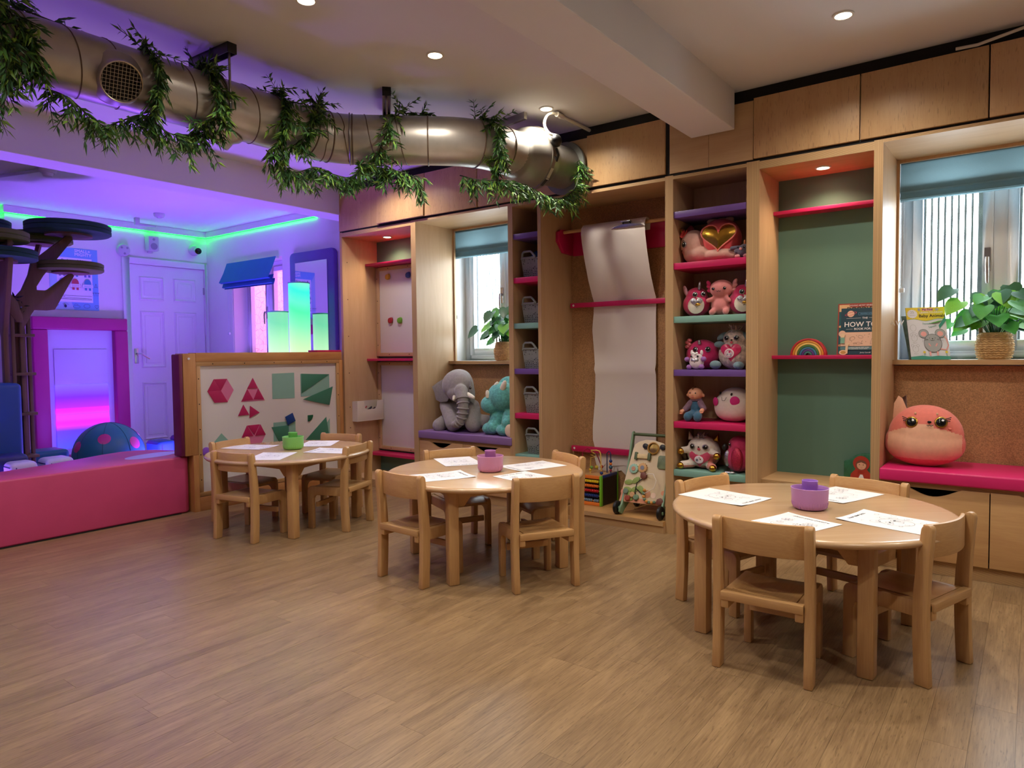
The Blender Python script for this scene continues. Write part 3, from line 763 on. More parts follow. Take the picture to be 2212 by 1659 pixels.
def window(name, x0, x1, z0, z1, striped):
    """white two-sash casement set back in the wall"""
    t = bpy.data.objects.new(name, None); COL.objects.link(t); t.location = ((x0 + x1) / 2, 4.3, z0); ORG[t] = Vector(t.location)
    t['kind'] = 'structure'
    w = 0.055; Y0, Y1 = 4.285, 4.345
    part(MB().box(x0, x0 + w, Y0, Y1, z0, z1).box(x1 - w, x1, Y0, Y1, z0, z1).box(x0 + w, x1 - w, Y0, Y1, z0, z0 + 0.04).box(x0 + w, x1 - w, Y0, Y1, z1 - w, z1), 'window_frame', UPVC, t, bevel=0.003)
    xm = (x0 + x1) / 2
    part(MB().box(xm - 0.03, xm + 0.03, Y0, Y1, z0 + 0.04, z1 - w), 'mullion', UPVC, t, bevel=0.003)
    part(MB().box(x0, x0 + 0.004, 4.13, 4.285, z0, z1).box(x1 - 0.004, x1, 4.13, 4.285, z0, z1).box(x0 + 0.004, x1 - 0.004, 4.13, 4.285, z0 - 0.012, z0), 'reveal', WHITE, t, smooth=0)
    for k, (a, b) in enumerate(((x0 + w, xm - 0.03), (xm + 0.03, x1 - w))):
        s = 0.045; ya, yb = Y0 - 0.012, Y1 - 0.01; za, zb = z0 + 0.04, z1 - w
        sh = part(MB().box(a, a + s, ya, yb, za, zb).box(b - s, b, ya, yb, za, zb).box(a + s, b - s, ya, yb, za, za + s + 0.012).box(a + s, b - s, ya, yb, zb - s, zb), 'sash', UPVC, t, bevel=0.004)
        ga, gb, gz0, gz1 = a + s, b - s, za + s + 0.012, zb - s
        if striped:
            part(MB().box(ga, gb, 4.318, 4.322, gz0, gz1), 'pane', GLASS, sh, smooth=0)
            p = 0.030; n = int((gb - ga) / p); o0 = ga + ((gb - ga) - n * p) / 2; first = None
            for i in range(n):
                if first is None:
                    first = part(MB().add([(o0, 4.3172, gz0 + 0.003), (o0 + 0.020, 4.3172, gz0 + 0.003), (o0 + 0.020, 4.3172, gz1 - 0.003), (o0, 4.3172, gz1 - 0.003)], [(0, 1, 2, 3)]), 'frosted_strip', FROST, sh, smooth=0); first['fx'] = o0
                else: share(first, 'frosted_strip', sh, (i * p, 0, 0))
            if first is not None: del first['fx']
        else:
            pn = part(MB().box(ga, gb, 4.318, 4.322, gz0, gz1), 'pane', GLASS, sh, smooth=0)
            part(MB().add([(ga, 4.3165, gz0), (gb, 4.3165, gz0), (gb, 4.3165, gz1), (ga, 4.3165, gz1)], [(0, 1, 2, 3)]), 'patterned_film', CRACKLE, sh, smooth=0)
        hx = b - s / 2 if k == 0 else None
        if hx:
            part(MB().box(hx - 0.013, hx + 0.013, ya - 0.008, ya, 1.435, 1.555).cyl((hx, ya - 0.008, 1.50), (hx, ya - 0.032, 1.50), 0.01, n=12).tube([(hx, ya - 0.03, 1.505), (hx, ya - 0.036, 1.47), (hx + 0.002, ya - 0.036, 1.40), (hx + 0.002, ya - 0.034, 1.375)], [0.009, 0.009, 0.008, 0.006], 10), 'window_handle', CHROME, sh, bevel=0.0)
    return t
window('window_1', -0.583, 0.295, 0.992, 2.03, True)
window('window_2', -3.684, -2.80, 0.992, 2.03, True)
window('window_3', -6.775, -5.895, 0.985, 2.015, False)

def roman_blind(x0, x1, ztop, zbot, y, m, label, tilt=0.0, chain=True):
    t = thing('roman_blind', label, 'window blind', ((x0 + x1) / 2, y, zbot))
    part(MB().box(x0, x1, y - 0.008, y + 0.022, ztop - 0.02, ztop), 'head_rail', UPVC, t, smooth=0)
    def sheet(prof):
        n = len(prof); mb = MB(); vs = []
        for xx in (x0, x1):
            for (dy, z) in prof: vs.append((xx, y + dy, z))
        fs = [(i, i + 1, n + i + 1, n + i) for i in range(n - 1)]
        return mb.add(vs, fs)
    H = ztop - zbot
    part(sheet([(-0.010, ztop), (-0.016 - tilt * 0.5, ztop - H * 0.4), (-0.030 - tilt, zbot + H * 0.235), (-0.018 - tilt * 0.8, zbot + H * 0.20)]), 'front_fold', m, t, smooth=60)
    part(sheet([(-0.010 - tilt * 0.4, zbot + H * 0.36), (-0.016 - tilt * 0.5, zbot + H * 0.24), (-0.026 - tilt * 0.6, zbot + H * 0.06), (-0.012 - tilt * 0.5, zbot + H * 0.04)]), 'middle_fold', m, t, smooth=60)
    part(sheet([(-0.005 - tilt * 0.3, zbot + H * 0.22), (-0.008 - tilt * 0.3, zbot + H * 0.12), (-0.014 - tilt * 0.4, zbot)]), 'back_fold', m, t, smooth=60)
    if chain:
        cx = x0 + 0.012; n = 60; zb = zbot - 0.44
        mb = MB()
        for i in range(n):
            z = zbot + 0.02 - (zbot + 0.02 - zb) * i / n
            for dx in (-0.005, 0.005): mb.ell((cx + dx, y - 0.012, z), 0.0021, 6, 4)
        mb.tube([(cx + 0.006 * math.cos(a), y - 0.012, zb + 0.006 * math.sin(a)) for a in [math.pi * (1 + i / 6) for i in range(7)]], 0.002, 6)
        part(mb, 'bead_chain', mat('clear_bead_chain', (196, 204, 212), 0.3, var=0), t, kind='stuff')
        part(MB().box(cx - 0.012, cx + 0.012, y - 0.02, y + 0.0, zb - 0.03, zb - 0.005), 'chain_holder', mat('clear_plastic_clip', (214, 222, 230), 0.2, var=0), t, bevel=0.004)
    return t
roman_blind(-0.572, 0.285, 2.022, 1.812, 4.165, BLINDF, 'blue-grey roman blind gathered at the top of the right window')
roman_blind(-3.673, -2.81, 2.015, 1.795, 4.165, BLINDF, 'blue-grey roman blind gathered at the top of the left window')
roman_blind(-6.80, -5.93, 2.02, 1.745, 4.09, BLINDB, 'blue roman blind over the sensory corner window', 0.075)

# outside: a hedge and paving beyond the windows
hm = MB().box(-9, 3, 6.3, 6.8, -0.1, 2.25)
solo(hm, 'garden_hedge', mat('hedge_green', (34, 38, 30), 0.9, var=0.6, vscale=9), 'dim green hedge outside, glimpsed between the frosted window strips', 'hedge')
struct(MB().box(-9, 3, 4.46, 9, -0.2, -0.1), 'floor_outside', mat('outside_paving', (70, 70, 66), 0.9, var=0.1, vscale=3))

# ------------------------------------------------------------------ white panelled door
t = bpy.data.objects.new('door_1', None); COL.objects.link(t); t.location = (DX, 3.69, 0); ORG[t] = Vector(t.location); t['kind'] = 'structure'
y0, y1 = 3.295, 4.085
part(MB().box(DX - 0.03, DX + 0.018, 3.225, y0, 0, 2.05).box(DX - 0.03, DX + 0.018, y1, 4.118, 0, 2.05).box(DX - 0.03, DX + 0.018, y0, y1, 1.99, 2.05), 'door_frame', DOORW, t, bevel=0.004)
leaf = part(MB().box(DX - 0.055, DX - 0.012, y0 + 0.003, y1 - 0.003, 0.008, 1.987), 'door_leaf', DOORW, t, smooth=0)
for (a, b, c, d) in ((3.395, 3.645, 1.63, 1.87), (3.745, 3.99, 1.63, 1.87), (3.395, 3.645, 0.94, 1.52), (3.745, 3.99, 0.94, 1.52), (3.395, 3.645, 0.2, 0.79), (3.745, 3.99, 0.2, 0.79)):
    n = 0.035; x = DX - 0.012; mb = MB()
    # moulded panel: raised bead, then a sunk slope, then a raised field
    mb.add([(x, a, c), (x, b, c), (x, b, d), (x, a, d), (x + 0.013, a + 0.01, c + 0.01), (x + 0.013, b - 0.01, c + 0.01), (x + 0.013, b - 0.01, d - 0.01), (x + 0.013, a + 0.01, d - 0.01),
            (x - 0.006, a + n, c + n), (x - 0.006, b - n, c + n), (x - 0.006, b - n, d - n), (x - 0.006, a + n, d - n),
            (x + 0.005, a + n + 0.016, c + n + 0.016), (x + 0.005, b - n - 0.016, c + n + 0.016), (x + 0.005, b - n - 0.016, d - n - 0.016), (x + 0.005, a + n + 0.016, d - n - 0.016)],
           [(i + k, (i + 1) % 4 + k, (i + 1) % 4 + k + 4, i + k + 4) for k in (0, 4, 8) for i in range(4)] + [(12, 13, 14, 15)])
    part(mb, 'door_panel', DOORW, leaf, smooth=0)
part(MB().box(DX - 0.012, DX - 0.006, 3.325, 3.365, 0.985, 1.135), 'handle_plate', CHROME, leaf, bevel=0.002)
part(MB().tube([(DX - 0.006, 3.345, 1.085), (DX + 0.04, 3.345, 1.085), (DX + 0.045, 3.37, 1.083), (DX + 0.04, 3.42, 1.05), (DX + 0.04, 3.455, 1.03)], 0.007, 8), 'handle_lever', CHROME, leaf)
for hz in (0.25, 1.72): part(MB().box(DX - 0.012, DX + 0.002, y1 - 0.012, y1 - 0.003, hz, hz + 0.075), 'hinge', CHROME, leaf, smooth=0)

# ------------------------------------------------------------------ green light strip under the low ceiling
GLED = emis('green_led_strip', (8, 255, 30), 13.0)
gt = thing('led_strip', 'glowing green light strip running round the top of the sensory corner walls', 'light strip', (-6.3, 3.6, 2.33))
part(MB().box(DX + 0.002, DX + 0.012, 2.25, 4.11, 2.328, 2.334), 'strip_run', GLED, gt, smooth=0)
part(MB().box(DX + 0.012, -5.33, WY - 0.012, WY - 0.002, 2.328, 2.334), 'strip_run', GLED, gt, smooth=0)
part(MB().box(-8.2, DX, 2.243, 2.253, 2.326, 2.332), 'strip_run', GLED, gt, smooth=0)
part(MB().box(DX + 0.002, DX + 0.014, 2.25, 4.11, 2.335, 2.398), 'strip_batten', DOORW, gt, smooth=0)
part(MB().box(DX + 0.014, -4.73, WY - 0.014, WY - 0.002, 2.335, 2.398), 'strip_batten', DOORW, gt, smooth=0)

# ------------------------------------------------------------------ wall and ceiling fittings of the sensory corner
GREYP = mat('pale_grey_plastic', (196, 192, 200), 0.45, var=0)
t = thing('wall_speaker', 'small pale wall loudspeaker above the white door', 'speaker', (DX + 0.05, 3.506, 2.125))
b = part(MB().box(DX + 0.012, DX + 0.10, 3.455, 3.557, 2.128, 2.272), 'cabinet', GREYP, t, bevel=0.006)
part(MB().cyl((DX + 0.1, 3.506, 2.17), (DX + 0.103, 3.506, 2.17), 0.034, n=24), 'woofer', mat('speaker_grille', (150, 146, 160), 0.7, var=0), t)
part(MB().cyl((DX + 0.1, 3.506, 2.24), (DX + 0.103, 3.506, 2.24), 0.013, n=16), 'tweeter', MATS['speaker_grille'], t)
part(MB().box(DX, DX + 0.03, 3.48, 3.53, 2.11, 2.14), 'bracket', GREYP, t, bevel=0.003)
t = thing('alarm_sounder', 'round pale alarm sounder left of the door head', 'alarm', (DX + 0.03, 3.241, 2.05))
part(MB().lathe([(0.062, 0), (0.062, 0.025), (0.055, 0.045), (0.03, 0.05), (0.0, 0.05)], (DX + 0.0, 3.241, 2.11), (1, 0, 0), 32), 'body', GREYP, t)
for a in (40, 140, 270): part(MB().cyl((DX + 0.047, 3.241 + 0.034 * math.cos(R(a)), 2.11 + 0.034 * math.sin(R(a))), (DX + 0.051, 3.241 + 0.034 * math.cos(R(a)), 2.11 + 0.034 * math.sin(R(a))), 0.011, n=14), 'sounder_port', MATS['speaker_grille'], t)
t = thing('dome_camera', 'white security camera with a black lens above the door', 'camera', (DX + 0.05, 3.985, 2.13))
part(MB().lathe([(0.058, 0), (0.058, 0.02), (0.046, 0.045), (0.03, 0.055), (0, 0.056)], (DX, 3.975, 2.19), (1, 0, 0), 32), 'base', GREYP, t)
part(MB().ell((DX + 0.06, 3.985, 2.18), (0.04, 0.04, 0.036), 20, 12), 'eyeball', GREYP, t)
part(MB().lathe([(0.032, 0.0), (0.033, 0.012), (0.0, 0.016)], (DX + 0.086, 3.978, 2.175), (0.93, -0.3, -0.1), 20), 'lens', mat('black_lens', (4, 4, 6), 0.1, var=0), t)
t = thing('smoke_detector', 'flat white smoke detector on the low purple-lit ceiling', 'detector', (-6.35, 3.0, 2.36))
part(MB().lathe([(0.05, 0), (0.05, -0.02), (0.038, -0.036), (0.0, -0.036)], (-6.62, 3.3, 2.40), n=28), 'body', GREYP, t)
part(MB().lathe([(0.026, -0.036), (0.02, -0.045), (0.0, -0.045)], (-6.62, 3.3, 2.40), n=20), 'sensor_cap', GREYP, t)
t = thing('ceiling_bracket', 'small white sensor bracket by the top of the door wall', 'sensor', (-6.95, 3.28, 2.34))
part(MB().box(-7.0, -6.96, 3.24, 3.28, 2.33, 2.40), 'post', GREYP, t, bevel=0.003)
part(MB().box(-7.0, -6.97, 3.28, 3.44, 2.33, 2.345), 'arm', GREYP, t, bevel=0.003)
t = thing('motion_sensor', 'white ceiling sensor fed by surface conduit above the play tree', 'sensor', (-5.6, 1.95, 2.33))
cs = part(MB().lathe([(0.055, 0), (0.055, -0.03), (0.045, -0.04), (0, -0.04)], (-5.62, 2.02, 2.40), n=28), 'base', GREYP, t)
part(MB().lathe([(0.036, -0.04), (0.03, -0.062), (0.012, -0.068), (0, -0.068)], (-5.62, 2.02, 2.40), n=20), 'sensor_dome', GREYP, t)
part(MB().cyl((-5.66, 2.0, 2.385), (-6.6, 1.72, 2.385), 0.012, n=10), 'conduit', GREYP, t)

# poster
POSTB = mat('poster_blue', (120, 180, 226), 0.6, var=0.03, vscale=2); POSTP = mat('poster_pale_blue', (168, 206, 224), 0.6, var=0.0)
POSTW = mat('poster_white', (236, 234, 240), 0.6, var=0); INKB = mat('poster_navy_ink', (40, 44, 84), 0.6, var=0)
CREAT_R = mat('poster_red_shape', (196, 70, 90), 0.6, var=0); CREAT_B = mat('poster_blue_shape', (76, 150, 190), 0.6, var=0); CREAT_P = mat('poster_violet_shape', (110, 110, 180), 0.6, var=0)
t = thing('wall_poster', 'blue bordered poster with play rules half hidden behind the tree discs', 'poster', (DX + 0.003, 2.79, 1.50))
part(MB().box(DX + 0.001, DX + 0.003, 2.588, 3.005, 1.50, 2.083), 'sheet', POSTB, t, smooth=0)
cv = Canvas((DX + 0.003, 2.588, 1.50), (0, 1, 0), (0, 0, 1), 0.0002)
cv.poly([(0, 0), (0.2, 0), (0.06, 0.46), (0, 0.56)], POSTP)
cv.rect(0.062, 0.365, 0.075, 0.49, POSTW)
cv.text('SMALL+', 0.215, 0.545, 0.040, POSTW, bold=0.0016); cv.text('MIGHTY', 0.215, 0.511, 0.040, POSTW, bold=0.0016)
cv.text('Rules of Play', 0.214, 0.445, 0.044, INKB, 'CENTER')
for k, (cx_, cy_) in enumerate([(0.105, 0.37), (0.213, 0.37), (0.32, 0.37), (0.105, 0.245), (0.213, 0.245), (0.32, 0.245)]):
    c = [CREAT_P, CREAT_B, CREAT_P, CREAT_P, CREAT_R, CREAT_B][k]
    cv.disc(cx_, cy_ + 0.01, 0.03, c, 0.04); cv.rect(cx_ - 0.027, cx_ - 0.008, cy_ - 0.055, cy_ - 0.02, c); cv.rect(cx_ + 0.008, cx_ + 0.027, cy_ - 0.055, cy_ - 0.02, c)
    cv.rect(cx_ - 0.046, cx_ + 0.046, cy_ - 0.032, cy_ + 0.002, POSTW); cv.line([(cx_ - 0.046, cy_ - 0.032), (cx_ + 0.046, cy_ - 0.032), (cx_ + 0.046, cy_ + 0.002), (cx_ - 0.046, cy_ + 0.002)], 0.0015, c, True)
    for q in (-0.008, -0.016, -0.023): cv.line([(cx_ - 0.032, cy_ + q), (cx_ + 0.032, cy_ + q)], 0.0018, c)
for q in (0.135, 0.125, 0.11, 0.1): cv.line([(0.075, q), (0.35 if q != 0.125 else 0.12, q)], 0.003, INKB)
cv.line([(p[0], p[1]) for p in heart(0.385, 0.43, 0.034, 0.034)], 0.002, INKB, True); cv.line([(p[0], p[1]) for p in heart(0.392, 0.035, 0.034, 0.036)], 0.002, INKB, True)
cv.ring(0.305, 0.04, 0.027, 0.002, INKB, 0.019); cv.ring(0.215, 0.032, 0.03, 0.002, INKB, 0.013, a0=0, a1=360); cv.ring(0.21, 0.046, 0.016, 0.002, INKB, 0.013, a0=10, a1=170)
cv.line([(0.02, 0.03), (0.065, 0.046), (0.04, 0.02), (0.036, 0.035)], 0.002, INKB, True); cv.line([(0.378, 0.22), (0.39, 0.258), (0.402, 0.22), (0.39, 0.228)], 0.002, INKB, True)
cv.disc(0.12, 0.035, 0.011, INKB, 0.014)
for a in range(20, 170, 25): cv.line([(0.12 + 0.018 * math.cos(R(a)), 0.04 + 0.018 * math.sin(R(a))), (0.12 + 0.03 * math.cos(R(a)), 0.04 + 0.03 * math.sin(R(a)))], 0.002, INKB)
for (bx, by) in ((0.03, 0.13), (0.385, 0.165)):
    for dx in (-0.016, 0, 0.016):
        cv.line([(bx + dx, by - 0.025), (bx + dx * 1.3, by)], 0.002, INKB)
        for a in (20, 60, 120, 160): cv.line([(bx + dx * 1.3, by), (bx + dx * 1.3 + 0.011 * math.cos(R(a)), by + 0.011 * math.sin(R(a)))], 0.002, INKB)
cv.done('printed_design', t)

# pink padded frame with light panel
PADMAG = mat('magenta_vinyl_pad', (176, 30, 120), 0.45, var=0.05, vscale=5)
PANEW = mat('white_acrylic_panel', (206, 206, 226), 0.3, var=0.0)
NEON = emis_ramp('neon_panel_glow', 'Z', 0.20, 0.80, [(0.0, (50, 60, 255)), (0.28, (70, 40, 255)), (0.36, (190, 30, 255)), (0.41, (255, 20, 230)), (0.46, (200, 40, 255)), (0.54, (170, 40, 255)), (0.585, (255, 20, 235)), (0.64, (140, 20, 255)), (0.8, (90, 20, 255)), (1.0, (96, 70, 230))], 1.5)
t = thing('padded_light_frame', 'magenta padded frame around a glowing violet light panel by the white door', 'light panel', (DX + 0.05, 2.82, 0))
fx0, fx1 = DX + 0.001, DX + 0.10
for nm, bb in (('pad', (2.40, 2.525, 0.0, 1.31)), ('pad', (3.10, 3.222, 0.0, 1.31)), ('pad', (2.40, 3.222, 1.31, 1.428)), ('pad', (2.525, 3.10, 0.0, 0.14))):
    part(MB().box(fx0, fx1, bb[0], bb[1], bb[2], bb[3]), nm, PADMAG, t, bevel=0.012, seg=3)
part(MB().box(fx0, fx0 + 0.03, 2.525, 3.10, 0.14, 1.31), 'white_panel', PANEW, t, smooth=0)
part(MB().box(fx0 + 0.03, fx0 + 0.042, 2.585, 3.045, 0.80, 1.13), 'inner_panel', PANEW, t, bevel=0.002)
o = part(MB().box(fx0 + 0.03, fx0 + 0.045, 2.585, 3.045, 0.20, 0.80), 'light_screen', NEON, t, smooth=0)

# mirror in padded frame, bubble tubes
MIRROR = mat('mirror_glass', (236, 238, 240), 0.02, 1.0, var=0)
t = thing('wall_mirror', 'tall mirror in a rounded violet padded frame on the window wall', 'mirror', (-5.38, WY - 0.03, 0.2))
part(MB().prism(rrect(-5.71, -5.05, 0.2, 2.02, 0.05), (0, WY - 0.001, 0), (1, 0, 0), (0, 0, 1), (0, -0.045, 0)), 'padded_frame', mat('violet_vinyl_pad', (96, 70, 160), 0.45, var=0.04), t, bevel=0.01, seg=2)
part(MB().box(-5.615, -5.145, WY - 0.052, WY - 0.0465, 0.3, 1.92), 'mirror_glass', MIRROR, t, smooth=0)
BUB1 = emis_ramp('tall_tube_glow', 'Z', 1.0, 1.76, [(0, (220, 246, 190)), (0.2, (190, 240, 170)), (0.45, (120, 232, 170)), (0.62, (70, 228, 160)), (0.72, (90, 226, 190)), (0.86, (40, 226, 205)), (1, (130, 240, 190))], 0.9, slant=0.5)
BUB2 = emis_ramp('short_tube_glow', 'Z', 1.0, 1.52, [(0, (214, 240, 196)), (0.35, (170, 232, 178)), (0.7, (110, 206, 160)), (1, (120, 200, 160))], 0.9, slant=0.4)
for (x, y, z1, r, m_, lab) in ((-5.265, 3.85, 1.70, 0.092, BUB1, 'tall glowing green bubble tube in front of the mirror'), (-5.545, 3.82, 1.455, 0.09, BUB2, 'shorter glowing green bubble tube beside the tall one')):
    t = thing('bubble_tube', lab, 'lamp', (x, y, 0), 'bubble tubes')
    part(MB().lathe([(r + 0.06, 0.0), (r + 0.06, 0.3), (r + 0.05, 0.32), (r, 0.32)], (x, y, 0), n=32), 'base', PADMAG, t)
    o = part(MB().lathe([(r, 0.32), (r, z1 - 0.012), (r - 0.01, z1 - 0.004), (r - 0.02, z1), (0, z1)], (x, y, 0), n=36, capb=False), 'tube', m_, t)
    part(MB().lathe([(r + 0.002, z1 - 0.012), (r + 0.003, z1 - 0.002), (r - 0.03, z1 + 0.003)], (x, y, 0), n=36, capb=False, capt=False), 'top_rim', mat('clear_acrylic_rim', (120, 190, 170), 0.2, var=0), t)

# ------------------------------------------------------------------ soft play pieces behind the barrier
PADBLUE = mat('blue_vinyl_pad', (34, 80, 150), 0.4, var=0.05, vscale=6); PADNAVY = mat('navy_vinyl_pad', (40, 46, 110), 0.4, var=0.05, vscale=6)
PADTEAL = mat('teal_vinyl_pad', (34, 112, 132), 0.42, var=0.05, vscale=6); PADPALE = mat('pale_lilac_vinyl', (206, 200, 230), 0.35, var=0.04)
t = thing('padded_barrier', 'long low pink padded barrier with a rounded end in front of the sensory corner', 'soft play barrier', (-4.75, 1.2, 0))
outl = [(-4.53, -0.6), (-4.53, 2.36)]
for i in range(1, 9):
    a = R(90 * i / 8); outl.append((-4.585 + 0.055 * math.cos(a), 2.36 + 0.055 * math.sin(a)))
outl += [(-4.61, 2.418), (-4.635, 2.46), (-4.72, 2.5), (-4.9, 2.51), (-5.06, 2.45), (-5.15, 2.35), (-5.17, 2.24), (-5.13, 2.1), (-5.04, 1.9), (-4.95, 1.7), (-4.89, 1.45), (-4.86, 1.1), (-4.86, -0.6)]
part(MB().prism(outl, (0, 0, 0.004), (1, 0, 0), (0, 1, 0), (0, 0, 0.377)), 'pad', PADPINK, t, bevel=0.014, seg=3)
mbp = MB()
for i in range(40):
    pass
part(MB().prism([(-4.78 + 0.10 * math.cos(R(a)) - 0.12 * math.sin(R(a)) * 0.3, 2.28 + 0.19 * math.sin(R(a))) for a in range(0, 360, 15)], (0, 0, 0.378), (1, 0, 0), (0, 1, 0), (0, 0, 0.0045)), 'pale_inlay', PADPALE, t, smooth=0)
part(MB().box(-4.545, -4.528, -0.6, 2.34, 0.0, 0.006), 'base_strip', DARKGAP, t, smooth=0)

t = thing('spotted_ball', 'big teal soft play ball with pink spots behind the barrier', 'ball', (-6.0, 2.52, 0))
BC = Vector((-6.0, 2.52, 0.262))
part(MB().ell(BC, (0.262, 0.262, 0.26), 40, 26), 'ball', PADTEAL, t)
sm_ = MB()
for a in range(0, 180, 45):
    sm_.tube([BC + Vector((0.2625 * math.cos(R(b)) * math.cos(R(a + 12)), 0.2625 * math.cos(R(b)) * math.sin(R(a + 12)), 0.2605 * math.sin(R(b)))) for b in range(-88, 269, 8)], 0.002, 5, closed=False)
part(sm_, 'seam', mat('dark_teal_seam', (20, 70, 90), 0.5, var=0), t)
for (az, el_, r_) in ((-31, 35, 0.046), (27, 23, 0.05), (-85, 20, 0.045), (-5, -10, 0.045), (80, 40, 0.045)):
    d = Vector((math.cos(R(el_)) * math.cos(R(az)), math.cos(R(el_)) * math.sin(R(az)), math.sin(R(el_))))
    u = d.orthogonal().normalized()
    part(patch([(r_ * math.cos(R(a)), r_ * math.sin(R(a))) for a in range(0, 360, 20)], BC + d * 0.2585, u, d.cross(u), 0.0065), 'spot', mat('pink_spot_vinyl', (200, 60, 130), 0.4, var=0.03), t)

def soft_block(name, x0, x1, y0, y1, z0, z1, m_, label, cut=0.0):
    t = thing(name, label, 'soft play block', ((x0 + x1) / 2, (y0 + y1) / 2, z0), 'soft play blocks')
    part(MB().box(x0, x1, y0, y1, z0, z1), 'block', m_, t, bevel=0.035, seg=4)
    part(MB().tube([(x0 + 0.02, y0 - 0.001, z1 - 0.03), (x1 - 0.02, y0 - 0.001, z1 - 0.03)], 0.003, 6).tube([(x1 + 0.001, y0 + 0.03, z0 + 0.03), (x1 + 0.001, y0 + 0.03, z1 - 0.03)], 0.003, 6), 'piping', PADNAVY, t)
soft_block('soft_block', -5.43, -5.24, 1.45, 1.715, 0, 0.428, PADNAVY, 'navy soft block at the left picture edge behind the barrier')
soft_block('soft_block', -6.62, -6.36, 2.09, 2.37, 0, 0.30, PADTEAL, 'teal rounded soft block behind the barrier, left of the ball')
soft_block('soft_block', -5.215, -5.06, 1.55, 1.705, 0, 0.398, PADPALE, 'pale low soft block just behind the barrier, further left')
soft_block('soft_block', -5.40, -5.22, 1.80, 1.975, 0, 0.378, PADPALE, 'pale low soft block just behind the barrier, nearer the ball')
soft_block('soft_block', -6.35, -6.1, 2.97, 3.13, 0, 0.31, PADBLUE, 'blue soft block between the ball and the white door')
soft_block('soft_block', -6.30, -6.0, 3.16, 3.42, 0, 0.34, PADNAVY, 'dark navy soft block by the divider post')
t = thing('padded_column', 'blue padded post standing under the play tree', 'soft play post', (-5.6, 1.6, 0))
part(MB().box(-5.75, -5.45, 1.44, 1.755, 0, 0.884), 'pad', PADBLUE, t, bevel=0.03, seg=4)
part(MB().box(-5.752, -5.448, 1.58, 1.586, 0.05, 0.84), 'seam', PADNAVY, t, smooth=0)

# ------------------------------------------------------------------ wooden play tree with round felt leaves
LEAFD = mat('dark_green_felt', (22, 70, 50), 0.85, var=0.08, vscale=20, bump=0.05); LEAFO = mat('olive_green_felt', (92, 104, 42), 0.85, var=0.08, vscale=20, bump=0.05)
t = thing('play_tree', 'indoor plywood play tree with round green padded leaves on branching arms', 'play tree', (-5.9, 1.75, 0))
def fin(pts, x, th=0.03, name='branch'): return part(MB().prism(pts, (x - th / 2, 0, 0), (0, 1, 0), (0, 0, 1), (th, 0, 0)), name, TREEPLY, t, bevel=0.002)
fin([(1.80, 0.0), (1.86, 0.0), (1.86, 1.27), (1.905, 1.36), (1.925, 1.392), (2.01, 1.392), (2.055, 1.40), (2.19, 1.655), (2.175, 1.672), (2.15, 1.66), (2.02, 1.545), (2.0, 1.535), (1.945, 1.535), (1.945, 1.56), (1.99, 1.64), (2.19, 1.92), (2.185, 1.945), (2.15, 1.945), (1.92, 1.73), (1.90, 1.64), (1.855, 1.53), (1.80, 1.46)], -5.7, 0.036)
fin([(1.72, 1.55), (1.80, 1.44), (1.82, 1.36), (1.83, 1.3), (1.79, 1.3), (1.70, 1.44), (1.60, 1.6), (1.52, 1.72), (1.56, 1.74)], -5.62, 0.03)
# front fin, leaning panel at the left edge of the picture
part(MB().prism([(-5.86, 1.86), (-5.40, 1.86), (-5.40, 1.70), (-5.46, 1.5), (-5.50, 1.38), (-5.55, 1.2), (-5.55, 0.886), (-5.60, 0.886), (-5.60, 1.2)], (0, 1.69, 0), (1, 0, 0), (0, 0, 1), (0, 0.03, 0)), 'trunk_fin', TREEPLY, t, bevel=0.002)
part(MB().prism([(-6.05, 0.0), (-5.72, 0.0), (-5.72, 1.25), (-5.78, 1.38), (-5.95, 1.42), (-6.05, 1.3)], (0, 1.845, 0), (1, 0, 0), (0, 0, 1), (0, 0.03, 0)), 'trunk_fin', TREEPLY, t, bevel=0.002)
for yy, xx in ((1.765, -5.62), (1.83, -5.66), (1.90, -5.74)):
    part(MB().box(xx - 0.012, xx + 0.012, yy - 0.011, yy + 0.011, 0.0, 1.36), 'post', TREEPLY, t, bevel=0.002)
for z in (0.35, 0.65, 0.93, 1.2): part(MB().box(-5.74, -5.62, 1.76, 1.9, z, z + 0.02), 'cross_piece', TREEPLY, t, bevel=0.002)
def leaf_disc(x, y, z, r, m_, h=0.075, base=0.55):
    o = part(MB().lathe([(r - 0.012, 0), (r, 0.008), (r, h * 0.42), (r - 0.006, h * 0.5), (r, h * 0.58), (r, h - 0.008), (r - 0.012, h)], (x, y, z), n=48), 'leaf_disc', m_, t)
    part(MB().lathe([(r * base, -0.014), (r * base, 0.0)], (x, y, z), n=36), 'support_disc', TREEPLY, o)
leaf_disc(-5.7, 2.17, 1.956, 0.275, LEAFD)
leaf_disc(-6.0, 2.09, 1.915, 0.21, LEAFO, 0.07)
leaf_disc(-5.55, 1.66, 1.83, 0.20, LEAFO, 0.07)
leaf_disc(-5.6, 1.66, 1.715, 0.26, LEAFD, 0.07)
leaf_disc(-5.68, 2.165, 1.682, 0.215, LEAFO, 0.065)
leaf_disc(-6.35, 1.78, 2.02, 0.23, LEAFD, 0.07)
part(MB().cyl((-6.0, 2.0, 1.6), (-6.0, 2.08, 1.905), 0.02, n=8), 'branch_post', TREEPLY, t)
part(MB().cyl((-5.57, 1.66, 1.70), (-5.55, 1.66, 1.82), 0.015, n=8), 'branch_post', TREEPLY, t)
part(MB().cyl((-6.3, 1.8, 1.3), (-6.35, 1.78, 2.01), 0.02, n=8), 'branch_post', TREEPLY, t)
lv = MB(); random.seed(3)
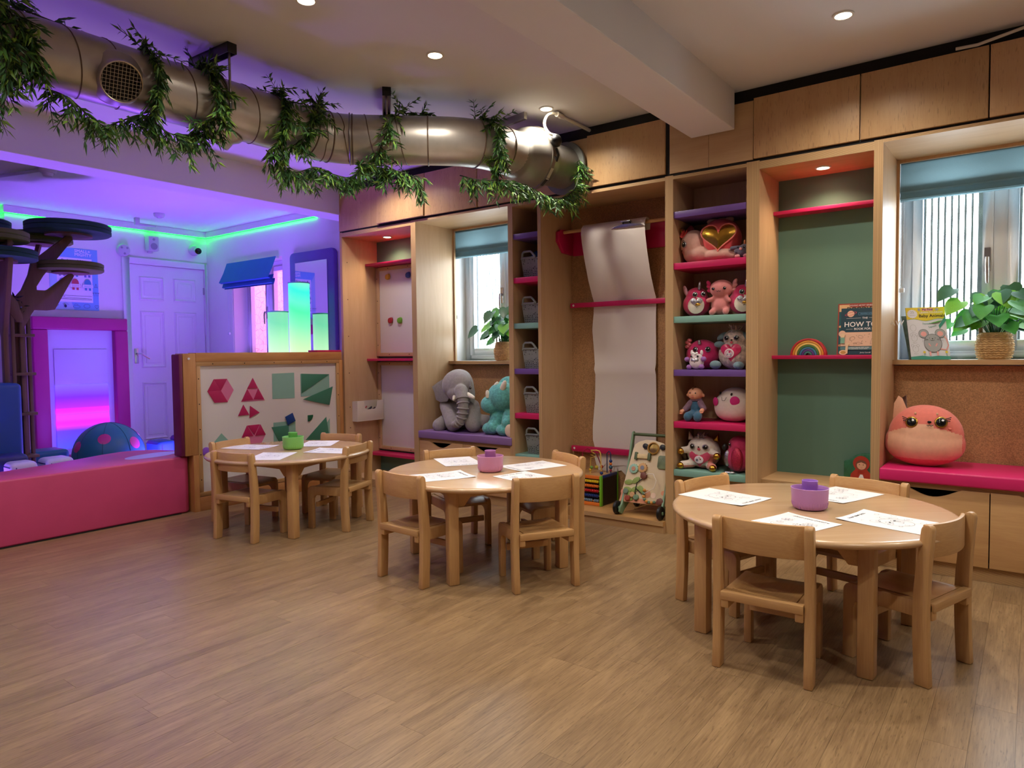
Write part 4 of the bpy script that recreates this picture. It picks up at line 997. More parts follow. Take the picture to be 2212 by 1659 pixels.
for i in range(140):
    p = Vector((-5.72 + random.uniform(-0.05, 0.05), 1.80 + random.uniform(-0.06, 0.06), 1.42 + random.uniform(-0.05, 0.06)))
    d = Vector((random.uniform(-1, 1), random.uniform(-1, 1), random.uniform(-0.3, 1))).normalized(); s = d.orthogonal().normalized() * 0.008
    lv.add([p, p + d * 0.02 + s, p + d * 0.045, p + d * 0.02 - s], [(0, 1, 2, 3)])
part(lv, 'fork_foliage', mat('dark_leaf', (24, 48, 30), 0.7, var=0.2), t, kind='stuff', smooth=0)

# ------------------------------------------------------------------ low divider with magnetic board
t = thing('pine_partition', 'low pine room divider with a white magnetic board', 'room divider', (-4.55, 3.03, 0))
part(MB().box(-4.60, -4.498, 2.365, 2.455, 0.385, 1.07), 'post', PINE_Z, t, bevel=0.004)
part(MB().box(-4.60, -4.498, 2.338, 2.364, 0.385, 1.065), 'post_pad', mat('plum_vinyl_pad', (110, 30, 70), 0.5, var=0.03), t, bevel=0.008)
part(MB().box(-4.60, -4.498, 2.418, 2.4555, 0, 0.385), 'post_foot', PINE_Z, t, smooth=0)
part(MB().cyl((-4.499, 2.405, 1.035), (-4.494, 2.405, 1.035), 0.008, n=14), 'bolt_cap', MATS['white_cap'], t)
part(MB().box(-4.60, -4.50, 2.456, 3.69, 1.012, 1.074), 'top_rail', PINE_Y, t, bevel=0.003)
part(MB().box(-4.60, -4.50, 2.456, 3.69, 0.0, 0.095), 'bottom_rail', PINE_Y, t, bevel=0.003)
part(MB().box(-4.60, -4.50, 3.66, 3.695, 0.095, 1.012), 'end_stile', PINE_Z, t, bevel=0.003)
part(MB().box(-4.58, -4.515, 2.456, 3.66, 0.095, 1.012), 'magnetic_board', WBOARD, t, smooth=0)
for a, b, n in (((-4.515, 2.456, 0.998), (-4.515, 3.66, 0.998), 5), ((-4.515, 2.456, 0.112), (-4.515, 3.66, 0.112), 5)):
    batten(t, a, b, 0.028, 0.013, BEECH_Y, n, (1, 0, 0))
for yb in (2.472, 3.646): batten(t, (-4.515, yb, 0.126), (-4.515, yb, 0.984), 0.028, 0.013, BEECH_V, 5, (1, 0, 0))
solo(MB().box(-4.62, -4.505, 3.45, 3.69, 1.0745, 1.089), 'pink_board', PINK, 'short pink board lying on top of the pine divider by the cabinet end', 'board', bevel=0.002)
PK1 = mat('printed_pink_shape', (222, 120, 160), 0.5, var=0.02); PK2 = mat('magenta_magnet', (186, 28, 92), 0.4, var=0.02)
GR1 = mat('printed_sage_shape', (140, 184, 168), 0.5, var=0.02); GR2 = mat('green_magnet', (64, 128, 104), 0.4, var=0.02)
BLM = mat('blue_magnet', (14, 64, 140), 0.4, var=0.02); DGM = mat('dark_green_magnet', (20, 92, 62), 0.4, var=0.02)
XB = -4.5145
def printed(pts, m_): part(MB().prism(pts, (XB, 0, 0), (0, 1, 0), (0, 0, 1), (0.0012, 0, 0)), 'printed_shape', m_, t, smooth=0)
def magnet(pts, m_, label, group, lay=0):
    solo(MB().prism(pts, (XB + 0.0014 + lay * 0.004, 0, 0), (0, 1, 0), (0, 0, 1), (0.0035, 0, 0)), 'board_magnet', m_, label, 'magnet', group, bevel=0.0006)
hexc = (2.636, 0.810); hexp = [(hexc[0] + 0.098 * math.cos(R(a)), hexc[1] + 0.094 * math.sin(R(a))) for a in range(0, 360, 60)]
printed(hexp, PK1)
GP = 'magenta triangle magnets'
for i, w_ in ((1, 'top right'), (2, 'upper left'), (3, 'lower left'), (4, 'bottom right')):
    if i == 1: continue
    a, b = hexp[i], hexp[(i + 1) % 6]
    magnet([hexc, a, b], PK2, {2: 'magenta triangle magnet on the upper left of the pink hexagon', 3: 'magenta triangle magnet on the lower left of the pink hexagon', 4: 'magenta triangle magnet at the bottom of the pink hexagon'}[i], GP)
magnet([(hexc[0], hexc[1]), hexp[1], hexp[2]], PK2, 'magenta triangle magnet at the top of the pink hexagon', GP)
printed([(2.885, 0.892), (2.98, 0.722), (2.788, 0.722)], PK1)
magnet([(2.885, 0.888), (2.922, 0.815), (2.838, 0.815)], PK2, 'magenta triangle magnet at the top of the big pink triangle', GP)
magnet([(2.838, 0.811), (2.883, 0.733), (2.792, 0.727)], PK2, 'magenta triangle magnet at the left foot of the big pink triangle', GP)
magnet([(2.926, 0.811), (2.972, 0.731), (2.888, 0.735)], PK2, 'magenta triangle magnet at the right foot of the big pink triangle', GP)
magnet([(2.804, 0.702), (2.848, 0.626), (2.761, 0.624)], PK2, 'upright magenta triangle magnet, the left of a loose pair', GP)
magnet([(2.857, 0.690), (2.932, 0.636), (2.851, 0.602)], PK2, 'magenta triangle magnet pointing right, of the loose pair', GP)
h2 = (2.882, 0.470); hp2 = [(h2[0] + 0.096 * math.cos(R(a)), h2[1] + 0.092 * math.sin(R(a))) for a in range(0, 360, 60)]
printed(hp2, PK1)
magnet([(h2[0] + 0.003, h2[1] + 0.006), hp2[1], hp2[2]], PK2, 'magenta triangle magnet in the middle of the lower pink hexagon', GP)
magnet([(h2[0] - 0.006, h2[1]), (hp2[2][0] - 0.006, hp2[2][1]), hp2[3]], PK2, 'magenta triangle magnet at the left of the lower pink hexagon', GP)
magnet([(h2[0] + 0.01, h2[1]), (hp2[1][0] + 0.006, hp2[1][1]), hp2[0]], PK2, 'magenta triangle magnet at the right of the lower pink hexagon', GP)
printed([(3.046, 0.916), (3.238, 0.918), (3.238, 0.724), (3.045, 0.728)], GR1)
printed([(3.294, 0.907), (3.567, 0.897), (3.567, 0.735), (3.294, 0.732)], GR1)
GG = 'green magnets'
magnet([(3.302, 0.908), (3.565, 0.895), (3.30, 0.757)], GR2, 'green triangle magnet on the upper right sage square', GG)
magnet([(3.31, 0.710), (3.595, 0.797), (3.56, 0.650)], GR2, 'long green triangle magnet slanting below the sage square', GG, 1)
printed([(3.047, 0.551), (3.239, 0.551), (3.237, 0.36), (3.045, 0.36)], GR1)
magnet([(3.029, 0.519), (3.177, 0.522), (3.176, 0.39), (3.10, 0.385)], GR2, 'green magnet on the lower sage square behind the pot', GG)
printed([(3.40, 0.35), (3.563, 0.541), (3.563, 0.35)], GR1)
magnet([(3.324, 0.39), (3.527, 0.556), (3.557, 0.37)], GR2, 'green triangle magnet at the lower right of the board', GG)
printed([(2.632, 0.514), (2.70, 0.44), (2.56, 0.44)], GR1)
printed([(2.56, 0.36), (2.66, 0.42), (2.72, 0.30), (2.6, 0.26)], GR1)
magnet([(3.145, 0.587), (3.211, 0.613), (3.236, 0.550), (3.169, 0.522)], BLM, 'tilted blue square magnet above the green pot', 'small loose magnets', 1)
magnet([(3.352, 0.583), (3.402, 0.583)] + [(3.352 + 0.05 * math.cos(R(a)), 0.583 - 0.05 * math.sin(R(a))) for a in (15, 35, 55, 75, 90)], DGM, 'small dark green quarter-round magnet', 'small loose magnets')
magnet([(2.515 + 0.03 * math.cos(R(a)), 0.40 + 0.03 * math.sin(R(a))) for a in range(0, 360, 24)], mat('violet_magnet', (150, 90, 220), 0.4, var=0), 'small violet round magnet at the left edge of the board', 'small loose magnets')
# ------------------------------------------------------------------ round nursery tables
def build_table():
    t = thing('round_table', 'x', 'table', (0, 0, 0), 'round nursery tables')
    part(MB().lathe([(0.30, 0.434), (0.478, 0.434), (0.488, 0.4365), (0.4945, 0.443), (0.4965, 0.4475), (0.4945, 0.453), (0.488, 0.4585), (0.478, 0.46), (0.0, 0.46)], n=72), 'table_top', TABLETOP, t, smooth=50)
    lr = 0.40
    for a in (0, 90, 180, 270):
        c, s = math.cos(R(a)), math.sin(R(a))
        M = Matrix.Rotation(R(a), 4, 'Z')
        pts = [(-0.026, -0.012), (-0.012, -0.026), (0.014, -0.026), (0.026, -0.014), (0.026, 0.014), (0.014, 0.026), (-0.012, 0.026), (-0.026, 0.012)]
        q = [((p[0] - p[1]) * 0.7071, (p[0] + p[1]) * 0.7071) for p in [(-0.025, -0.025), (0.025, -0.025), (0.025, 0.025), (-0.025, 0.025)]]
        part(MB().prism(q, (lr, 0, 0), (1, 0, 0), (0, 1, 0), (0, 0, 0.434)).xf(M), 'leg', BEECH_V, t, bevel=0.006, seg=2)
        A = Vector((lr * c, lr * s, 0)); B = Vector((-lr * s, lr * c, 0)); d = (B - A).normalized(); mid = (A + B) / 2; n = mid.normalized()
        hl = (B - A).length / 2 - 0.024
        # apron with an arched lower edge
        ap = [(-hl, 0.434), (-hl, 0.355)] + [(hl * u, 0.385 + 0.014 * (1 - u * u) ** 0.5 if abs(u) < 0.82 else 0.355 + (0.82 - abs(u)) * -0.0) for u in [i / 8 for i in range(-7, 8)]] + [(hl, 0.355), (hl, 0.434)]
        part(MB().prism(ap, mid - n * 0.009, d, (0, 0, 1), n * 0.018), 'apron', BEECH_X, t, bevel=0.001)
    return t
TBL = [((-0.668, 2.729), 40, 'round beech table nearest the camera, on the right, with a lilac pot'),
       ((-2.214, 2.709), 17, 'round beech table in the middle with a mauve pot'),
       ((-3.716, 2.623), -34, 'round beech table farthest left, with a green pot, by the divider')]
proto = build_table()
for i, (c, a, lab) in enumerate(TBL):
    o = proto if i == 0 else copy_tree(proto)
    place(o, (c[0], c[1], 0), a); o['label'] = lab

# ------------------------------------------------------------------ nursery chairs
def build_chair():
    t = thing('nursery_chair', 'x', 'chair', (0, 0, 0), 'beech nursery chairs')
    for sgn in (-1, 1):
        xa, xb = (0.1295, 0.1575) if sgn > 0 else (-0.1575, -0.1295)
        # rear post: bowed slightly, rounded top
        prof = []
        for i in range(9):
            u = i / 8; z = 0.492 * u; prof.append((-0.004 + 0.012 * math.sin(math.pi * u * 0.95) - 0.006 * u, z))
        back = [(p[0], p[1]) for p in prof]; top = [(prof[-1][0] + 0.003, 0.503), (prof[-1][0] + 0.013, 0.51), (prof[-1][0] + 0.026, 0.508), (prof[-1][0] + 0.034, 0.498)]
        w = [0.046 - 0.010 * max(0, (i / 8 - 0.55) / 0.45) for i in range(9)]
        front = [(prof[i][0] + w[i], prof[i][1]) for i in range(8, -1, -1)]
        part(MB().prism(back + top + front, (xa, 0, 0), (0, 1, 0), (0, 0, 1), (xb - xa, 0, 0)), 'rear_leg', BEECH_V, t, bevel=0.005, seg=2)
        # front leg sweeping round into the side rail
        xa, xb = (0.103, 0.129) if sgn > 0 else (-0.129, -0.103)
        pl = [(0.252, 0.0), (0.29, 0.0), (0.29, 0.222)] + [(0.262 + 0.028 * math.cos(R(a)), 0.229 + 0.028 * math.sin(R(a))) for a in (0, 20, 45, 70, 90)] + [(0.0, 0.257), (0.0, 0.205), (0.205, 0.205)] + [(0.222 + 0.03 * math.sin(R(a)), 0.175 + 0.03 * math.cos(R(a))) for a in (10, 35, 60, 85)]
        part(MB().prism(pl, (xa, 0, 0), (0, 1, 0), (0, 0, 1), (xb - xa, 0, 0)), 'front_leg', BEECH_V, t, bevel=0.004, seg=2)
    # dished seat
    nx, ny = 8, 6; vs = []; fs = []
    def sz(u, v): return 0.2595 - 0.007 * (1 - (2 * u - 1) ** 2) * math.sin(math.pi * min(1, v * 1.05))
    for k, dz in ((0, 0), (1, -0.013)):
        for j in range(ny + 1):
            for i in range(nx + 1):
                u, v = i / nx, j / ny; vs.append((-0.1025 + 0.205 * u, 0.024 + 0.264 * v, sz(u, v) + dz - (0.02 if v == 1 else 0)))
    N = (nx + 1) * (ny + 1)
    for j in range(ny):
        for i in range(nx):
            a = j * (nx + 1) + i; fs.append((a, a + 1, a + nx + 2, a + nx + 1)); fs.append((N + a, N + a + nx + 1, N + a + nx + 2, N + a + 1))
    bd = [i for i in range(nx + 1)] + [j * (nx + 1) + nx for j in range(1, ny + 1)] + [ny * (nx + 1) + i for i in range(nx - 1, -1, -1)] + [j * (nx + 1) for j in range(ny - 1, 0, -1)]
    for i in range(len(bd)): fs.append((bd[(i + 1) % len(bd)], bd[i], N + bd[i], N + bd[(i + 1) % len(bd)]))
    part(MB().add(vs, fs), 'seat', BEECH_Y, t, smooth=45)
    part(MB().box(-0.129, 0.129, -0.004, 0.0225, 0.232, 0.26), 'seat_rail', BEECH_X, t, bevel=0.003)
    # curved backrest
    pts_o = []; pts_i = []
    for i in range(13):
        u = -1 + i / 6; yb = 0.020 - 0.026 * (1 - u * u)
        pts_o.append((0.131 * u, yb)); pts_i.append((0.131 * u, yb + 0.014))
    part(MB().prism(pts_o + pts_i[::-1], (0, 0, 0.397), (1, 0, 0), (0, 1, 0), (0, 0, 0.107)), 'backrest', BEECH_X, t, bevel=0.004, seg=2)
    part(MB().box(-0.104, 0.104, 0.232, 0.250, 0.128, 0.158), 'stretcher', BEECH_X, t, bevel=0.003)
    part(MB().box(-0.104, 0.104, 0.12, 0.138, 0.215, 0.245), 'seat_bearer', BEECH_X, t, bevel=0.003)
    return t
CH = [((-1.146, 2.878), -19, 'nursery chair at the right table, on its far left side by the toy tower'),
      ((-0.683, 2.215), 91.6, 'nursery chair at the right table, near side, back to the camera'),
      ((-0.194, 2.586), 161.7, 'nursery chair at the right end of the right table'),
      ((-0.5425, 3.2115), -103.6, 'nursery chair at the right table, far side by the pink bench'),
      ((-2.3125, 2.200), 87.0, 'nursery chair at the middle table, near left, back to the camera'),
      ((-1.699, 2.508), 147.5, 'nursery chair at the middle table, near right, with striped grain on its post'),
      ((-1.989, 3.16), -118.3, 'nursery chair at the middle table, far right in front of the abacus'),
      ((-2.6775, 2.952), -26.1, 'nursery chair at the middle table, far left in front of the lilac bench'),
      ((-3.608, 2.1565), 101.4, 'nursery chair at the left table, near side, back to the camera'),
      ((-3.279, 2.8095), 199.7, 'nursery chair at the right end of the left table'),
      ((-3.831, 3.125), -72.9, 'nursery chair at the left table, far side near the wall pen box'),
      ((-4.185, 2.489), 12.1, 'nursery chair at the left table, squeezed against the magnetic board')]
protoc = build_chair()
for i, (c, a, lab) in enumerate(CH):
    o = protoc if i == 0 else copy_tree(protoc)
    place(o, (c[0], c[1], 0), a - 90); o['label'] = lab

# ------------------------------------------------------------------ crayon pots
def pot(c, m_, mi_, lab, pens):
    t = thing('crayon_pot', lab, 'pot', (c[0], c[1], 0.4605), 'crayon pots')
    n = 40
    prof = [(0.0, 0.0), (0.046, 0.0), (0.057, 0.006), (0.0625, 0.02), (0.065, 0.076), (0.0665, 0.079), (0.064, 0.08), (0.0615, 0.076), (0.059, 0.02), (0.05, 0.008), (0.0, 0.008)]
    part(MB().lathe(prof, (c[0], c[1], 0.4605), n=n, capb=False, capt=False), 'bowl', m_, t)
    rb = MB()
    for k in range(36):
        a = 2 * math.pi * k / 36; d = Vector((math.cos(a), math.sin(a), 0)); p = Vector((c[0], c[1], 0.4605))
        rb.tube([p + d * 0.056 + Vector((0, 0, 0.005)), p + d * 0.0622 + Vector((0, 0, 0.02)), p + d * 0.0628 + Vector((0, 0, 0.03))], 0.0012, 5)
    part(rb, 'base_ribs', m_, t, kind='stuff')
    part(MB().lathe([(0.025, 0.01), (0.0275, 0.103), (0.0285, 0.105), (0.027, 0.106), (0.0255, 0.104), (0.023, 0.02), (0, 0.02)], (c[0], c[1], 0.4605), n=32, capb=False, capt=False), 'centre_cup', mi_, t)
    for a in (10, 130, 250):
        d = Vector((math.cos(R(a)), math.sin(R(a)), 0)); s = Vector((-d.y, d.x, 0)) * 0.001
        part(MB().obox(Vector((c[0], c[1], 0.502)) + d * 0.044, d * 0.017, s, (0, 0, 0.034)), 'divider', mi_, t)
    for k, (col, a, rr, h, tl) in enumerate(pens):
        d = Vector((math.cos(R(a)), math.sin(R(a)), 0)); b = Vector((c[0], c[1], 0.47)) + d * rr; e = b + Vector((0, 0, h)) + d * tl
        o = thing('crayon', 'x', 'crayon', b, 'crayons in the pots')
        cm = mat('crayon_%d_%d_%d' % col, col, 0.6, var=0)
        part(MB().tube([b, b + (e - b) * 0.86], 0.0048, 10), 'barrel', cm, o)
        part(MB().lathe([(0.0046, 0), (0.0018, (e - b).length * 0.12), (0.0, (e - b).length * 0.14)], b + (e - b) * 0.86, (e - b), 10), 'tip', cm, o)
        o['label'] = ['orange', 'brown', 'tan', 'dark'][k % 4] + ' crayon standing in ' + lab.split(' on ')[0].replace('divided ', 'the ')
pot((-0.656, 2.705), mat('lilac_plastic', (184, 130, 196), 0.4, var=0.0), mat('violet_plastic', (168, 116, 214), 0.4, var=0.0), 'lilac divided pot on the right table', [((222, 110, 50), 195, 0.045, 0.058, 0.006), ((120, 60, 50), 20, 0.045, 0.062, 0.006), ((206, 140, 110), -20, 0.042, 0.06, 0.01)])
pot((-2.161, 2.688), mat('mauve_plastic', (198, 134, 178), 0.4, var=0.0), mat('mauve_cup_plastic', (180, 114, 178), 0.4, var=0.0), 'mauve divided pot on the middle table', [])
pot((-3.722, 2.65), mat('light_green_plastic', (130, 206, 104), 0.4, var=0.0), mat('green_cup_plastic', (112, 196, 92), 0.4, var=0.0), 'light green divided pot on the left table', [((120, 70, 50), 215, 0.046, 0.062, 0.006), ((90, 60, 50), 190, 0.046, 0.06, 0.01)])

# ------------------------------------------------------------------ colouring sheets
PP = [((-0.99, 2.735), -15, 'colouring sheet at the far left of the right table', 0), ((-0.655, 2.41), 69, 'colouring sheet at the near side of the right table, heading readable', 1), ((-0.372, 2.645), 165, 'colouring sheet at the right end of the right table', 2), ((-0.622, 3.03), -109.5, 'colouring sheet behind the lilac pot on the right table', 3),
      ((-2.51, 2.84), -34, 'colouring sheet at the far left of the middle table', 2), ((-2.08, 2.935), -108, 'colouring sheet at the far right of the middle table', 3), ((-2.275, 2.44), 63, 'colouring sheet at the near left of the middle table', 0), ((-1.893, 2.646), 167.5, 'colouring sheet at the near right of the middle table', 1),
      ((-4.046, 2.555), 20, 'colouring sheet at the far left of the left table', 1), ((-3.565, 2.385), 125, 'colouring sheet at the near side of the left table', 0), ((-3.80, 2.91), -51, 'colouring sheet at the far right of the left table behind the green pot', 2), ((-3.436, 2.735), 204, 'colouring sheet at the right end of the left table', 3)]
for k, (c, a, lab, kind) in enumerate(PP):
    v = Vector((math.cos(R(a)), math.sin(R(a)), 0)); u = Vector((v.y, -v.x, 0)); o = Vector((c[0], c[1], 0.4608))
    t = thing('colouring_sheet', lab, 'paper', o, 'colouring sheets')
    mb = MB(); nx, ny = 4, 6; vs = []; fs = []; rnd = random.Random(k)
    cu = [rnd.uniform(0.0005, 0.004) for _ in range(4)]
    def hz(p, q):
        return 0.0004 + cu[0] * max(0, p) ** 3 * max(0, q) ** 3 + cu[1] * max(0, -p) ** 3 * max(0, q) ** 3
    for j in range(ny + 1):
        for i in range(nx + 1):
            p, q = -1 + 2 * i / nx, -1 + 2 * j / ny
            vs.append(o + u * 0.105 * p + v * 0.1485 * q + Vector((0, 0, hz(p, q))))
    for j in range(ny):
        for i in range(nx):
            b = j * (nx + 1) + i; fs.append((b, b + 1, b + nx + 2, b + nx + 1))
    part(mb.add(vs, fs), 'sheet', PAPER, t)
    cv = Canvas(o, u, v, 0.00012); cv.h = 0.0007
    cv.text('colour your picture', 0, 0.118, 0.0185, BLACKLINE, 'CENTER', bold=0.0004)
    r3 = random.Random(kind * 17 + 5)
    w = 0.0012
    if kind % 2 == 0:   # rounded animal with big eyes and curls
        cv.ring(0, -0.01, 0.048, w, GREYLINE, 0.055); cv.ring(-0.018, 0.005, 0.01, w, GREYLINE, 0.012); cv.ring(0.018, 0.005, 0.01, w, GREYLINE, 0.012)
        cv.disc(-0.017, 0.004, 0.004, BLACKLINE); cv.disc(0.019, 0.004, 0.004, BLACKLINE)
        cv.ring(-0.035, 0.045, 0.016, w, GREYLINE); cv.ring(0.035, 0.045, 0.016, w, GREYLINE); cv.ring(0, -0.02, 0.018, w, GREYLINE, 0.012, a0=190, a1=350)
    else:               # flowers and a bird
        for (fx, fy, fr) in ((-0.045, 0.06, 0.013), (0.05, 0.05, 0.016), (0.04, -0.08, 0.018)):
            for q in range(6): cv.ring(fx + fr * math.cos(R(60 * q)), fy + fr * math.sin(R(60 * q)), fr * 0.55, w, GREYLINE, n=12)
            cv.ring(fx, fy, fr * 0.4, w, GREYLINE, n=10)
        cv.ring(-0.01, -0.01, 0.04, w, GREYLINE, 0.032, rot=20); cv.ring(0.03, 0.018, 0.018, w, GREYLINE); cv.disc(0.034, 0.021, 0.004, BLACKLINE); cv.disc(0.022, 0.021, 0.003, BLACKLINE)
        cv.ring(-0.02, -0.012, 0.022, w, GREYLINE, 0.014, rot=30, a0=180, a1=360)
    for q in range(16):
        x, y = r3.uniform(-0.085, 0.085), r3.uniform(-0.13, 0.09)
        cv.ring(x, y, r3.uniform(0.004, 0.014), w, GREYLINE, r3.uniform(0.004, 0.012), n=10, rot=r3.uniform(0, 180), a0=0, a1=r3.choice((180, 270, 360)))
    cv.done('printed_drawing', t)

# ------------------------------------------------------------------ ventilation duct
DZ = 2.185; DR = 0.125
path = [Vector((-2.986, -1.6, DZ)), Vector((-2.986, 2.25, DZ))]
def arc(p0, p1, p2, n=10):  # quadratic bend
    return [p0 * (1 - u) ** 2 + p1 * 2 * u * (1 - u) + p2 * u * u for u in [i / n for i in range(n + 1)]]
A0, A1, A2 = Vector((-2.986, 2.25, DZ)), Vector((-2.986, 2.40, DZ)), Vector((-2.876, 2.50, DZ))
B0, B1, B2 = Vector((-2.56, 2.79, DZ)), Vector((-2.415, 2.92, DZ)), Vector((-2.405, 3.10, DZ))
pts = [Vector((-2.986, -1.6 + 3.85 * i / 20, DZ)) for i in range(21)] + arc(A0, A1, A2)[1:] + [A2.lerp(B0, i / 8) for i in range(1, 9)] + arc(B0, B1, B2)[1:] + [Vector((-2.395, 3.24, DZ))]
t = thing('ventilation_duct', 'big galvanised steel ventilation duct hung under the ceiling, bending towards the cupboards', 'duct', (-2.8, 2.4, DZ))
part(MB().tube(pts, DR, 40, caps=False), 'duct_pipe', STEEL, t, smooth=60)
# arc-length helper along the centre line
cum = [0.0]
for i in range(1, len(pts)): cum.append(cum[-1] + (pts[i] - pts[i - 1]).length)
def along(s):
    s = max(0, min(cum[-1] - 1e-6, s)); i = 0
    while cum[i + 1] < s: i += 1
    u = (s - cum[i]) / (cum[i + 1] - cum[i]); p = pts[i].lerp(pts[i + 1], u)
    a = pts[max(0, i - 1)]; b = pts[min(len(pts) - 1, i + 2)]; d = (b - a).normalized()
    return p, d, Vector((d.y, -d.x, 0)).normalized()      # point, direction, side facing the room
def s_at_y(y): return y + 1.6      # straight run only
def on_duct(s, ang, r=DR):
    p, d, sd = along(s); return p + (sd * math.cos(R(ang)) + Vector((0, 0, 1)) * math.sin(R(ang))) * r
hel = []
s0, s1, pit = s_at_y(-0.5), s_at_y(2.22), 0.15
n = int((s1 - s0) / pit * 30)
for i in range(n): hel.append(on_duct(s0 + (s1 - s0) * i / n, -12.0 * i, DR + 0.0006))
part(MB().tube(hel, 0.0026, 5), 'spiral_seam', STEELD, t)
hel = []; sa, sb = cum[-1] - 1.16, cum[-1] - 0.64; n = int((sb - sa) / pit * 30)
for i in range(n): hel.append(on_duct(sa + (sb - sa) * i / n, -12.0 * i, DR + 0.0006))
part(MB().tube(hel, 0.0026, 5), 'spiral_seam', STEELD, t)
for s in (s_at_y(2.24), s_at_y(2.37), s_at_y(2.5), cum[-1] - 0.56, cum[-1] - 0.30, cum[-1] - 0.13):
    part(MB().tube([on_duct(s, a, DR + 0.001) for a in range(0, 360, 10)], 0.004, 6, closed=True), 'joint_ring', STEELD, t)
# round grille outlets on short spigots
def outlet(y, out, label_s, r=0.075, grille=True):
    out = Vector(out).normalized(); c = Vector((-2.986, y, DZ)); e = c + out * 0.155
    o = part(MB().lathe([(r + 0.03, 0.085), (r + 0.024, 0.105), (r + 0.006, 0.125), (r + 0.002, 0.165), (r - 0.002, 0.165), (r - 0.002, 0.1)], c, out, 36, False, False), 'outlet_spigot', STEEL, t)
    part(MB().lathe([(0, 0.134), (r - 0.002, 0.134)], c, out, 30, False, False), 'outlet_throat_shade', DARKGAP, o)  # dark disc stands in for the shade inside the outlet
    g = MB(); u = out.orthogonal().normalized(); w = out.cross(u)
    u, w = (u + w).normalized(), (w - u).normalized()
    if grille:
        for k in range(-5, 6):
            h = (r * r - (k * 0.0135) ** 2)
            if h <= 0: continue
            h = math.sqrt(h)
            g.tube([c + out * 0.16 + u * k * 0.0135 - w * h, c + out * 0.16 + u * k * 0.0135 + w * h], 0.0009, 5)
            g.tube([c + out * 0.161 + w * k * 0.0135 - u * h, c + out * 0.161 + w * k * 0.0135 + u * h], 0.0009, 5)
        part(g, 'wire_grille', mat('pale_wire', (196, 184, 160), 0.4, 0.8, var=0), o)
    part(MB().tube([c + out * 0.163 + (u * math.cos(R(a)) + w * math.sin(R(a))) * r for a in range(0, 360, 12)], 0.003, 6, closed=True), 'outlet_rim', mat('bright_steel_rim', (206, 196, 178), 0.3, 1.0, var=0), o)
outlet(1.305, (0.86, -0.10, -0.42), '')
outlet(1.85, (-0.42, -0.42, -0.8), '')
outlet(0.2, (0.86, 0, -0.5), '')

# hangers: ceiling channel with two threaded rods and a clamp band
def hanger(a, b, s_mid, label):
    a, b = Vector(a), Vector(b); d = (b - a).normalized(); sd = Vector((-d.y, d.x, 0))
    t = thing('duct_hanger', label, 'bracket', (a + b) / 2, 'duct hangers')
    o = part(MB().obox((a + b) / 2 + Vector((0, 0, -0.004)), (b - a) / 2, sd * 0.022, (0, 0, 0.004)).obox((a + b) / 2 + Vector((0, 0, -0.022)) + sd * 0.02, (b - a) / 2, sd * 0.002, (0, 0, 0.022)).obox((a + b) / 2 + Vector((0, 0, -0.022)) - sd * 0.02, (b - a) / 2, sd * 0.002, (0, 0, 0.022)), 'channel', GREYM, t, smooth=0)
    for e in (a, b):
        part(MB().obox(e + Vector((0, 0, -0.022)) + d * (0.002 if e is b else -0.002), d * 0.003, sd * 0.0225, (0, 0, 0.0225)), 'end_cap', BLACK, t, bevel=0.002)
    for e, q in ((a, 1), (b, -1)):
        p = e + d * 0.02 * q
        part(MB().cyl(p + Vector((0, 0, -0.035)), Vector((p.x, p.y, DZ - 0.02)), 0.0055, n=10), 'threaded_rod', mat('zinc_rod', (150, 146, 142), 0.35, 0.9, var=0), t)
        part(MB().cyl(Vector((p.x, p.y, DZ - 0.002)), Vector((p.x, p.y, DZ + 0.012)), 0.01, n=6).cyl(Vector((p.x, p.y, DZ - 0.05)), Vector((p.x, p.y, DZ - 0.02)), 0.006, n=8), 'nut', BLACK, t)
    part(MB().tube([on_duct(s_mid, an, DR + 0.004) for an in range(0, 360, 10)], 0.0045, 6, closed=True), 'clamp_band', mat('zinc_rod', (150, 146, 142), 0.35, 0.9, var=0), t)
hanger((-3.136, 1.745, CZ), (-2.836, 1.755, CZ), s_at_y(1.75), 'ceiling channel and rods carrying the straight part of the duct')
mid = Vector((-2.8125, 2.645, CZ))
hanger((-2.944, 2.767, CZ), (-2.681, 2.523, CZ), cum[-1] - 0.97, 'ceiling channel and rods carrying the duct bend, seen end-on')

# inline fan and wall flange
t = thing('duct_fan', 'bulging steel inline fan where the duct meets the cupboards', 'fan', (-2.39, 3.4, DZ))
fa = Vector((-2.398, 3.22, DZ)); fd = (Vector((-2.34, 3.70, DZ)) - fa).normalized(); fl_ = (Vector((-2.34, 3.70, DZ)) - fa).length
FANST = mat('fan_casing_steel', (142, 136, 128), 0.45, 0.6, var=0.05)
part(MB().lathe([(DR + 0.001, -0.03), (DR + 0.002, 0.02), (0.135, 0.035), (0.158, 0.06), (0.172, 0.10), (0.176, 0.135), (0.178, 0.14)], fa, fd, 48, False, False), 'intake_cone', FANST, t)
part(MB().lathe([(0.178, 0.14), (0.184, 0.142), (0.184, 0.168), (0.178, 0.17), (0.165, 0.21), (0.14, 0.25), (DR, 0.28), (DR, fl_ - 0.005)], fa, fd, 48, False, False), 'casing', FANST, t)
part(MB().lathe([(DR, fl_ - 0.03), (0.158, fl_ - 0.028), (0.160, fl_ - 0.016), (DR, fl_ - 0.014)], fa, fd, 48, False, False), 'wall_flange', mat('grey_rubber_flange', (110, 112, 108), 0.5, var=0.03), t)
uu = fd.cross(Vector((0, 0, 1))).normalized()      # towards the room's right
def onfan(s, an, r): return fa + fd * s + (uu * math.cos(R(an)) + Vector((0, 0, 1)) * math.sin(R(an))) * r
jb = onfan(0.155, 18, 0.205)
part(MB().ell(jb, (0.03, 0.038, 0.036), 16, 10), 'junction_box', BLACK, t)
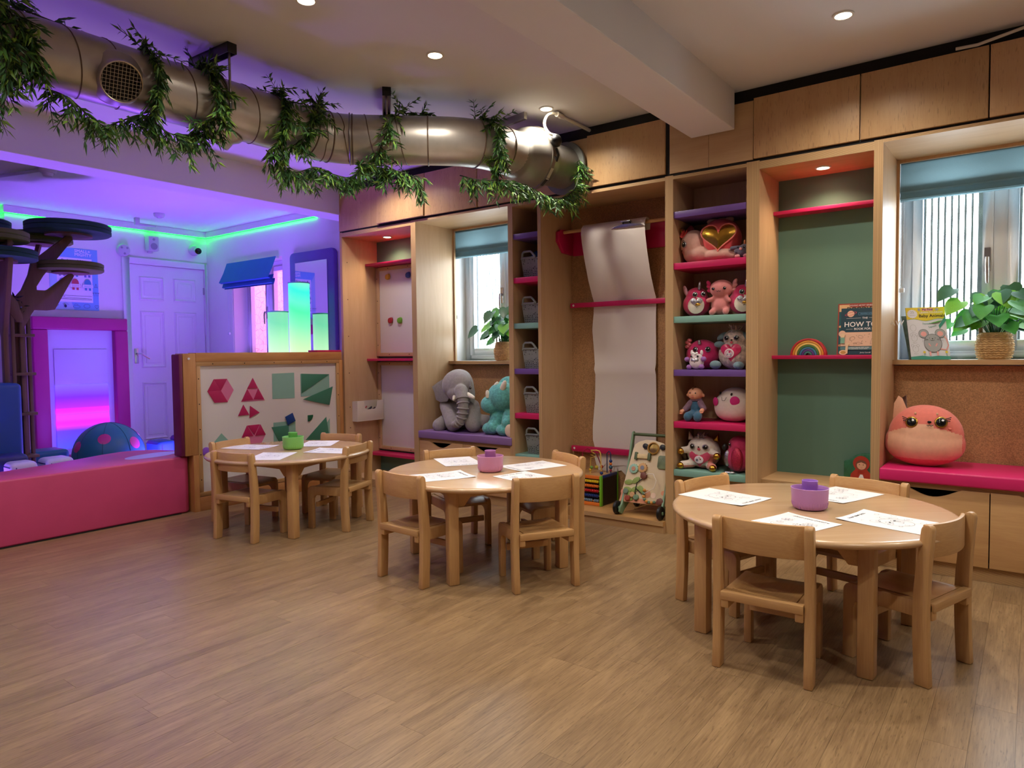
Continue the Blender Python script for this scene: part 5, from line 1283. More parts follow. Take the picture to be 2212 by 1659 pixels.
part(MB().tube([onfan(0.15, 5, 0.20), onfan(0.15, -6, 0.215), onfan(0.15, -14, 0.208), onfan(0.15, -8, 0.192)], 0.008, 8), 'cable_loop', BLACK, t)
part(MB().obox(onfan(0.155, -38, 0.1845), fd * 0.011, (onfan(0.155, -34, 0.18) - onfan(0.155, -42, 0.18)) * 1.4, (onfan(0.155, -38, 0.186) - onfan(0.155, -38, 0.184)) * 0.4), 'rating_plate', mat('pale_label', (206, 200, 190), 0.5, var=0), t)
part(MB().obox(onfan(0.155, -55, 0.1845), fd * 0.011, (onfan(0.155, -51, 0.18) - onfan(0.155, -59, 0.18)) * 1.2, (onfan(0.155, -55, 0.186) - onfan(0.155, -55, 0.184)) * 0.4), 'rating_plate', BLACK, t)
part(MB().obox(fa + fd * 0.07 + Vector((-0.06, 0, 0.215)), (0.11, -0.02, 0), (0.002, 0.011, 0), (0, 0, 0.02)), 'hanging_bracket', FANST, t)
def smooth_path(C, n=6):
    C = [Vector(c) for c in C]; C = [C[0]] + C + [C[-1]]; P = []
    for i in range(1, len(C) - 2):
        a, b, c, d = C[i - 1], C[i], C[i + 1], C[i + 2]
        for k in range(n):
            u = k / n; P.append(0.5 * ((2 * b) + (c - a) * u + (2 * a - 5 * b + 4 * c - d) * u * u + (3 * b - a - 3 * c + d) * u ** 3))
    return P + [C[-1]]
solo(MB().cyl((-2.187, 3.365, 2.400), (-2.191, 3.73, 2.400), 0.0105, n=12).cyl((-2.187, 3.36, 2.400), (-2.1875, 3.42, 2.400), 0.015, n=12), 'cable_conduit', mat('white_conduit', (206, 200, 192), 0.45, var=0), 'white surface conduit crossing the ceiling to the cupboards by the fan', 'conduit')
solo(MB().tube(smooth_path([(-2.187, 3.362, 2.400), (-2.205, 3.345, 2.404), (-2.235, 3.335, 2.395), (-2.252, 3.33, 2.36), (-2.24, 3.325, 2.32), (-2.21, 3.325, 2.285), jb + Vector((0, 0, 0.03))]), 0.0075, 8), 'fan_cable', mat('white_flex', (206, 198, 186), 0.45, var=0), 'white cable curving down from the ceiling to the fan', 'cable')
solo(MB().tube([Vector((-0.30, 3.685, 2.368)), Vector((-0.22, 3.682, 2.364)), Vector((-0.15, 3.68, 2.375)), Vector((-0.05, 3.68, 2.392)), Vector((0.2, 3.68, 2.395))], 0.007, 8), 'loose_cable', MATS['white_flex'], 'loose white cable along the cupboard tops at the right edge', 'cable')

# ------------------------------------------------------------------ artificial leaf garland
LG = [mat('leaf_mid_green', (78, 124, 50), 0.5, var=0.15), mat('leaf_dark_green', (46, 90, 44), 0.5, var=0.15), mat('leaf_light_green', (128, 166, 64), 0.5, var=0.15)]
VINE = mat('vine_stem', (52, 58, 36), 0.7, var=0.1)
def sprig(mb, st, p, d, ln_, rnd, dens=1.0):
    """thin drooping twig with pointed narrow leaves"""
    d = d.normalized(); tw = [p]
    n = 5; q = p
    for i in range(n):
        d = (d + Vector((0, 0, -0.10))).normalized(); q = q + d * ln_ / n; tw.append(q)
    st.tube(tw, [0.0016] * n + [0.0007], 4, caps=False)
    sd = d.cross(Vector((rnd.uniform(-1, 1), rnd.uniform(-1, 1), rnd.uniform(-1, 1)))).normalized()
    k = max(6, int(14 * dens))
    for i in range(k):
        u = (i + 0.6) / k; b = tw[min(n, int(u * n))]; sgn = 1 if i % 2 else -1
        ld = (d * 0.75 + sd * sgn * rnd.uniform(0.5, 0.95) + Vector((rnd.uniform(-.35, .35), rnd.uniform(-.35, .35), rnd.uniform(-.4, .2)))).normalized()
        L_ = rnd.uniform(0.03, 0.054); wv = ld.orthogonal().normalized(); aa = rnd.random() * 6.28; wv = (wv * math.cos(aa) + ld.cross(wv) * math.sin(aa)) * L_ * 0.125
        nn = ld.cross(wv).normalized() * L_ * 0.05
        mb.m = rnd.choice((0, 0, 1, 1, 2))
        tip = b + ld * L_ + Vector((0, 0, -L_ * 0.12))
        mb.add([b, b + ld * L_ * 0.38 + wv, tip, b + ld * L_ * 0.38 - wv, b + ld * L_ * 0.45 - nn], [(0, 1, 4), (1, 2, 4), (2, 3, 4), (3, 0, 4)])
def garland(label, ctrl, seed, dens=1.0, step=0.018, ln_=(0.06, 0.11)):
    """stem through control points (world), leafy sprigs all along it"""
    rnd = random.Random(seed); P = []
    C = [ctrl[0]] + ctrl + [ctrl[-1]]
    for i in range(1, len(C) - 2):
        a, b, c, d = C[i - 1], C[i], C[i + 1], C[i + 2]
        for k in range(8):
            u = k / 8; P.append(0.5 * ((2 * b) + (c - a) * u + (2 * a - 5 * b + 4 * c - d) * u * u + (3 * b - a - 3 * c + d) * u ** 3))
    P.append(ctrl[-1])
    t = thing('leaf_garland', label, 'artificial plant', min(P, key=lambda v: v.z), 'leaf garlands on the duct')
    part(MB().tube(P, 0.003, 6), 'vine', VINE, t)
    mb, st = MB(), MB(); acc = 0
    for i in range(1, len(P)):
        acc += (P[i] - P[i - 1]).length
        while acc > step * 0.8:
            acc -= step * 0.8
            tn = (P[i] - P[i - 1]).normalized()
            # outward from the duct, or hanging
            best = min(range(len(pts) - 1), key=lambda j: (pts[j] - P[i]).length)
            out = (P[i] - pts[best]); out -= tn * out.dot(tn)
            out = out.normalized() if out.length > 0.02 else Vector((0, 0, -1))
            d = (out * rnd.uniform(0.2, 0.7) + tn * rnd.uniform(-0.4, 1.0) + Vector((rnd.uniform(-.6, .6), rnd.uniform(-.6, .6), rnd.uniform(-1.0, 0.35))))
            sprig(mb, st, P[i], d, rnd.uniform(ln_[0] * 0.7, ln_[1] * 1.35), rnd, dens)
    part(mb, 'leaves', LG, t, kind='stuff', smooth=0)
    part(st, 'twigs', VINE, t, kind='stuff', smooth=0)
def wrap(s, ds, a0, a1, n=7, r=DR + 0.012): return [on_duct(s + ds * i / (n - 1), a0 + (a1 - a0) * i / (n - 1), r) for i in range(n)]
def hang(p, *offs): return [p + Vector(o) for o in offs]
Z3 = Vector
garland('thick leafy garland over the duct at the left picture edge', wrap(s_at_y(0.80), 0.14, 120, -60) + hang(on_duct(s_at_y(0.92), -90), (0.02, -0.02, -0.06), (0.03, -0.06, -0.12)), 1, 1.1, 0.011)
garland('leafy garland trailing along the top of the duct at the left', wrap(s_at_y(0.86), 0.30, 75, 95, 5), 11, 0.9, 0.020)
garland('second leafy garland spread over the front of the duct near the left edge', wrap(s_at_y(0.86), 0.16, 100, -50), 13, 1.1, 0.012)
garland('leafy garland hanging in a loop under the duct below the round grille', [on_duct(s_at_y(1.06), -80, DR + 0.01), Z3((-2.93, 1.13, 2.03)), Z3((-2.92, 1.24, 1.955)), Z3((-2.93, 1.31, 1.985)), Z3((-2.91, 1.40, 2.03)), Z3((-2.91, 1.50, 1.985)), Z3((-2.93, 1.58, 2.0)), Z3((-2.95, 1.68, 2.03))], 2, 1.0, 0.016, (0.07, 0.12))
garland('leafy garland wrapped down the front of the duct right of the round grille', wrap(s_at_y(1.425), 0.02, 100, -75), 3, 1.0, 0.015)
garland('leafy garland bunched on the duct at the first hanger', wrap(s_at_y(1.69), 0.02, 110, -40) + wrap(s_at_y(1.68), -0.03, -45, -85, 3), 4, 1.1, 0.011)
garland('leafy garland wrapped round the duct left of the bend', wrap(s_at_y(2.05), -0.02, 95, -80), 5, 1.1, 0.012)
garland('leafy garland hanging below the duct in front of the bend', [Z3((-2.95, 1.99, 2.03)), Z3((-2.94, 2.06, 1.99)), Z3((-2.94, 2.14, 1.955)), Z3((-2.9, 2.24, 1.99)), Z3((-2.86, 2.32, 1.965)), Z3((-2.82, 2.40, 1.96)), Z3((-2.78, 2.44, 2.02))], 6, 1.1, 0.012, (0.07, 0.12))
garland('leafy garland slanting up over the duct past the bend', wrap(cum[-1] - 1.36, 0.22, -70, 95), 7, 1.1, 0.012)
garland('leafy garland slanting over the duct past the second hanger', wrap(cum[-1] - 0.86, 0.18, -85, 80) + [on_duct(cum[-1] - 0.62, 92, DR + 0.012), on_duct(cum[-1] - 0.56, 92, DR + 0.012)], 8, 0.9, 0.018)
garland('short leafy garland hanging under the duct past the second hanger', [on_duct(cum[-1] - 0.94, -80, DR + 0.01), Z3((-2.66, 2.60, 2.0)), Z3((-2.60, 2.66, 1.95)), on_duct(cum[-1] - 0.80, -70, DR + 0.02)], 9, 1.0, 0.014)
garland('leafy garland wrapped over the duct just before the fan', wrap(cum[-1] - 0.28, 0.06, 110, -75), 10, 1.1, 0.011)
garland('leafy garland hanging in a swag beneath the fan', [Z3((-2.52, 2.90, 2.02)), Z3((-2.42, 2.96, 1.99)), Z3((-2.30, 3.04, 1.985)), Z3((-2.26, 3.14, 1.97)), Z3((-2.22, 3.24, 1.94)), Z3((-2.19, 3.34, 1.925)), Z3((-2.18, 3.44, 1.95)), Z3((-2.17, 3.53, 2.02)), Z3((-2.19, 3.60, 2.12)), Z3((-2.2, 3.62, 2.2))], 12, 1.0, 0.013, (0.06, 0.11))
# ------------------------------------------------------------------ things in the alcoves
def at(x, z, y0, y):      # the same sight line moved to another depth
    k = y / y0; return Vector((x * k, y, 1.05 + (z - 1.05) * k))
def plush(name, col, var=0.10, bump=0.35, bs=420): return mat(name, col, 0.9, var=var, vscale=60, bump=bump, bscale=bs, sheen=0.25)
EYEB = mat('black_glossy_eye', (8, 8, 10), 0.12, var=0); EYEW = mat('white_eye_glint', (245, 245, 245), 0.3, var=0)
def eye(t, c, r, n=(0, -1, 0), ring=None, glint=True, flat=0.5):
    c = Vector(c); n = Vector(n).normalized(); u = n.cross(Vector((0, 0, 1))).normalized(); v = u.cross(n)
    def orient(mb):
        M = Matrix((u, v, n)).transposed().to_4x4(); M.translation = c; return mb.xf(M)
    if ring: part(orient(MB().ell((0, 0, 0), (r * 1.28, r * 1.28, r * flat * 0.7), 18, 10)), 'eye_rim', ring, t)
    o = part(orient(MB().ell((0, 0, r * 0.12), (r, r, r * flat), 18, 10)), 'eye', EYEB, t)
    if glint: part(orient(MB().ell((-r * 0.3, r * 0.35, r * (flat + 0.05)), (r * 0.26, r * 0.26, r * 0.12), 10, 6)), 'eye_glint', EYEW, o)
def stitch(t, ptsv, r=0.0016, m_=None, name='mouth'): part(MB().tube(ptsv, r, 6), name, m_ or BLACKLINE, t)
GOLD = mat('gold_foil', (196, 152, 62), 0.22, 1.0, var=0.12, vscale=30, bump=0.25, bscale=40); SILV = mat('silver_sequin', (176, 172, 178), 0.25, 0.9, var=0.3, vscale=160, bump=0.5, bscale=200)
PINKSATIN = mat('pink_satin_heart', (214, 44, 100), 0.3, var=0.08, vscale=30)
def bellyheart(t, c, w, h, m_, ny=(0, -1, 0), bulge=0.012, name='heart_patch'):
    n = Vector(ny).normalized(); u = Vector((0, 0, 1)).cross(n).normalized(); u = -u if u.x < 0 else u
    u = Vector((0, 0, 1)).cross(n).normalized() ; v = n.cross(u) * -1
    # right-handed frame with outward normal n
    u = Vector((0, 0, 1)).cross(n).normalized(); v = Vector((0, 0, 1))
    return part(patch(heart(0, 0, w, h, 28), c, u, v, bulge), name, m_, t)
UP = Vector((0, 0, 1))

# --- elephant and triceratops on the lilac cushion
EG = plush('grey_elephant_plush', (150, 142, 140)); EGD = plush('darker_grey_ear_plush', (118, 110, 110)); IVORY = plush('ivory_felt', (236, 226, 206), 0.03, 0.1)
e0 = 3.88
t = thing('toy_elephant', 'grey plush elephant sitting on the lilac bench cushion', 'soft toy', (-3.34, 3.84, 0.482))
E_ = lambda x, z, y: at(x, z, e0, y)
trunk = [E_(-3.39, 0.775, 3.76), E_(-3.375, 0.72, 3.735), E_(-3.37, 0.66, 3.725), E_(-3.38, 0.60, 3.72), E_(-3.40, 0.55, 3.715), E_(-3.435, 0.522, 3.715), E_(-3.462, 0.52, 3.72)]
shapes = [('e', E_(-3.42, 0.815, 3.85), (0.125, 0.11, 0.115)), ('e', E_(-3.41, 0.86, 3.86), (0.10, 0.09, 0.075)), ('e', E_(-3.41, 0.76, 3.82), (0.095, 0.085, 0.07)),
          ('e', E_(-3.41, 0.62, 3.93), (0.135, 0.11, 0.14)), ('c', E_(-3.535, 0.66, 3.84), E_(-3.47, 0.525, 3.775), 0.055, 0.058), ('c', E_(-3.28, 0.66, 3.86), E_(-3.275, 0.535, 3.80), 0.055, 0.062),
          ('c', E_(-3.53, 0.55, 3.90), E_(-3.615, 0.505, 3.785), 0.055, 0.052), ('c', E_(-3.28, 0.56, 3.92), E_(-3.15, 0.555, 3.88), 0.055, 0.052), ('t', trunk, [0.05, 0.042, 0.037, 0.034, 0.032, 0.029, 0.024])]
blob('body', shapes, EG, t, 0.007, 5)
for k in range(7):   # trunk folds
    i = 1 + k * 0.62; a = trunk[int(i)].lerp(trunk[min(6, int(i) + 1)], i - int(i)); d = (trunk[min(6, int(i) + 1)] - trunk[int(i)]).normalized(); r_ = 0.043 - 0.0022 * k
    u = d.orthogonal().normalized(); w = d.cross(u)
    part(MB().tube([a + (u * math.cos(R(b)) + w * math.sin(R(b))) * r_ for b in range(0, 360, 24)], 0.006, 6, closed=True), 'trunk_fold', EG, t)
def ear(name, outline, th, m_, bend, t):
    A = [Vector(p) for p in outline]; c = sum(A, Vector()) / len(A); n_ = (A[1] - A[0]).cross(A[2] - A[0]).normalized()
    n_ = -n_ if n_.y > 0 else n_
    mb = MB(); k = len(A); vs = [c + n_ * th] + [p.lerp(c, 0.35) + n_ * th for p in A] + A + [c - n_ * th * 0.6 + Vector((0, bend, 0))]
    fs = [(0, 1 + i, 1 + (i + 1) % k) for i in range(k)] + [(1 + i, 1 + k + i, 1 + k + (i + 1) % k, 1 + (i + 1) % k) for i in range(k)] + [(2 * k + 1, 1 + k + (i + 1) % k, 1 + k + i) for i in range(k)]
    return part(mb.add(vs, fs), name, m_, t, smooth=80)
ear('ear', [E_(-3.552, 0.865, 3.82), E_(-3.62, 0.835, 3.83), E_(-3.685, 0.797, 3.82), E_(-3.66, 0.755, 3.80), E_(-3.645, 0.70, 3.79), E_(-3.60, 0.682, 3.78), E_(-3.53, 0.69, 3.77), E_(-3.50, 0.735, 3.77), E_(-3.53, 0.78, 3.77)], 0.014, EGD, 0.02, t)
ear('ear', [E_(-3.295, 0.865, 3.84), E_(-3.275, 0.85, 3.86), E_(-3.265, 0.80, 3.86), E_(-3.255, 0.73, 3.85), E_(-3.265, 0.68, 3.83), E_(-3.30, 0.70, 3.80), E_(-3.305, 0.77, 3.80)], 0.014, EG, 0.02, t)
part(MB().tube([E_(-3.44, 0.742, 3.765), E_(-3.455, 0.722, 3.745), E_(-3.462, 0.708, 3.735)], [0.018, 0.016, 0.011], 10).ell(E_(-3.462, 0.708, 3.735), 0.011, 10, 6), 'tusk', IVORY, t)
part(MB().tube([E_(-3.325, 0.748, 3.775), E_(-3.29, 0.735, 3.755), E_(-3.27, 0.728, 3.75)], [0.018, 0.016, 0.011], 10).ell(E_(-3.27, 0.728, 3.75), 0.011, 10, 6), 'tusk', IVORY, t)
eye(t, E_(-3.482, 0.780, 3.768), 0.008, (-0.3, -1, 0.1), mat('brown_eye_rim', (90, 60, 40), 0.3, var=0)); eye(t, E_(-3.30, 0.796, 3.785), 0.008, (0.35, -1, 0.1), MATS['brown_eye_rim'])

TQ = plush('aqua_shaggy_plush', (98, 176, 170), 0.25, 1.0, 130); TQB = plush('cream_felt_pad', (226, 200, 170), 0.05, 0.2)
t = thing('toy_triceratops', 'shaggy turquoise plush triceratops beside the elephant, half behind the basket tower', 'soft toy', (-2.98, 3.84, 0.482))
T_ = lambda x, z, y: at(x, z, 3.86, y)
shapes = [('e', T_(-2.985, 0.745, 3.83), (0.115, 0.10, 0.10)), ('e', T_(-3.09, 0.685, 3.80), (0.075, 0.075, 0.065)), ('e', T_(-2.92, 0.79, 3.90), (0.11, 0.05, 0.10), 18, 12, (0, 15, 0)),
          ('e', T_(-2.97, 0.60, 3.90), (0.115, 0.095, 0.12)), ('c', T_(-3.02, 0.62, 3.84), T_(-3.07, 0.525, 3.77), 0.045, 0.05), ('c', T_(-2.93, 0.61, 3.82), T_(-2.95, 0.56, 3.76), 0.045, 0.04),
          ('e', T_(-3.09, 0.515, 3.80), (0.06, 0.075, 0.045)), ('e', T_(-2.96, 0.51, 3.78), (0.065, 0.07, 0.045))]
blob('body', shapes, TQ, t, 0.007, 3)
def horn(t, a, b, r, m_=IVORY, name='horn'):
    a, b = Vector(a), Vector(b); part(MB().tube([a, a.lerp(b, 0.5), a.lerp(b, 0.88), b], [r, r * 0.92, r * 0.62, r * 0.25], 12), name, m_, t)
horn(t, T_(-3.115, 0.735, 3.755), T_(-3.125, 0.785, 3.745), 0.017); horn(t, T_(-2.985, 0.80, 3.77), T_(-2.96, 0.855, 3.75), 0.02); horn(t, T_(-3.05, 0.81, 3.80), T_(-3.025, 0.845, 3.79), 0.017)
eye(t, T_(-3.025, 0.765, 3.748), 0.0085, (-0.4, -1, 0.1))
part(MB().ell(T_(-2.925, 0.505, 3.715), (0.042, 0.012, 0.045), 16, 10), 'foot_pad', TQB, t)

# --- fawn cushion on the pink bench
FX = plush('coral_fox_velour', (228, 122, 108), 0.05, 0.1); FXB = plush('peach_belly_velour', (236, 180, 148), 0.04, 0.1)
t = thing('toy_fawn_cushion', 'big round coral fawn cushion with a peach belly on the pink bench', 'soft toy', (-0.415, 3.86, 0.484))
fc = Vector((-0.413, 3.875, 0.628))
def fawnpick(c):
    x, z = (c.x - fc.x) / 0.165, (c.z - fc.z) / 0.148
    top = 0.34 - 0.30 * (abs(x) * 1.0) ** 2.2 + (0.10 if abs(x) < 0.25 else 0)
    return 1 if (c.y < fc.y - 0.01 and -0.70 < z < top and abs(x) < 0.93) else 0
blob('body', [('e', fc, (0.160, 0.108, 0.150), 28, 18, None, 0.97), ('e', fc + Vector((-0.005, 0, -0.035)), (0.172, 0.112, 0.110), 28, 18, None, 0.95)], [FX, FXB], t, 0.006, 10, fawnpick)
yf = fc.y - 0.108
for dx, dz in ((-0.048, 0.072), (0.072, 0.076)):
    eye(t, fc + Vector((dx, -0.098 + abs(dx) * 0.12, dz)), 0.021, (dx * 1.5, -1, 0.32), GOLD, True, 0.3)
    for k in range(3):
        s = -1 if dx < 0 else 1
        stitch(t, [fc + Vector((dx + s * 0.018, -0.098 + abs(dx) * 0.13, dz + 0.004 + 0.006 * k)), fc + Vector((dx + s * (0.036 + 0.002 * k), -0.094 + abs(dx) * 0.16, dz + 0.006 + 0.009 * k))], 0.002, None, 'eyelash')
part(MB().ell(fc + Vector((0.026, -0.101, 0.076)), (0.009, 0.006, 0.006), 12, 8), 'nose', EYEB, t)
stitch(t, [fc + Vector((0.016, -0.104, 0.062)), fc + Vector((0.022, -0.106, 0.058)), fc + Vector((0.028, -0.105, 0.063)), fc + Vector((0.034, -0.106, 0.058)), fc + Vector((0.042, -0.103, 0.063))])
for dx in (-0.07, 0.105): part(MB().ell(fc + Vector((dx, -0.098 + abs(dx) * 0.2, 0.045)), (0.011, 0.003, 0.006), 12, 8), 'cheek', FX, t)
for dx in (-0.035, 0.055): part(MB().ell(fc + Vector((dx, -0.075, 0.113)), (0.005, 0.003, 0.006), 10, 6), 'brow_spot', FXB, t)
part(patch([(-0.03, -0.05), (0.03, -0.04), (0.032, 0.0), (0.012, 0.055), (-0.005, 0.068), (-0.024, 0.03)], (-0.522, 3.86, 0.752), (1, 0.15, 0), (0, -0.1, 1), 0.008), 'ear', FXB, t)
part(patch([(-0.02, -0.05), (0.036, -0.045), (0.03, 0.0), (0.012, 0.05), (-0.01, 0.066)], (-0.508, 3.885, 0.755), (-1, 0.15, 0), (0, 0.1, 1), 0.012), 'ear_back', plush('brown_ear_plush', (120, 84, 76)), t)

# --- soft toys in the tower
C_ = lambda x, z, y0, y: at(x, z, y0, y)
# snail
SNC = plush('coral_shell_plush', (226, 84, 88), 0.06, 0.15); SNB = plush('cream_pink_plush', (214, 166, 150), 0.05, 0.2)
t = thing('toy_snail', 'large coral plush snail with a gold heart on the top pink shelf', 'soft toy', (-1.45, 3.85, 1.545))
blob('shell', [('e', (-1.425, 3.87, 1.675), (0.118, 0.10, 0.118))], SNC, t, 0.007, 4)
blob('body', [('e', (-1.565, 3.83, 1.655), (0.078, 0.07, 0.085)), ('e', (-1.54, 3.84, 1.60), (0.09, 0.08, 0.058)), ('e', (-1.42, 3.85, 1.585), (0.115, 0.085, 0.042)), ('e', (-1.35, 3.85, 1.575), (0.07, 0.06, 0.032))], SNB, t, 0.007, 5)
part(patch(heart(0, 0, 0.185, 0.145, 32), (-1.405, 3.782, 1.672), (1, 0.12, 0), (0, 0.12, 1), 0.012), 'gold_heart', GOLD, t)
part(MB().tube([Vector((-1.405 + p[0] * 1.04, 3.779 + p[0] * 0.12 + p[1] * 0.12, 1.672 + p[1] * 1.04)) for p in heart(0, 0, 0.185, 0.145, 32)], 0.004, 6, closed=True), 'heart_piping', FX, t)
for dx, s in ((-0.05, 0.036), (0.0, 0.032), (0.045, 0.026)): part(MB().ell((-1.42 + dx, 3.87, 1.782), (s, 0.016, 0.016), 14, 8), 'shell_frill', SNB, t)
eye(t, (-1.598, 3.764, 1.652), 0.0145, (-0.45, -1, 0), SILV)
stitch(t, [(-1.612, 3.772, 1.672), (-1.605, 3.767, 1.677), (-1.596, 3.764, 1.673)]); stitch(t, [(-1.622, 3.785, 1.622), (-1.618, 3.78, 1.618), (-1.615, 3.776, 1.624)])
tf = MB(); rr = random.Random(4)
for i in range(60): 
    a = Vector((-1.615 + rr.uniform(-.012, .012), 3.80 + rr.uniform(-.015, .015), 1.70)); tf.tube([a, a + Vector((rr.uniform(-.02, .015), rr.uniform(-.02, .02), rr.uniform(.0, .045)))], [0.004, 0.001], 4)
part(tf, 'hair_tuft', mat('neon_coral_fur', (244, 90, 90), 0.8, var=0.1), t, kind='stuff')
part(patch([(0.02 * math.cos(R(a)), 0.032 * math.sin(R(a))) for a in range(0, 360, 20)], (-1.588, 3.83, 1.735), (0.9, 0.2, -0.2), (0.2, 0, 1), 0.006), 'glitter_ear', mat('maroon_glitter', (120, 24, 44), 0.35, 0.3, var=0.3, vscale=300), t)
horn(t, (-1.622, 3.80, 1.72), (-1.634, 3.80, 1.755), 0.009, GOLD)
# small grey unicorn mouse
GU = plush('slate_grey_plush', (96, 92, 112)); PKF = plush('pale_pink_felt', (222, 150, 150), 0.04, 0.1)
t = thing('toy_grey_mouse', 'tiny slate grey plush with a horn at the right of the top pink shelf', 'soft toy', (-1.26, 3.77, 1.545))
blob('body', [('e', (-1.262, 3.77, 1.585), (0.032, 0.03, 0.034)), ('e', (-1.258, 3.775, 1.603), (0.026, 0.025, 0.022)), ('e', (-1.298, 3.765, 1.587), (0.014, 0.014, 0.014)), ('c', (-1.285, 3.785, 1.612), (-1.33, 3.785, 1.608), 0.009, 0.012)], GU, t, 0.004, 4)
for dx in (-0.026, 0.02): part(MB().ell((-1.262 + dx, 3.75, 1.557), (0.015, 0.02, 0.011), 12, 8), 'foot', PKF, t)
part(MB().ell((-1.268, 3.742, 1.595), (0.009, 0.006, 0.008), 10, 6), 'snout', PKF, t); horn(t, (-1.256, 3.77, 1.62), (-1.255, 3.768, 1.645), 0.006, mat('copper_horn', (190, 120, 84), 0.4, 0.6, var=0))
for dx in (-0.018, 0.012): eye(t, (-1.263 + dx, 3.745, 1.603), 0.0055)
# two magenta unicorn birds
MG = plush('magenta_plush', (196, 40, 92), 0.06, 0.2); CRM = plush('cream_belly_plush', (214, 200, 184), 0.04, 0.2)
def unicorn(x, y, z, s, label):
    t = thing('toy_unicorn', label, 'soft toy', (x, y, z), 'magenta unicorn soft toys')
    blob('body', [('e', (x, y, z + 0.072 * s), (0.082 * s, 0.066 * s, 0.072 * s)), ('e', (x, y, z + 0.122 * s), (0.062 * s, 0.054 * s, 0.048 * s))], MG, t, 0.005, 6)
    part(patch([(0.047 * s * math.cos(R(a)), 0.048 * s * math.sin(R(a))) for a in range(0, 360, 20)], (x + 0.018 * s, y - 0.056 * s, z + 0.062 * s), (1, 0.2, 0), (0, 0.05, 1), 0.008), 'belly', CRM, t)
    bellyheart(t, (x + 0.024 * s, y - 0.064 * s, z + 0.076 * s), 0.07 * s, 0.058 * s, SILV, (0.15, -1, 0), 0.006)
    part(MB().ell((x + 0.035 * s, y - 0.072 * s, z + 0.066 * s), (0.016 * s, 0.003, 0.008 * s), 12, 8), 'gold_star', GOLD, t)
    horn(t, (x + 0.028 * s, y - 0.03 * s, z + 0.155 * s), (x + 0.034 * s, y - 0.036 * s, z + 0.198 * s), 0.010 * s, SILV)
    part(patch([(0.016 * s * math.cos(R(a)), 0.03 * s * math.sin(R(a))) for a in range(0, 360, 24)], (x - 0.058 * s, y - 0.03 * s, z + 0.152 * s), (0.8, -0.5, 0.2), (-0.3, 0, 1), 0.006), 'ear', mat('sequin_ear_cloth', (206, 150, 170), 0.4, var=0.35, vscale=200), t)
    eye(t, (x + 0.012 * s, y - 0.056 * s, z + 0.125 * s), 0.012 * s, (0.1, -1, 0.1), SILV); eye(t, (x + 0.056 * s, y - 0.04 * s, z + 0.127 * s), 0.011 * s, (0.8, -1, 0.1), SILV)
unicorn(-1.545, 3.82, 1.245, 0.98, 'magenta unicorn soft toy with a silver heart, left on the upper teal shelf')
unicorn(-1.282, 3.825, 1.245, 0.98, 'magenta unicorn soft toy half hidden at the right of the upper teal shelf')
# axolotl
AX = plush('dusty_pink_plush', (206, 124, 122), 0.05, 0.2); AXG = plush('hot_pink_gill_felt', (210, 40, 100), 0.05, 0.2)
t = thing('toy_axolotl', 'dusty pink plush axolotl between the two magenta unicorns', 'soft toy', (-1.392, 3.78, 1.245))
blob('body', [('e', (-1.39, 3.79, 1.392), (0.066, 0.05, 0.05)), ('e', (-1.394, 3.80, 1.300), (0.056, 0.046, 0.052)), ('c', (-1.43, 3.775, 1.338), (-1.455, 3.76, 1.33), 0.014, 0.012), ('c', (-1.355, 3.775, 1.338), (-1.338, 3.765, 1.325), 0.014, 0.012), ('c', (-1.425, 3.78, 1.275), (-1.428, 3.745, 1.262), 0.018, 0.017), ('c', (-1.36, 3.78, 1.275), (-1.35, 3.745, 1.262), 0.018, 0.017)], AX, t, 0.005, 5)
for sx in (-1, 1):
    for k in range(3): part(MB().ell((-1.39 + sx * (0.066 + 0.004 * k), 3.795, 1.385 + 0.02 * k), (0.02, 0.012, 0.011), 12, 8, (0, -sx * (10 + 25 * k), 0)), 'gill', AXG if sx < 0 else PKF, t)
for dx in (-0.03, 0.034): eye(t, (-1.39 + dx, 3.744, 1.391), 0.0085, (dx * 4, -1, 0))
stitch(t, [(-1.40, 3.7395, 1.379), (-1.394, 3.7385, 1.374), (-1.388, 3.7385, 1.379), (-1.382, 3.7385, 1.374), (-1.376, 3.7395, 1.378)])
# round pink one, tiny white one, pastel lamb
t = thing('toy_pink_round', 'round hot pink plush with a stub horn on the lower purple shelf', 'soft toy', (-1.52, 3.85, 0.945))
HP = plush('hot_pink_plush', (214, 42, 110), 0.06, 0.2)
blob('body', [('e', (-1.525, 3.86, 1.03), (0.096, 0.075, 0.086))], HP, t, 0.006, 4)
horn(t, (-1.52, 3.80, 1.09), (-1.52, 3.792, 1.112), 0.01, SILV); eye(t, (-1.54, 3.786, 1.058), 0.0125, (-0.2, -1, 0.2), SILV); eye(t, (-1.47, 3.796, 1.058), 0.0125, (0.4, -1, 0.2), SILV)
for k in range(4): part(MB().ell((-1.60 + 0.012 * (k % 2), 3.82, 1.075 + 0.012 * k), (0.016, 0.012, 0.012), 10, 6), 'sequin_ear', mat('pink_sequins', (226, 120, 130), 0.3, 0.4, var=0.3, vscale=200), t)
t = thing('toy_tiny_white', 'tiny white plush with lilac paws in front of the round pink one', 'soft toy', (-1.517, 3.745, 0.945))
WP = plush('white_plush', (222, 206, 210), 0.05, 0.25); LP = plush('lilac_plush', (150, 96, 168))
blob('body', [('e', (-1.517, 3.75, 0.987), (0.042, 0.032, 0.04)), ('e', (-1.517, 3.75, 1.01), (0.036, 0.028, 0.026))], WP, t, 0.004, 4)
for (dx, dz) in ((-0.05, 1.003), (0.046, 1.005), (-0.038, 0.96), (0.034, 0.962)): part(MB().ell((-1.517 + dx, 3.735, dz), (0.016, 0.015, 0.014), 12, 8), 'paw', LP, t)
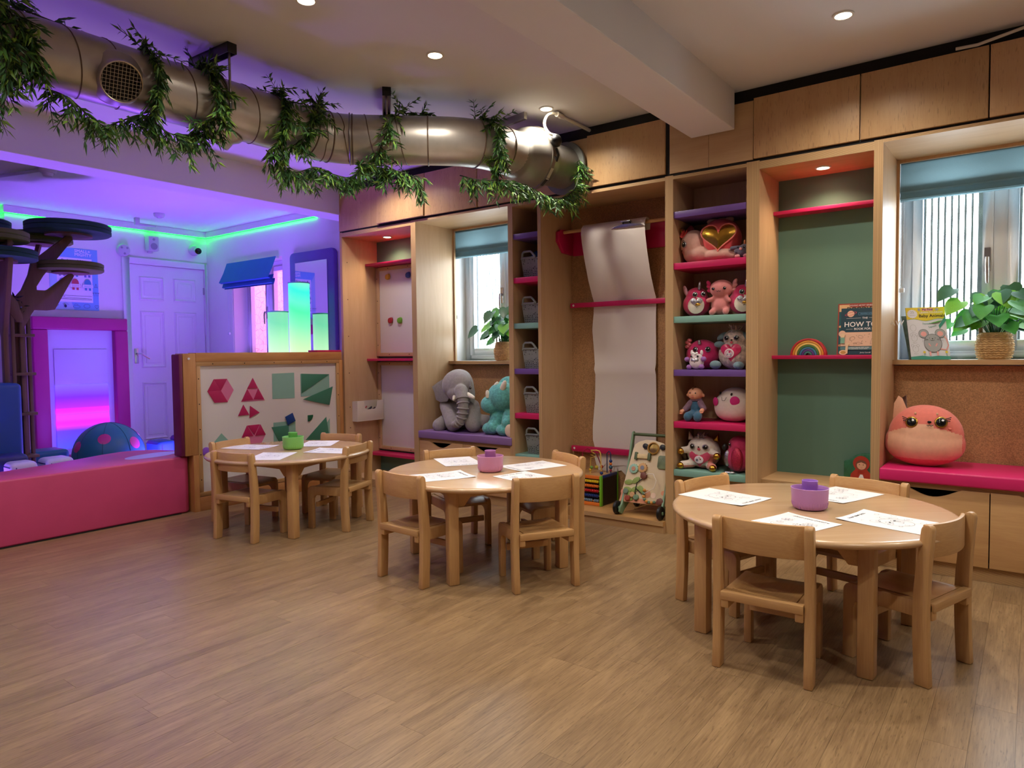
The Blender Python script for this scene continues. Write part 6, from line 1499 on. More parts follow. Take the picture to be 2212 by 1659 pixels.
bellyheart(t, (-1.517, 3.722, 0.99), 0.045, 0.038, SILV, (0, -1, 0), 0.004)
for dx in (-0.02, 0.018): eye(t, (-1.517 + dx, 3.722, 1.02), 0.0065, (dx * 8, -1, 0.1)); part(MB().ell((-1.517 + dx * 1.5, 3.755, 1.04), (0.009, 0.006, 0.016), 10, 6), 'ear', WP, t)
part(MB().ell((-1.524, 3.722, 1.037), (0.011, 0.004, 0.006), 10, 6, (0, 25, 0)).ell((-1.508, 3.722, 1.037), (0.011, 0.004, 0.006), 10, 6, (0, -25, 0)), 'bow', EYEW, t)
t = thing('toy_pastel_lamb', 'pastel rainbow plush lamb with a crimson heart on the lower purple shelf', 'soft toy', (-1.335, 3.84, 0.945))
PL = plush('pastel_shaggy_plush', (206, 184, 172), 0.35, 0.9, 150); GB = plush('grey_blue_plush', (110, 134, 142), 0.1, 0.3)
blob('body', [('e', (-1.338, 3.85, 1.03), (0.088, 0.07, 0.085)), ('e', (-1.33, 3.84, 1.115), (0.066, 0.055, 0.055))], PL, t, 0.006, 4)
tf = MB(); rr = random.Random(9)
for i in range(70):
    a = Vector((-1.325 + rr.uniform(-.02, .02), 3.84 + rr.uniform(-.02, .02), 1.16)); tf.tube([a, a + Vector((rr.uniform(-.025, .025), rr.uniform(-.02, .02), rr.uniform(.012, .035)))], [0.003, 0.001], 4)
part(tf, 'hair_tuft', mat('grey_pink_fur', (190, 160, 156), 0.9, var=0.2), t, kind='stuff')
part(MB().ell((-1.398, 3.83, 1.13), (0.036, 0.014, 0.018), 14, 8, (0, -30, 0)), 'ear', GB, t); part(MB().ell((-1.27, 3.83, 1.13), (0.03, 0.014, 0.018), 14, 8, (0, 30, 0)), 'ear', GB, t)
part(MB().ell((-1.405, 3.80, 1.085), (0.03, 0.02, 0.018), 14, 8), 'paw', GB, t); part(MB().ell((-1.418, 3.775, 0.972), (0.032, 0.03, 0.024), 14, 8), 'paw', GB, t); part(MB().ell((-1.288, 3.775, 0.968), (0.03, 0.028, 0.022), 14, 8), 'paw', GB, t)
bellyheart(t, (-1.335, 3.785, 1.037), 0.115, 0.10, PINKSATIN, (0, -1, 0), 0.012); part(MB().ell((-1.34, 3.772, 1.035), (0.027, 0.003, 0.026), 20, 8), 'heart_badge', WP, t)
cvp = Canvas((-1.34, 3.7685, 1.035), (1, 0, 0), (0, 0, 1), 0.0001); cvp.ring(0, 0, 0.018, 0.002, PK2); cvp.disc(0.004, 0.008, 0.006, PK2); cvp.disc(-0.008, -0.006, 0.005, GREYLINE); cvp.disc(0.009, -0.006, 0.005, GREYLINE); cvp.done('badge_print', t)
for dx in (-0.024, 0.03): eye(t, (-1.335 + dx, 3.788, 1.118), 0.0125, (dx * 5, -1, 0.1), SILV)
part(MB().ell((-1.331, 3.783, 1.108), (0.006, 0.004, 0.004), 10, 6), 'nose', EYEB, t); part(MB().ell((-1.332, 3.784, 1.095), (0.008, 0.003, 0.007), 10, 6), 'mouth', CREAT_R, t)
# doll
SK = mat('doll_vinyl_skin', (224, 158, 124), 0.45, var=0.02); DEN = plush('denim_blue_cloth', (52, 92, 120), 0.1, 0.2); LAV = plush('dusty_lilac_cloth', (128, 96, 116), 0.1, 0.2)
t = thing('toy_doll', 'bald baby doll in blue dungarees sitting on the lower pink shelf', 'doll', (-1.535, 3.79, 0.65))
blob('body', [('e', (-1.538, 3.80, 0.735), (0.036, 0.03, 0.05)), ('c', (-1.555, 3.79, 0.695), (-1.562, 3.745, 0.682), 0.02, 0.024), ('c', (-1.52, 3.79, 0.695), (-1.508, 3.745, 0.682), 0.02, 0.024)], DEN, t, 0.004, 4)
part(MB().ell((-1.564, 3.735, 0.678), (0.023, 0.02, 0.027), 14, 10), 'shoe', DEN, t); part(MB().ell((-1.506, 3.735, 0.678), (0.023, 0.02, 0.027), 14, 10), 'shoe', DEN, t)
for a, b, c in (((-1.565, 3.79, 0.755), (-1.597, 3.78, 0.715), (-1.612, 3.762, 0.703)), ((-1.512, 3.79, 0.755), (-1.488, 3.78, 0.725), (-1.49, 3.758, 0.712))):
    o = part(MB().tube([a, b], [0.019, 0.017], 12).ell(a, 0.019, 12, 8).ell(b, 0.017, 12, 8), 'sleeve', LAV, t)
    hd = part(MB().tube([b, c], [0.011, 0.010], 10).ell(c, (0.013, 0.011, 0.013), 12, 8), 'hand', SK, t)
    for k in range(4): part(MB().tube([Vector(c), Vector(c) + Vector((0.005 * (k - 1.5), -0.008, -0.014 + 0.002 * abs(k - 1.5)))], [0.0042, 0.0035], 6), 'finger', SK, hd)
    part(MB().tube([Vector(c), Vector(c) + Vector((0.012 if a[0] < -1.54 else -0.012, -0.006, -0.002))], [0.0042, 0.0035], 6), 'thumb', SK, hd)
part(MB().lathe([(0.03, 0), (0.034, 0.008), (0.026, 0.018)], (-1.538, 3.80, 0.765), n=20, capb=False, capt=False), 'collar', LAV, t)
blob('head', [('e', (-1.543, 3.795, 0.805), (0.044, 0.04, 0.036)), ('e', (-1.543, 3.778, 0.796), (0.034, 0.026, 0.024)), ('e', (-1.59, 3.80, 0.797), (0.008, 0.008, 0.011)), ('e', (-1.497, 3.80, 0.797), (0.008, 0.008, 0.011)), ('e', (-1.543, 3.752, 0.802), (0.006, 0.005, 0.005))], SK, t, 0.0035, 3)
for dx in (-0.016, 0.016): eye(t, (-1.543 + dx, 3.757, 0.812), 0.004, (0, -1, 0.3))
stitch(t, [(-1.55, 3.7535, 0.79), (-1.543, 3.752, 0.788), (-1.536, 3.7535, 0.79)], 0.0012, CREAT_R)
part(MB().tube([(-1.543, 3.80, 0.842), (-1.55, 3.775, 0.838), (-1.545, 3.76, 0.832)], [0.006, 0.005, 0.002], 8), 'hair_curl', mat('brown_doll_hair', (110, 70, 44), 0.7, var=0.1), t)
# white one with pink cheeks
WR = plush('warm_white_plush', (214, 196, 186), 0.04, 0.12)
t = thing('toy_white_blob', 'rounded white plush with magenta cheeks on the lower pink shelf', 'soft toy', (-1.345, 3.85, 0.65))
blob('body', [('e', (-1.345, 3.86, 0.735), (0.105, 0.082, 0.084), 24, 16, None, 0.85), ('e', (-1.335, 3.86, 0.785), (0.085, 0.07, 0.06)), ('e', (-1.35, 3.85, 0.668), (0.035, 0.03, 0.016))], WR, t, 0.006, 6)
for (x, z, n_, r_) in ((-1.312, 0.772, (0.25, -1, 0.1), 0.026), (-1.428, 0.765, (-0.8, -1, 0.1), 0.024)):
    n_ = Vector(n_).normalized(); part(patch([(r_ * math.cos(R(a)), r_ * math.sin(R(a))) for a in range(0, 360, 18)], (x, 3.784 if x > -1.4 else 3.800, z), UP.cross(n_), UP, 0.006), 'cheek', mat('magenta_cheek_felt', (196, 34, 116), 0.8, var=0.05), t)
for (x, z, y) in ((-1.40, 0.812, 3.805), (-1.333, 0.808, 3.792)): part(MB().ell((x, y, z), (0.006, 0.004, 0.0085), 12, 8, (0, 20, 0)), 'eye', EYEB, t)
stitch(t, [(-1.385, 3.782, 0.793), (-1.381, 3.7785, 0.772), (-1.366, 3.7775, 0.773), (-1.356, 3.777, 0.792)], 0.0013)
# cat with a heart
CW = plush('cream_cat_plush', (222, 208, 196), 0.08, 0.5, 200); CP = plush('salmon_shaggy_plush', (214, 130, 116), 0.12, 0.6, 200)
t = thing('toy_cat', 'cream and salmon plush cat with a pink heart on the bottom teal shelf', 'soft toy', (-1.505, 3.82, 0.375))
def catpick(c): return 1 if (c.z < 0.40 + 0.0 or (c.x > -1.46 and c.z < 0.47)) else 0
blob('body', [('e', (-1.507, 3.83, 0.47), (0.098, 0.075, 0.093)), ('e', (-1.507, 3.82, 0.50), (0.088, 0.068, 0.062)), ('c', (-1.565, 3.79, 0.485), (-1.605, 3.765, 0.482), 0.022, 0.02), ('c', (-1.45, 3.79, 0.475), (-1.408, 3.765, 0.47), 0.022, 0.02), ('c', (-1.56, 3.79, 0.405), (-1.602, 3.75, 0.40), 0.024, 0.022), ('c', (-1.455, 3.79, 0.40), (-1.422, 3.75, 0.398), 0.024, 0.022)], [CW, CP], t, 0.006, 4, catpick)
for p in ((-1.612, 3.755, 0.476), (-1.402, 3.755, 0.462), (-1.607, 3.735, 0.396), (-1.418, 3.735, 0.396)): part(MB().ell(p, (0.02, 0.02, 0.02), 14, 10), 'gold_paw', GOLD, t)
for sx, dx in ((-1, -0.072), (1, 0.078)): part(patch([(-0.022, -0.02), (0.022, -0.02), (0.006 * sx, 0.03)], (-1.507 + dx, 3.82, 0.555), (1, 0.1 * sx, 0), (0.25 * sx, 0, 1), 0.01), 'ear', CW if sx < 0 else GOLD, t)
tf = MB()
for i in range(50):
    a = Vector((-1.507 + rr.uniform(-.018, .018), 3.80 + rr.uniform(-.02, .02), 0.562)); tf.tube([a, a + Vector((rr.uniform(-.03, .03), rr.uniform(-.02, .01), rr.uniform(-.01, .03)))], [0.003, 0.001], 4)
part(tf, 'hair_tuft', mat('grey_lilac_fur', (150, 130, 140), 0.9, var=0.2), t, kind='stuff'); horn(t, (-1.512, 3.765, 0.555), (-1.512, 3.76, 0.582), 0.007, SILV)
bellyheart(t, (-1.505, 3.765, 0.437), 0.125, 0.092, mat('rose_satin_heart', (200, 70, 100), 0.35, var=0.1), (0, -1, 0), 0.01); part(MB().ell((-1.505, 3.753, 0.435), (0.027, 0.003, 0.022), 18, 8), 'heart_badge', WP, t)
cvp = Canvas((-1.505, 3.7495, 0.435), (1, 0, 0), (0, 0, 1), 0.0001); cvp.disc(-0.01, -0.002, 0.009, GREYLINE); cvp.disc(-0.01, -0.002, 0.004, BLACKLINE); cvp.disc(0.01, 0.004, 0.004, GOLD); cvp.disc(0.004, 0.012, 0.004, GREYLINE); cvp.done('badge_print', t)
for dx in (-0.038, 0.038): eye(t, (-1.507 + dx, 3.757, 0.508), 0.0135, (dx * 6, -1, 0.1), SILV)
part(MB().ell((-1.507, 3.752, 0.507), (0.005, 0.004, 0.004), 10, 6), 'nose', EYEB, t); part(MB().ell((-1.505, 3.753, 0.495), (0.01, 0.003, 0.008), 12, 6), 'mouth', CREAT_R, t)
# dark pink parrot
DP = plush('raspberry_plush', (190, 44, 92), 0.12, 0.4); GLT = mat('red_glitter_cloth', (176, 40, 70), 0.3, 0.4, var=0.45, vscale=260, bump=0.5, bscale=300)
t = thing('toy_parrot', 'raspberry plush bird with a glittery wing at the right of the bottom shelf', 'soft toy', (-1.30, 3.80, 0.375))
blob('body', [('e', (-1.298, 3.81, 0.455), (0.076, 0.07, 0.078)), ('e', (-1.292, 3.81, 0.525), (0.062, 0.058, 0.055))], DP, t, 0.006, 4)
part(MB().ell((-1.288, 3.752, 0.455), (0.034, 0.02, 0.065), 16, 10), 'wing', GLT, t); part(MB().ell((-1.345, 3.765, 0.455), (0.02, 0.014, 0.045), 14, 8), 'silver_chest', SILV, t)
part(MB().ell((-1.362, 3.77, 0.515), (0.014, 0.014, 0.02), 12, 8), 'beak', BLACK, t); eye(t, (-1.33, 3.757, 0.535), 0.008, (-0.4, -1, 0.1))
for k in range(3): part(MB().ell((-1.335 + 0.014 * k, 3.735 - 0.002 * k, 0.383), (0.018, 0.012, 0.007), 10, 6, (0, 0, 20)), 'silver_toe', SILV, t)

# --- grey lattice baskets
LATT = MATS.get('x')
def lattice_mat():
    mt, nt, b = _new('lattice_plastic'); ln = nt.links.new
    tc = _n(nt, 'ShaderNodeTexCoord'); mp = _n(nt, 'ShaderNodeMapping'); mp.inputs['Scale'].default_value = (1, 1, 1.15); ln(tc.outputs['Object'], mp.inputs[0])
    vo = _n(nt, 'ShaderNodeTexVoronoi', feature='DISTANCE_TO_EDGE'); vo.inputs['Scale'].default_value = 75; vo.inputs['Randomness'].default_value = 0.35; ln(mp.outputs[0], vo.inputs['Vector'])
    rp = _n(nt, 'ShaderNodeValToRGB'); rp.color_ramp.elements[0].position = 0.14; rp.color_ramp.elements[1].position = 0.26
    rp.color_ramp.elements[0].color = L((134, 138, 132)); rp.color_ramp.elements[1].color = L((46, 48, 46)); ln(vo.outputs['Distance'], rp.inputs[0]); ln(rp.outputs[0], b.inputs['Base Color'])
    bp = _n(nt, 'ShaderNodeBump'); bp.inputs['Strength'].default_value = 0.8; bp.inputs['Distance'].default_value = 0.003; bp.invert = True; ln(vo.outputs['Distance'], bp.inputs['Height']); ln(bp.outputs[0], b.inputs['Normal'])
    b.inputs['Roughness'].default_value = 0.45
    MATS['lattice_plastic'] = mt; return mt
LATT = lattice_mat()
def basket(z, dx, lab, fill):
    x0, x1, y0, y1 = -2.735 + dx, -2.582 + dx, 3.755, 3.985; h = 0.125; tp = 0.012; th = 0.004
    t = thing('storage_basket', lab, 'basket', ((x0 + x1) / 2, 3.87, z), 'grey lattice baskets')
    def wall(a0, a1, b0, b1): # bottom edge a0-a1, top edge b0-b1, thickness inwards
        a0, a1, b0, b1 = map(Vector, (a0, a1, b0, b1)); n_ = (a1 - a0).cross(b0 - a0).normalized() * -th
        return MB().add([a0, a1, b1, b0, a0 + n_, a1 + n_, b1 + n_, b0 + n_], [(0, 1, 2, 3), (7, 6, 5, 4), (0, 4, 5, 1), (1, 5, 6, 2), (2, 6, 7, 3), (3, 7, 4, 0)])
    B = [(x0 + tp, y0 + tp), (x1 - tp, y0 + tp), (x1 - tp, y1 - tp), (x0 + tp, y1 - tp)]; T = [(x0, y0), (x1, y0), (x1, y1), (x0, y1)]
    for i in range(4):
        j = (i + 1) % 4; part(wall((*B[i], z), (*B[j], z), (*T[i], z + h), (*T[j], z + h)), 'lattice_wall', LATT, t, smooth=0)
    part(MB().box(x0 + tp, x1 - tp, y0 + tp, y1 - tp, z + 0.001, z + 0.005), 'base', BASKET, t, smooth=0)
    rim = MB().tube([(x0, y0, z + h), (x1, y0, z + h), (x1, y1, z + h), (x0, y1, z + h)], 0.005, 8, closed=True)
    part(rim, 'rim', BASKET, t)
    xm0, xm1 = x0 + 0.008, x0 + 0.105
    for yy in (y0 - 0.001, y1 + 0.001):
        pa = [(xm0, z + h), (xm0 + 0.004, z + h + 0.035), (xm0 + 0.016, z + h + 0.046), (xm1 - 0.03, z + h + 0.046), (xm1 - 0.014, z + h + 0.034), (xm1 + 0.012, z + h + 0.004)]
        part(MB().tube([(p[0], yy, p[1]) for p in pa], 0.0075, 8).tube([(xm0, yy, z + h + 0.006), (xm1, yy, z + h + 0.006)], 0.007, 8), 'handle', BASKET, t)
    for (fx, fy, fz, r_, c) in fill:
        b = MB().ell((x0 + fx, y0 + fy, z + fz), (r_, r_ * 1.1, r_ * 0.8), 12, 8)
        solo(b, 'basket_toy', mat('basket_toy_%d_%d_%d' % c, c, 0.7, var=0.1), {0: 'crumpled blue', 1: 'small pink', 2: 'small pale', 3: 'purple'}[(0 if c == (40, 84, 130) else 1 if c == (226, 80, 96) else 2 if c == (220, 206, 196) else 3)] + ' toy poking out of the ' + lab.split(',')[0].replace('grey lattice ', '').replace(' of the narrow tower', ''), 'toy')
basket(1.545, 0.0, 'grey lattice basket under the top shelf of the narrow tower, overflowing with blue', [(0.06, 0.12, 0.15, 0.05, (40, 84, 130)), (0.125, 0.09, 0.145, 0.022, (226, 80, 96)), (0.075, 0.045, 0.128, 0.018, (220, 206, 196))])
basket(1.245, 0.002, 'grey lattice basket on the upper teal shelf of the narrow tower', [])
basket(0.945, 0.003, 'grey lattice basket on the lower purple shelf of the narrow tower', [(0.125, 0.10, 0.14, 0.024, (90, 64, 130))])
basket(0.65, 0.012, 'grey lattice basket on the lower pink shelf of the narrow tower', [])
basket(0.375, 0.022, 'grey lattice basket on the bottom teal shelf of the narrow tower', [(0.085, 0.06, 0.13, 0.022, (220, 206, 196))])

# --- wall box with pens, coloured holds on the whiteboard
t = thing('pen_box', 'white wall box holding dark pens on the side of the whiteboard alcove', 'storage box', (-4.46, 3.92, 0.5))
BXW = mat('white_moulded_plastic', (226, 214, 200), 0.4, var=0)
xb = -4.4845
part(MB().prism([(3.775, 0.505), (4.055, 0.505), (4.055, 0.665), (3.99, 0.665), (3.985, 0.615), (3.965, 0.595), (3.87, 0.595), (3.85, 0.615), (3.845, 0.665), (3.775, 0.665)], (xb + 0.06, 0, 0), (0, 1, 0), (0, 0, 1), (0.003, 0, 0)), 'front', BXW, t, bevel=0.001)
part(MB().box(xb, xb + 0.003, 3.775, 4.055, 0.505, 0.665), 'back', BXW, t, smooth=0)
part(MB().box(xb, xb + 0.063, 3.772, 3.7755, 0.505, 0.665).box(xb, xb + 0.063, 4.0545, 4.058, 0.505, 0.665), 'sides', BXW, t, smooth=0)
part(MB().box(xb, xb + 0.063, 3.772, 4.058, 0.5, 0.506), 'bottom', BXW, t, smooth=0)
for k, (a, b, c) in enumerate((((xb + 0.02, 3.80, 0.52), (xb + 0.035, 3.95, 0.612), (30, 30, 34)), ((xb + 0.03, 3.84, 0.52), (xb + 0.045, 3.98, 0.605), (60, 40, 34)), ((xb + 0.04, 3.79, 0.53), (xb + 0.03, 3.90, 0.618), (160, 60, 50)), ((xb + 0.05, 3.83, 0.52), (xb + 0.05, 3.935, 0.608), (26, 28, 50)))):
    solo(MB().tube([a, b], 0.006, 8), 'pen', mat('pen_%d_%d_%d' % c, c, 0.4, var=0), ['black pen in the white wall box, leaning right', 'brown pen in the white wall box', 'red pen in the white wall box', 'navy pen in the white wall box'][k], 'pen', 'pens in the wall box')
for (x, z, c, lab) in ((-4.334, 1.698, (206, 160, 40), 'yellow grip magnet at the top left of the alcove whiteboard'), (-4.094, 1.695, (52, 80, 120), 'blue grip magnet at the top right of the alcove whiteboard'), (-4.31, 1.334, (168, 30, 50), 'red grip magnet halfway down the alcove whiteboard'), (-4.20, 1.33, (110, 170, 50), 'lime grip magnet halfway down the alcove whiteboard')):
    mb = MB().prism([(-0.024, -0.016), (-0.006, -0.026), (0.02, -0.022), (0.026, 0.006), (0.018, 0.026), (-0.014, 0.02), (-0.026, 0.006)], (x, 4.062, z), (1, 0, 0), (0, 0, 1), (0, -0.022, 0))
    solo(mb, 'grip_magnet', mat('grip_%d_%d_%d' % c, c, 0.45, var=0.03), lab, 'magnet', 'grip magnets', bevel=0.007, seg=3)

# --- hanging drawing paper and its clip
ppts = []
yr = 3.935
for a in range(150, -60, -15): ppts.append((yr + 0.045 * math.cos(R(a)) * -1 - 0.0, 1.838 + 0.03 * math.sin(R(a))))
prof = [(3.965, 1.80), (3.972, 1.845), (3.955, 1.868), (3.925, 1.872), (3.90, 1.85), (3.893, 1.81), (3.90, 1.76), (3.925, 1.66), (3.975, 1.52), (4.030, 1.42), (4.050, 1.39), (4.0525, 1.365), (4.0525, 1.34), (4.05, 1.30), (4.05, 1.2), (4.055, 1.05), (4.05, 0.97), (4.036, 0.935), (4.05, 0.90), (4.055, 0.75), (4.048, 0.55), (4.046, 0.46), (4.0525, 0.415), (4.0525, 0.385), (4.053, 0.36), (4.054, 0.33)]
t = thing('drawing_paper', 'long sheet of white drawing paper hanging from the dowel through pink rails', 'paper', (-2.12, 4.0, 0.3))
vs = []; fs = []; nseg = len(prof); m_ = 10
for j, (y, z) in enumerate(prof):
    f_ = 1 - min(1, max(0, (z - 1.40) / 0.42)); sh = 0.075 * (1 - f_) * 0.0
    xl = -2.355 + 0.012 * math.sin(z * 9) * (1 if 0.45 < z < 1.3 else 0.2); xr = -1.905
    for i in range(m_ + 1):
        u = i / m_; xx = xl + (xr - xl) * u
        zz = z - (0.05 * abs(math.sin(u * 9.1)) + 0.03 * math.sin(u * 23) if j == nseg - 1 else 0)
        vs.append((xx, y + (0.003 if abs(z - 1.365) > 0.06 and z > 0.46 else 0.0) * math.sin(u * 6 + z * 5), zz))
for j in range(nseg - 1):
    for i in range(m_): a = j * (m_ + 1) + i; fs.append((a, a + m_ + 1, a + m_ + 2, a + 1))
part(MB().add(vs, fs), 'sheet', PAPERROLL, t, smooth=60)
cl = thing('paper_clip', 'chrome bulldog clip gripping the top of the drawing paper', 'clip', (-2.03, 3.9, 1.83))
part(MB().prism([(-0.115, 0), (0.115, 0), (0.09, 0.012), (0.03, 0.022), (-0.03, 0.022), (-0.09, 0.012)], (-2.02, 3.893, 1.815), (1, 0, 0), (0, -0.35, 1), (0, -0.006, 0)), 'jaw', CHROME, cl, bevel=0.0015)
part(MB().box(-2.058, -1.992, 3.868, 3.90, 1.848, 1.856), 'lever', CHROME, cl, bevel=0.002)
part(MB().tube([(-2.05, 3.895, 1.835), (-2.05, 3.885, 1.852), (-2.0, 3.885, 1.852), (-2.0, 3.895, 1.835)], 0.004, 8), 'spring', BLACK, cl)
solo(MB().add([(-2.36, 4.055, 0.345), (-1.9, 4.055, 0.345), (-1.92, 4.058, 0.27), (-2.0, 4.06, 0.285), (-2.05, 4.058, 0.25), (-2.12, 4.06, 0.235), (-2.16, 4.06, 0.27), (-2.24, 4.06, 0.24), (-2.3, 4.06, 0.22), (-2.34, 4.06, 0.27)], [(0, 9, 8, 7, 6, 5, 4, 3, 2, 1)]), 'torn_paper', PAPERROLL, 'ragged torn paper end below the lower pink rail', 'paper')

# --- bead maze cube with abacus
AB = {}
t = thing('activity_cube', 'wooden activity cube with abacus rows and a wire bead maze on top', 'toy', (-2.28, 3.93, 0.07))
ax0, ax1, ay0, ay1, az0, az1 = -2.40, -2.172, 3.82, 4.045, 0.071, 0.262
ORGE = mat('orange_toy_paint', (226, 120, 44), 0.4, var=0.03); GRNE = mat('lime_toy_paint', (110, 178, 40), 0.4, var=0.03); BLUE_ = mat('navy_toy_paint', (30, 50, 110), 0.4, var=0.03)
part(MB().box(ax0, ax1 - 0.014, ay0, ay1, az0, az0 + 0.02), 'bottom_board', ORGE, t, bevel=0.002)
part(MB().box(ax0, ax1 - 0.014, ay0, ay0 + 0.016, az1 - 0.02, az1), 'top_rail', ORGE, t, bevel=0.002)
part(MB().box(ax0, ax1 - 0.014, ay0 + 0.016, ay1, az1 - 0.016, az1), 'top_board', BEECH_X, t, bevel=0.002)
part(MB().box(ax1 - 0.014, ax1, ay0 - 0.004, ay0 + 0.018, az0, az1 + 0.002), 'corner_post', GRNE, t, bevel=0.002)
part(MB().box(ax1 - 0.014, ax1, ay1 - 0.014, ay1, az0, az1), 'corner_post', GRNE, t, bevel=0.002)
part(MB().box(ax0, ax0 + 0.014, ay0 - 0.004, ay0 + 0.018, az0, az1), 'corner_post', GRNE, t, bevel=0.002)
part(MB().box(ax1 - 0.014, ax1, ay0 + 0.018, ay1 - 0.014, az1 - 0.016, az1 + 0.002), 'side_rail', BLUE_, t, bevel=0.002)
part(MB().box(ax1 - 0.012, ax1 - 0.004, ay0 + 0.018, ay1 - 0.014, az0, az1 - 0.016), 'side_panel', BLACK, t, smooth=0)
part(MB().box(ax0, ax1 - 0.014, ay0 + 0.05, ay0 + 0.055, az0 + 0.02, az1 - 0.016), 'back_panel', BLACK, t, smooth=0)
for k, (c, n_) in enumerate((((232, 206, 40), 4), ((226, 116, 40), 6), ((190, 30, 36), 5), ((30, 54, 120), 6), ((110, 130, 150), 5))):
    z = 0.225 - 0.031 * k
    rod = part(MB().cyl((ax0 + 0.014, ay0 + 0.012, z), (ax1 - 0.014, ay0 + 0.012, z), 0.003, n=8), 'abacus_rod', BEECH_X, t)
    bm_ = mat('bead_%d_%d_%d' % c, c, 0.3, var=0); f0 = None
    for i in range(n_ + 4):
        x = ax1 - 0.032 - i * 0.0125 - (0.010 if i > 2 and k == 4 else 0)
        if f0 is None: f0 = part(MB().ell((x, ay0 + 0.012, z), (0.006, 0.011, 0.011), 12, 8), 'bead', bm_, rod); fx_ = x
        else: share(f0, 'bead', rod, (x - fx_, 0, 0))
wy = 3.87
YW = mat('yellow_wire', (226, 190, 90), 0.35, var=0); RW = mat('red_wire', (150, 24, 60), 0.35, var=0); BW = mat('blue_wire', (30, 44, 90), 0.35, var=0)
part(MB().tube([(-2.20, wy, 0.262), (-2.203, wy, 0.32), (-2.206, wy, 0.40), (-2.214, wy, 0.415), (-2.235, wy, 0.42), (-2.275, wy, 0.416), (-2.285, wy + 0.02, 0.405), (-2.24, wy - 0.01, 0.398), (-2.29, wy + 0.02, 0.385), (-2.235, wy - 0.01, 0.376), (-2.29, wy + 0.02, 0.365), (-2.30, wy + 0.03, 0.30), (-2.30, wy + 0.03, 0.262)], 0.0035, 8), 'maze_wire', YW, t)
part(MB().tube([(-2.34, wy, 0.262), (-2.34, wy, 0.40), (-2.31, wy + 0.01, 0.425), (-2.27, wy + 0.06, 0.39), (-2.25, wy + 0.09, 0.30), (-2.25, wy + 0.09, 0.262)], 0.0035, 8), 'maze_wire', RW, t)
part(MB().tube([(-2.215, 3.97, 0.262), (-2.215, 3.97, 0.39), (-2.20, 3.97, 0.405), (-2.188, 3.97, 0.39), (-2.188, 3.97, 0.262)], 0.0035, 8), 'maze_wire', BW, t)
for (x, y, z, c, r_) in ((-2.20, wy, 0.275, (30, 54, 120), 0.011), (-2.188, 3.97, 0.34, (30, 54, 120), 0.011), (-2.188, 3.97, 0.322, (226, 116, 40), 0.01), (-2.188, 3.97, 0.30, (60, 90, 110), 0.013), (-2.188, 3.97, 0.28, (160, 40, 60), 0.009), (-2.27, wy + 0.06, 0.30, (200, 180, 60), 0.012), (-2.25, wy + 0.09, 0.30, (180, 60, 50), 0.011), (-2.29, wy + 0.03, 0.30, (110, 150, 60), 0.011), (-2.30, wy + 0.03, 0.285, (226, 190, 60), 0.01)):
    part(MB().ell((x, y, z), r_, 12, 8), 'maze_bead', mat('mbead_%d_%d_%d' % c, c, 0.35, var=0), t)

# --- activity walker
SAGE = mat('sage_green_paint_toy', (120, 150, 118), 0.45, var=0.03); OLV = mat('olive_green_paint_toy', (78, 92, 58), 0.45, var=0.03); CREAMB = mat('cream_board', (226, 206, 170), 0.5, var=0.02)
t = thing('activity_walker', 'cream wooden push-along activity walker leaning in the drawing alcove', 'toy', (-1.83, 3.78, 0.07))
b0 = Vector((-1.845, 3.735, 0.145)); vv = Vector((0.0, 0.30, 1.0)).normalized(); uu_ = Vector((1, 0.04, 0)).normalized(); nn_ = uu_.cross(vv)
HB = 0.375
brd = [(-0.155, 0.0), (0.145, 0.0), (0.12, 0.30), (0.11, 0.345), (0.085, 0.37), (0.02, 0.385), (-0.03, 0.385), (-0.075, 0.37), (-0.098, 0.352), (-0.105, 0.33)]
part(MB().prism(brd, b0 - nn_ * 0.012, uu_, vv, nn_ * 0.012), 'activity_board', CREAMB, t, bevel=0.002)
def bp_(x, y, h=0.0): return b0 + uu_ * x + vv * y + nn_ * h
for sx, xo in ((-1, -0.125), (1, 0.125)):
    pa = [(-0.075, -0.005), (0.03, -0.005), (0.05, 0.03), (-0.005, 0.10), (-0.075, 0.06)]
    o = b0 + uu_ * xo
    dirv = Vector((0, 1, 0))
    side = [(-0.03, 0.075), (-0.012, 0.075), (0.02, 0.10), (0.10, 0.14), (0.145, 0.50), (0.16, 0.545), (0.148, 0.558), (0.132, 0.552), (0.10, 0.46), (0.03, 0.24), (-0.02, 0.135), (-0.045, 0.115), (-0.05, 0.09)]
    part(MB().prism(side, Vector((o.x, 3.735, 0)), (0, 1, 0), (0, 0, 1), (0.012 * sx, 0, 0)), 'side_frame', SAGE, t, bevel=0.002)
part(MB().cyl((b0 + uu_ * -0.13 + Vector((0, 0.145, 0.395))), (b0 + uu_ * 0.13 + Vector((0, 0.145, 0.395))), 0.0095, n=14), 'push_handle', OLV, t)
for (x, y) in ((-0.155, 3.705), (0.13, 3.70), (-0.15, 3.96), (0.12, 3.96)):
    w_ = part(MB().lathe([(0.012, -0.012), (0.034, -0.012), (0.04, -0.007), (0.04, 0.007), (0.034, 0.012), (0.012, 0.012)], (b0.x + x, y, 0.111), (1, 0, 0), 28), 'wheel', BLACK, t)
    part(MB().cyl((b0.x + x - 0.016, y, 0.111), (b0.x + x + 0.016, y, 0.111), 0.01, n=12), 'hub', SAGE, w_)
part(MB().lathe([(0.025, 0), (0.035, 0.003), (0.037, 0.014), (0.031, 0.018), (0.028, 0.01)], bp_(0.028, 0.335), nn_, 28, False, False), 'mirror_ring', mat('oak_ring', (190, 144, 74), 0.4, var=0.05), t)
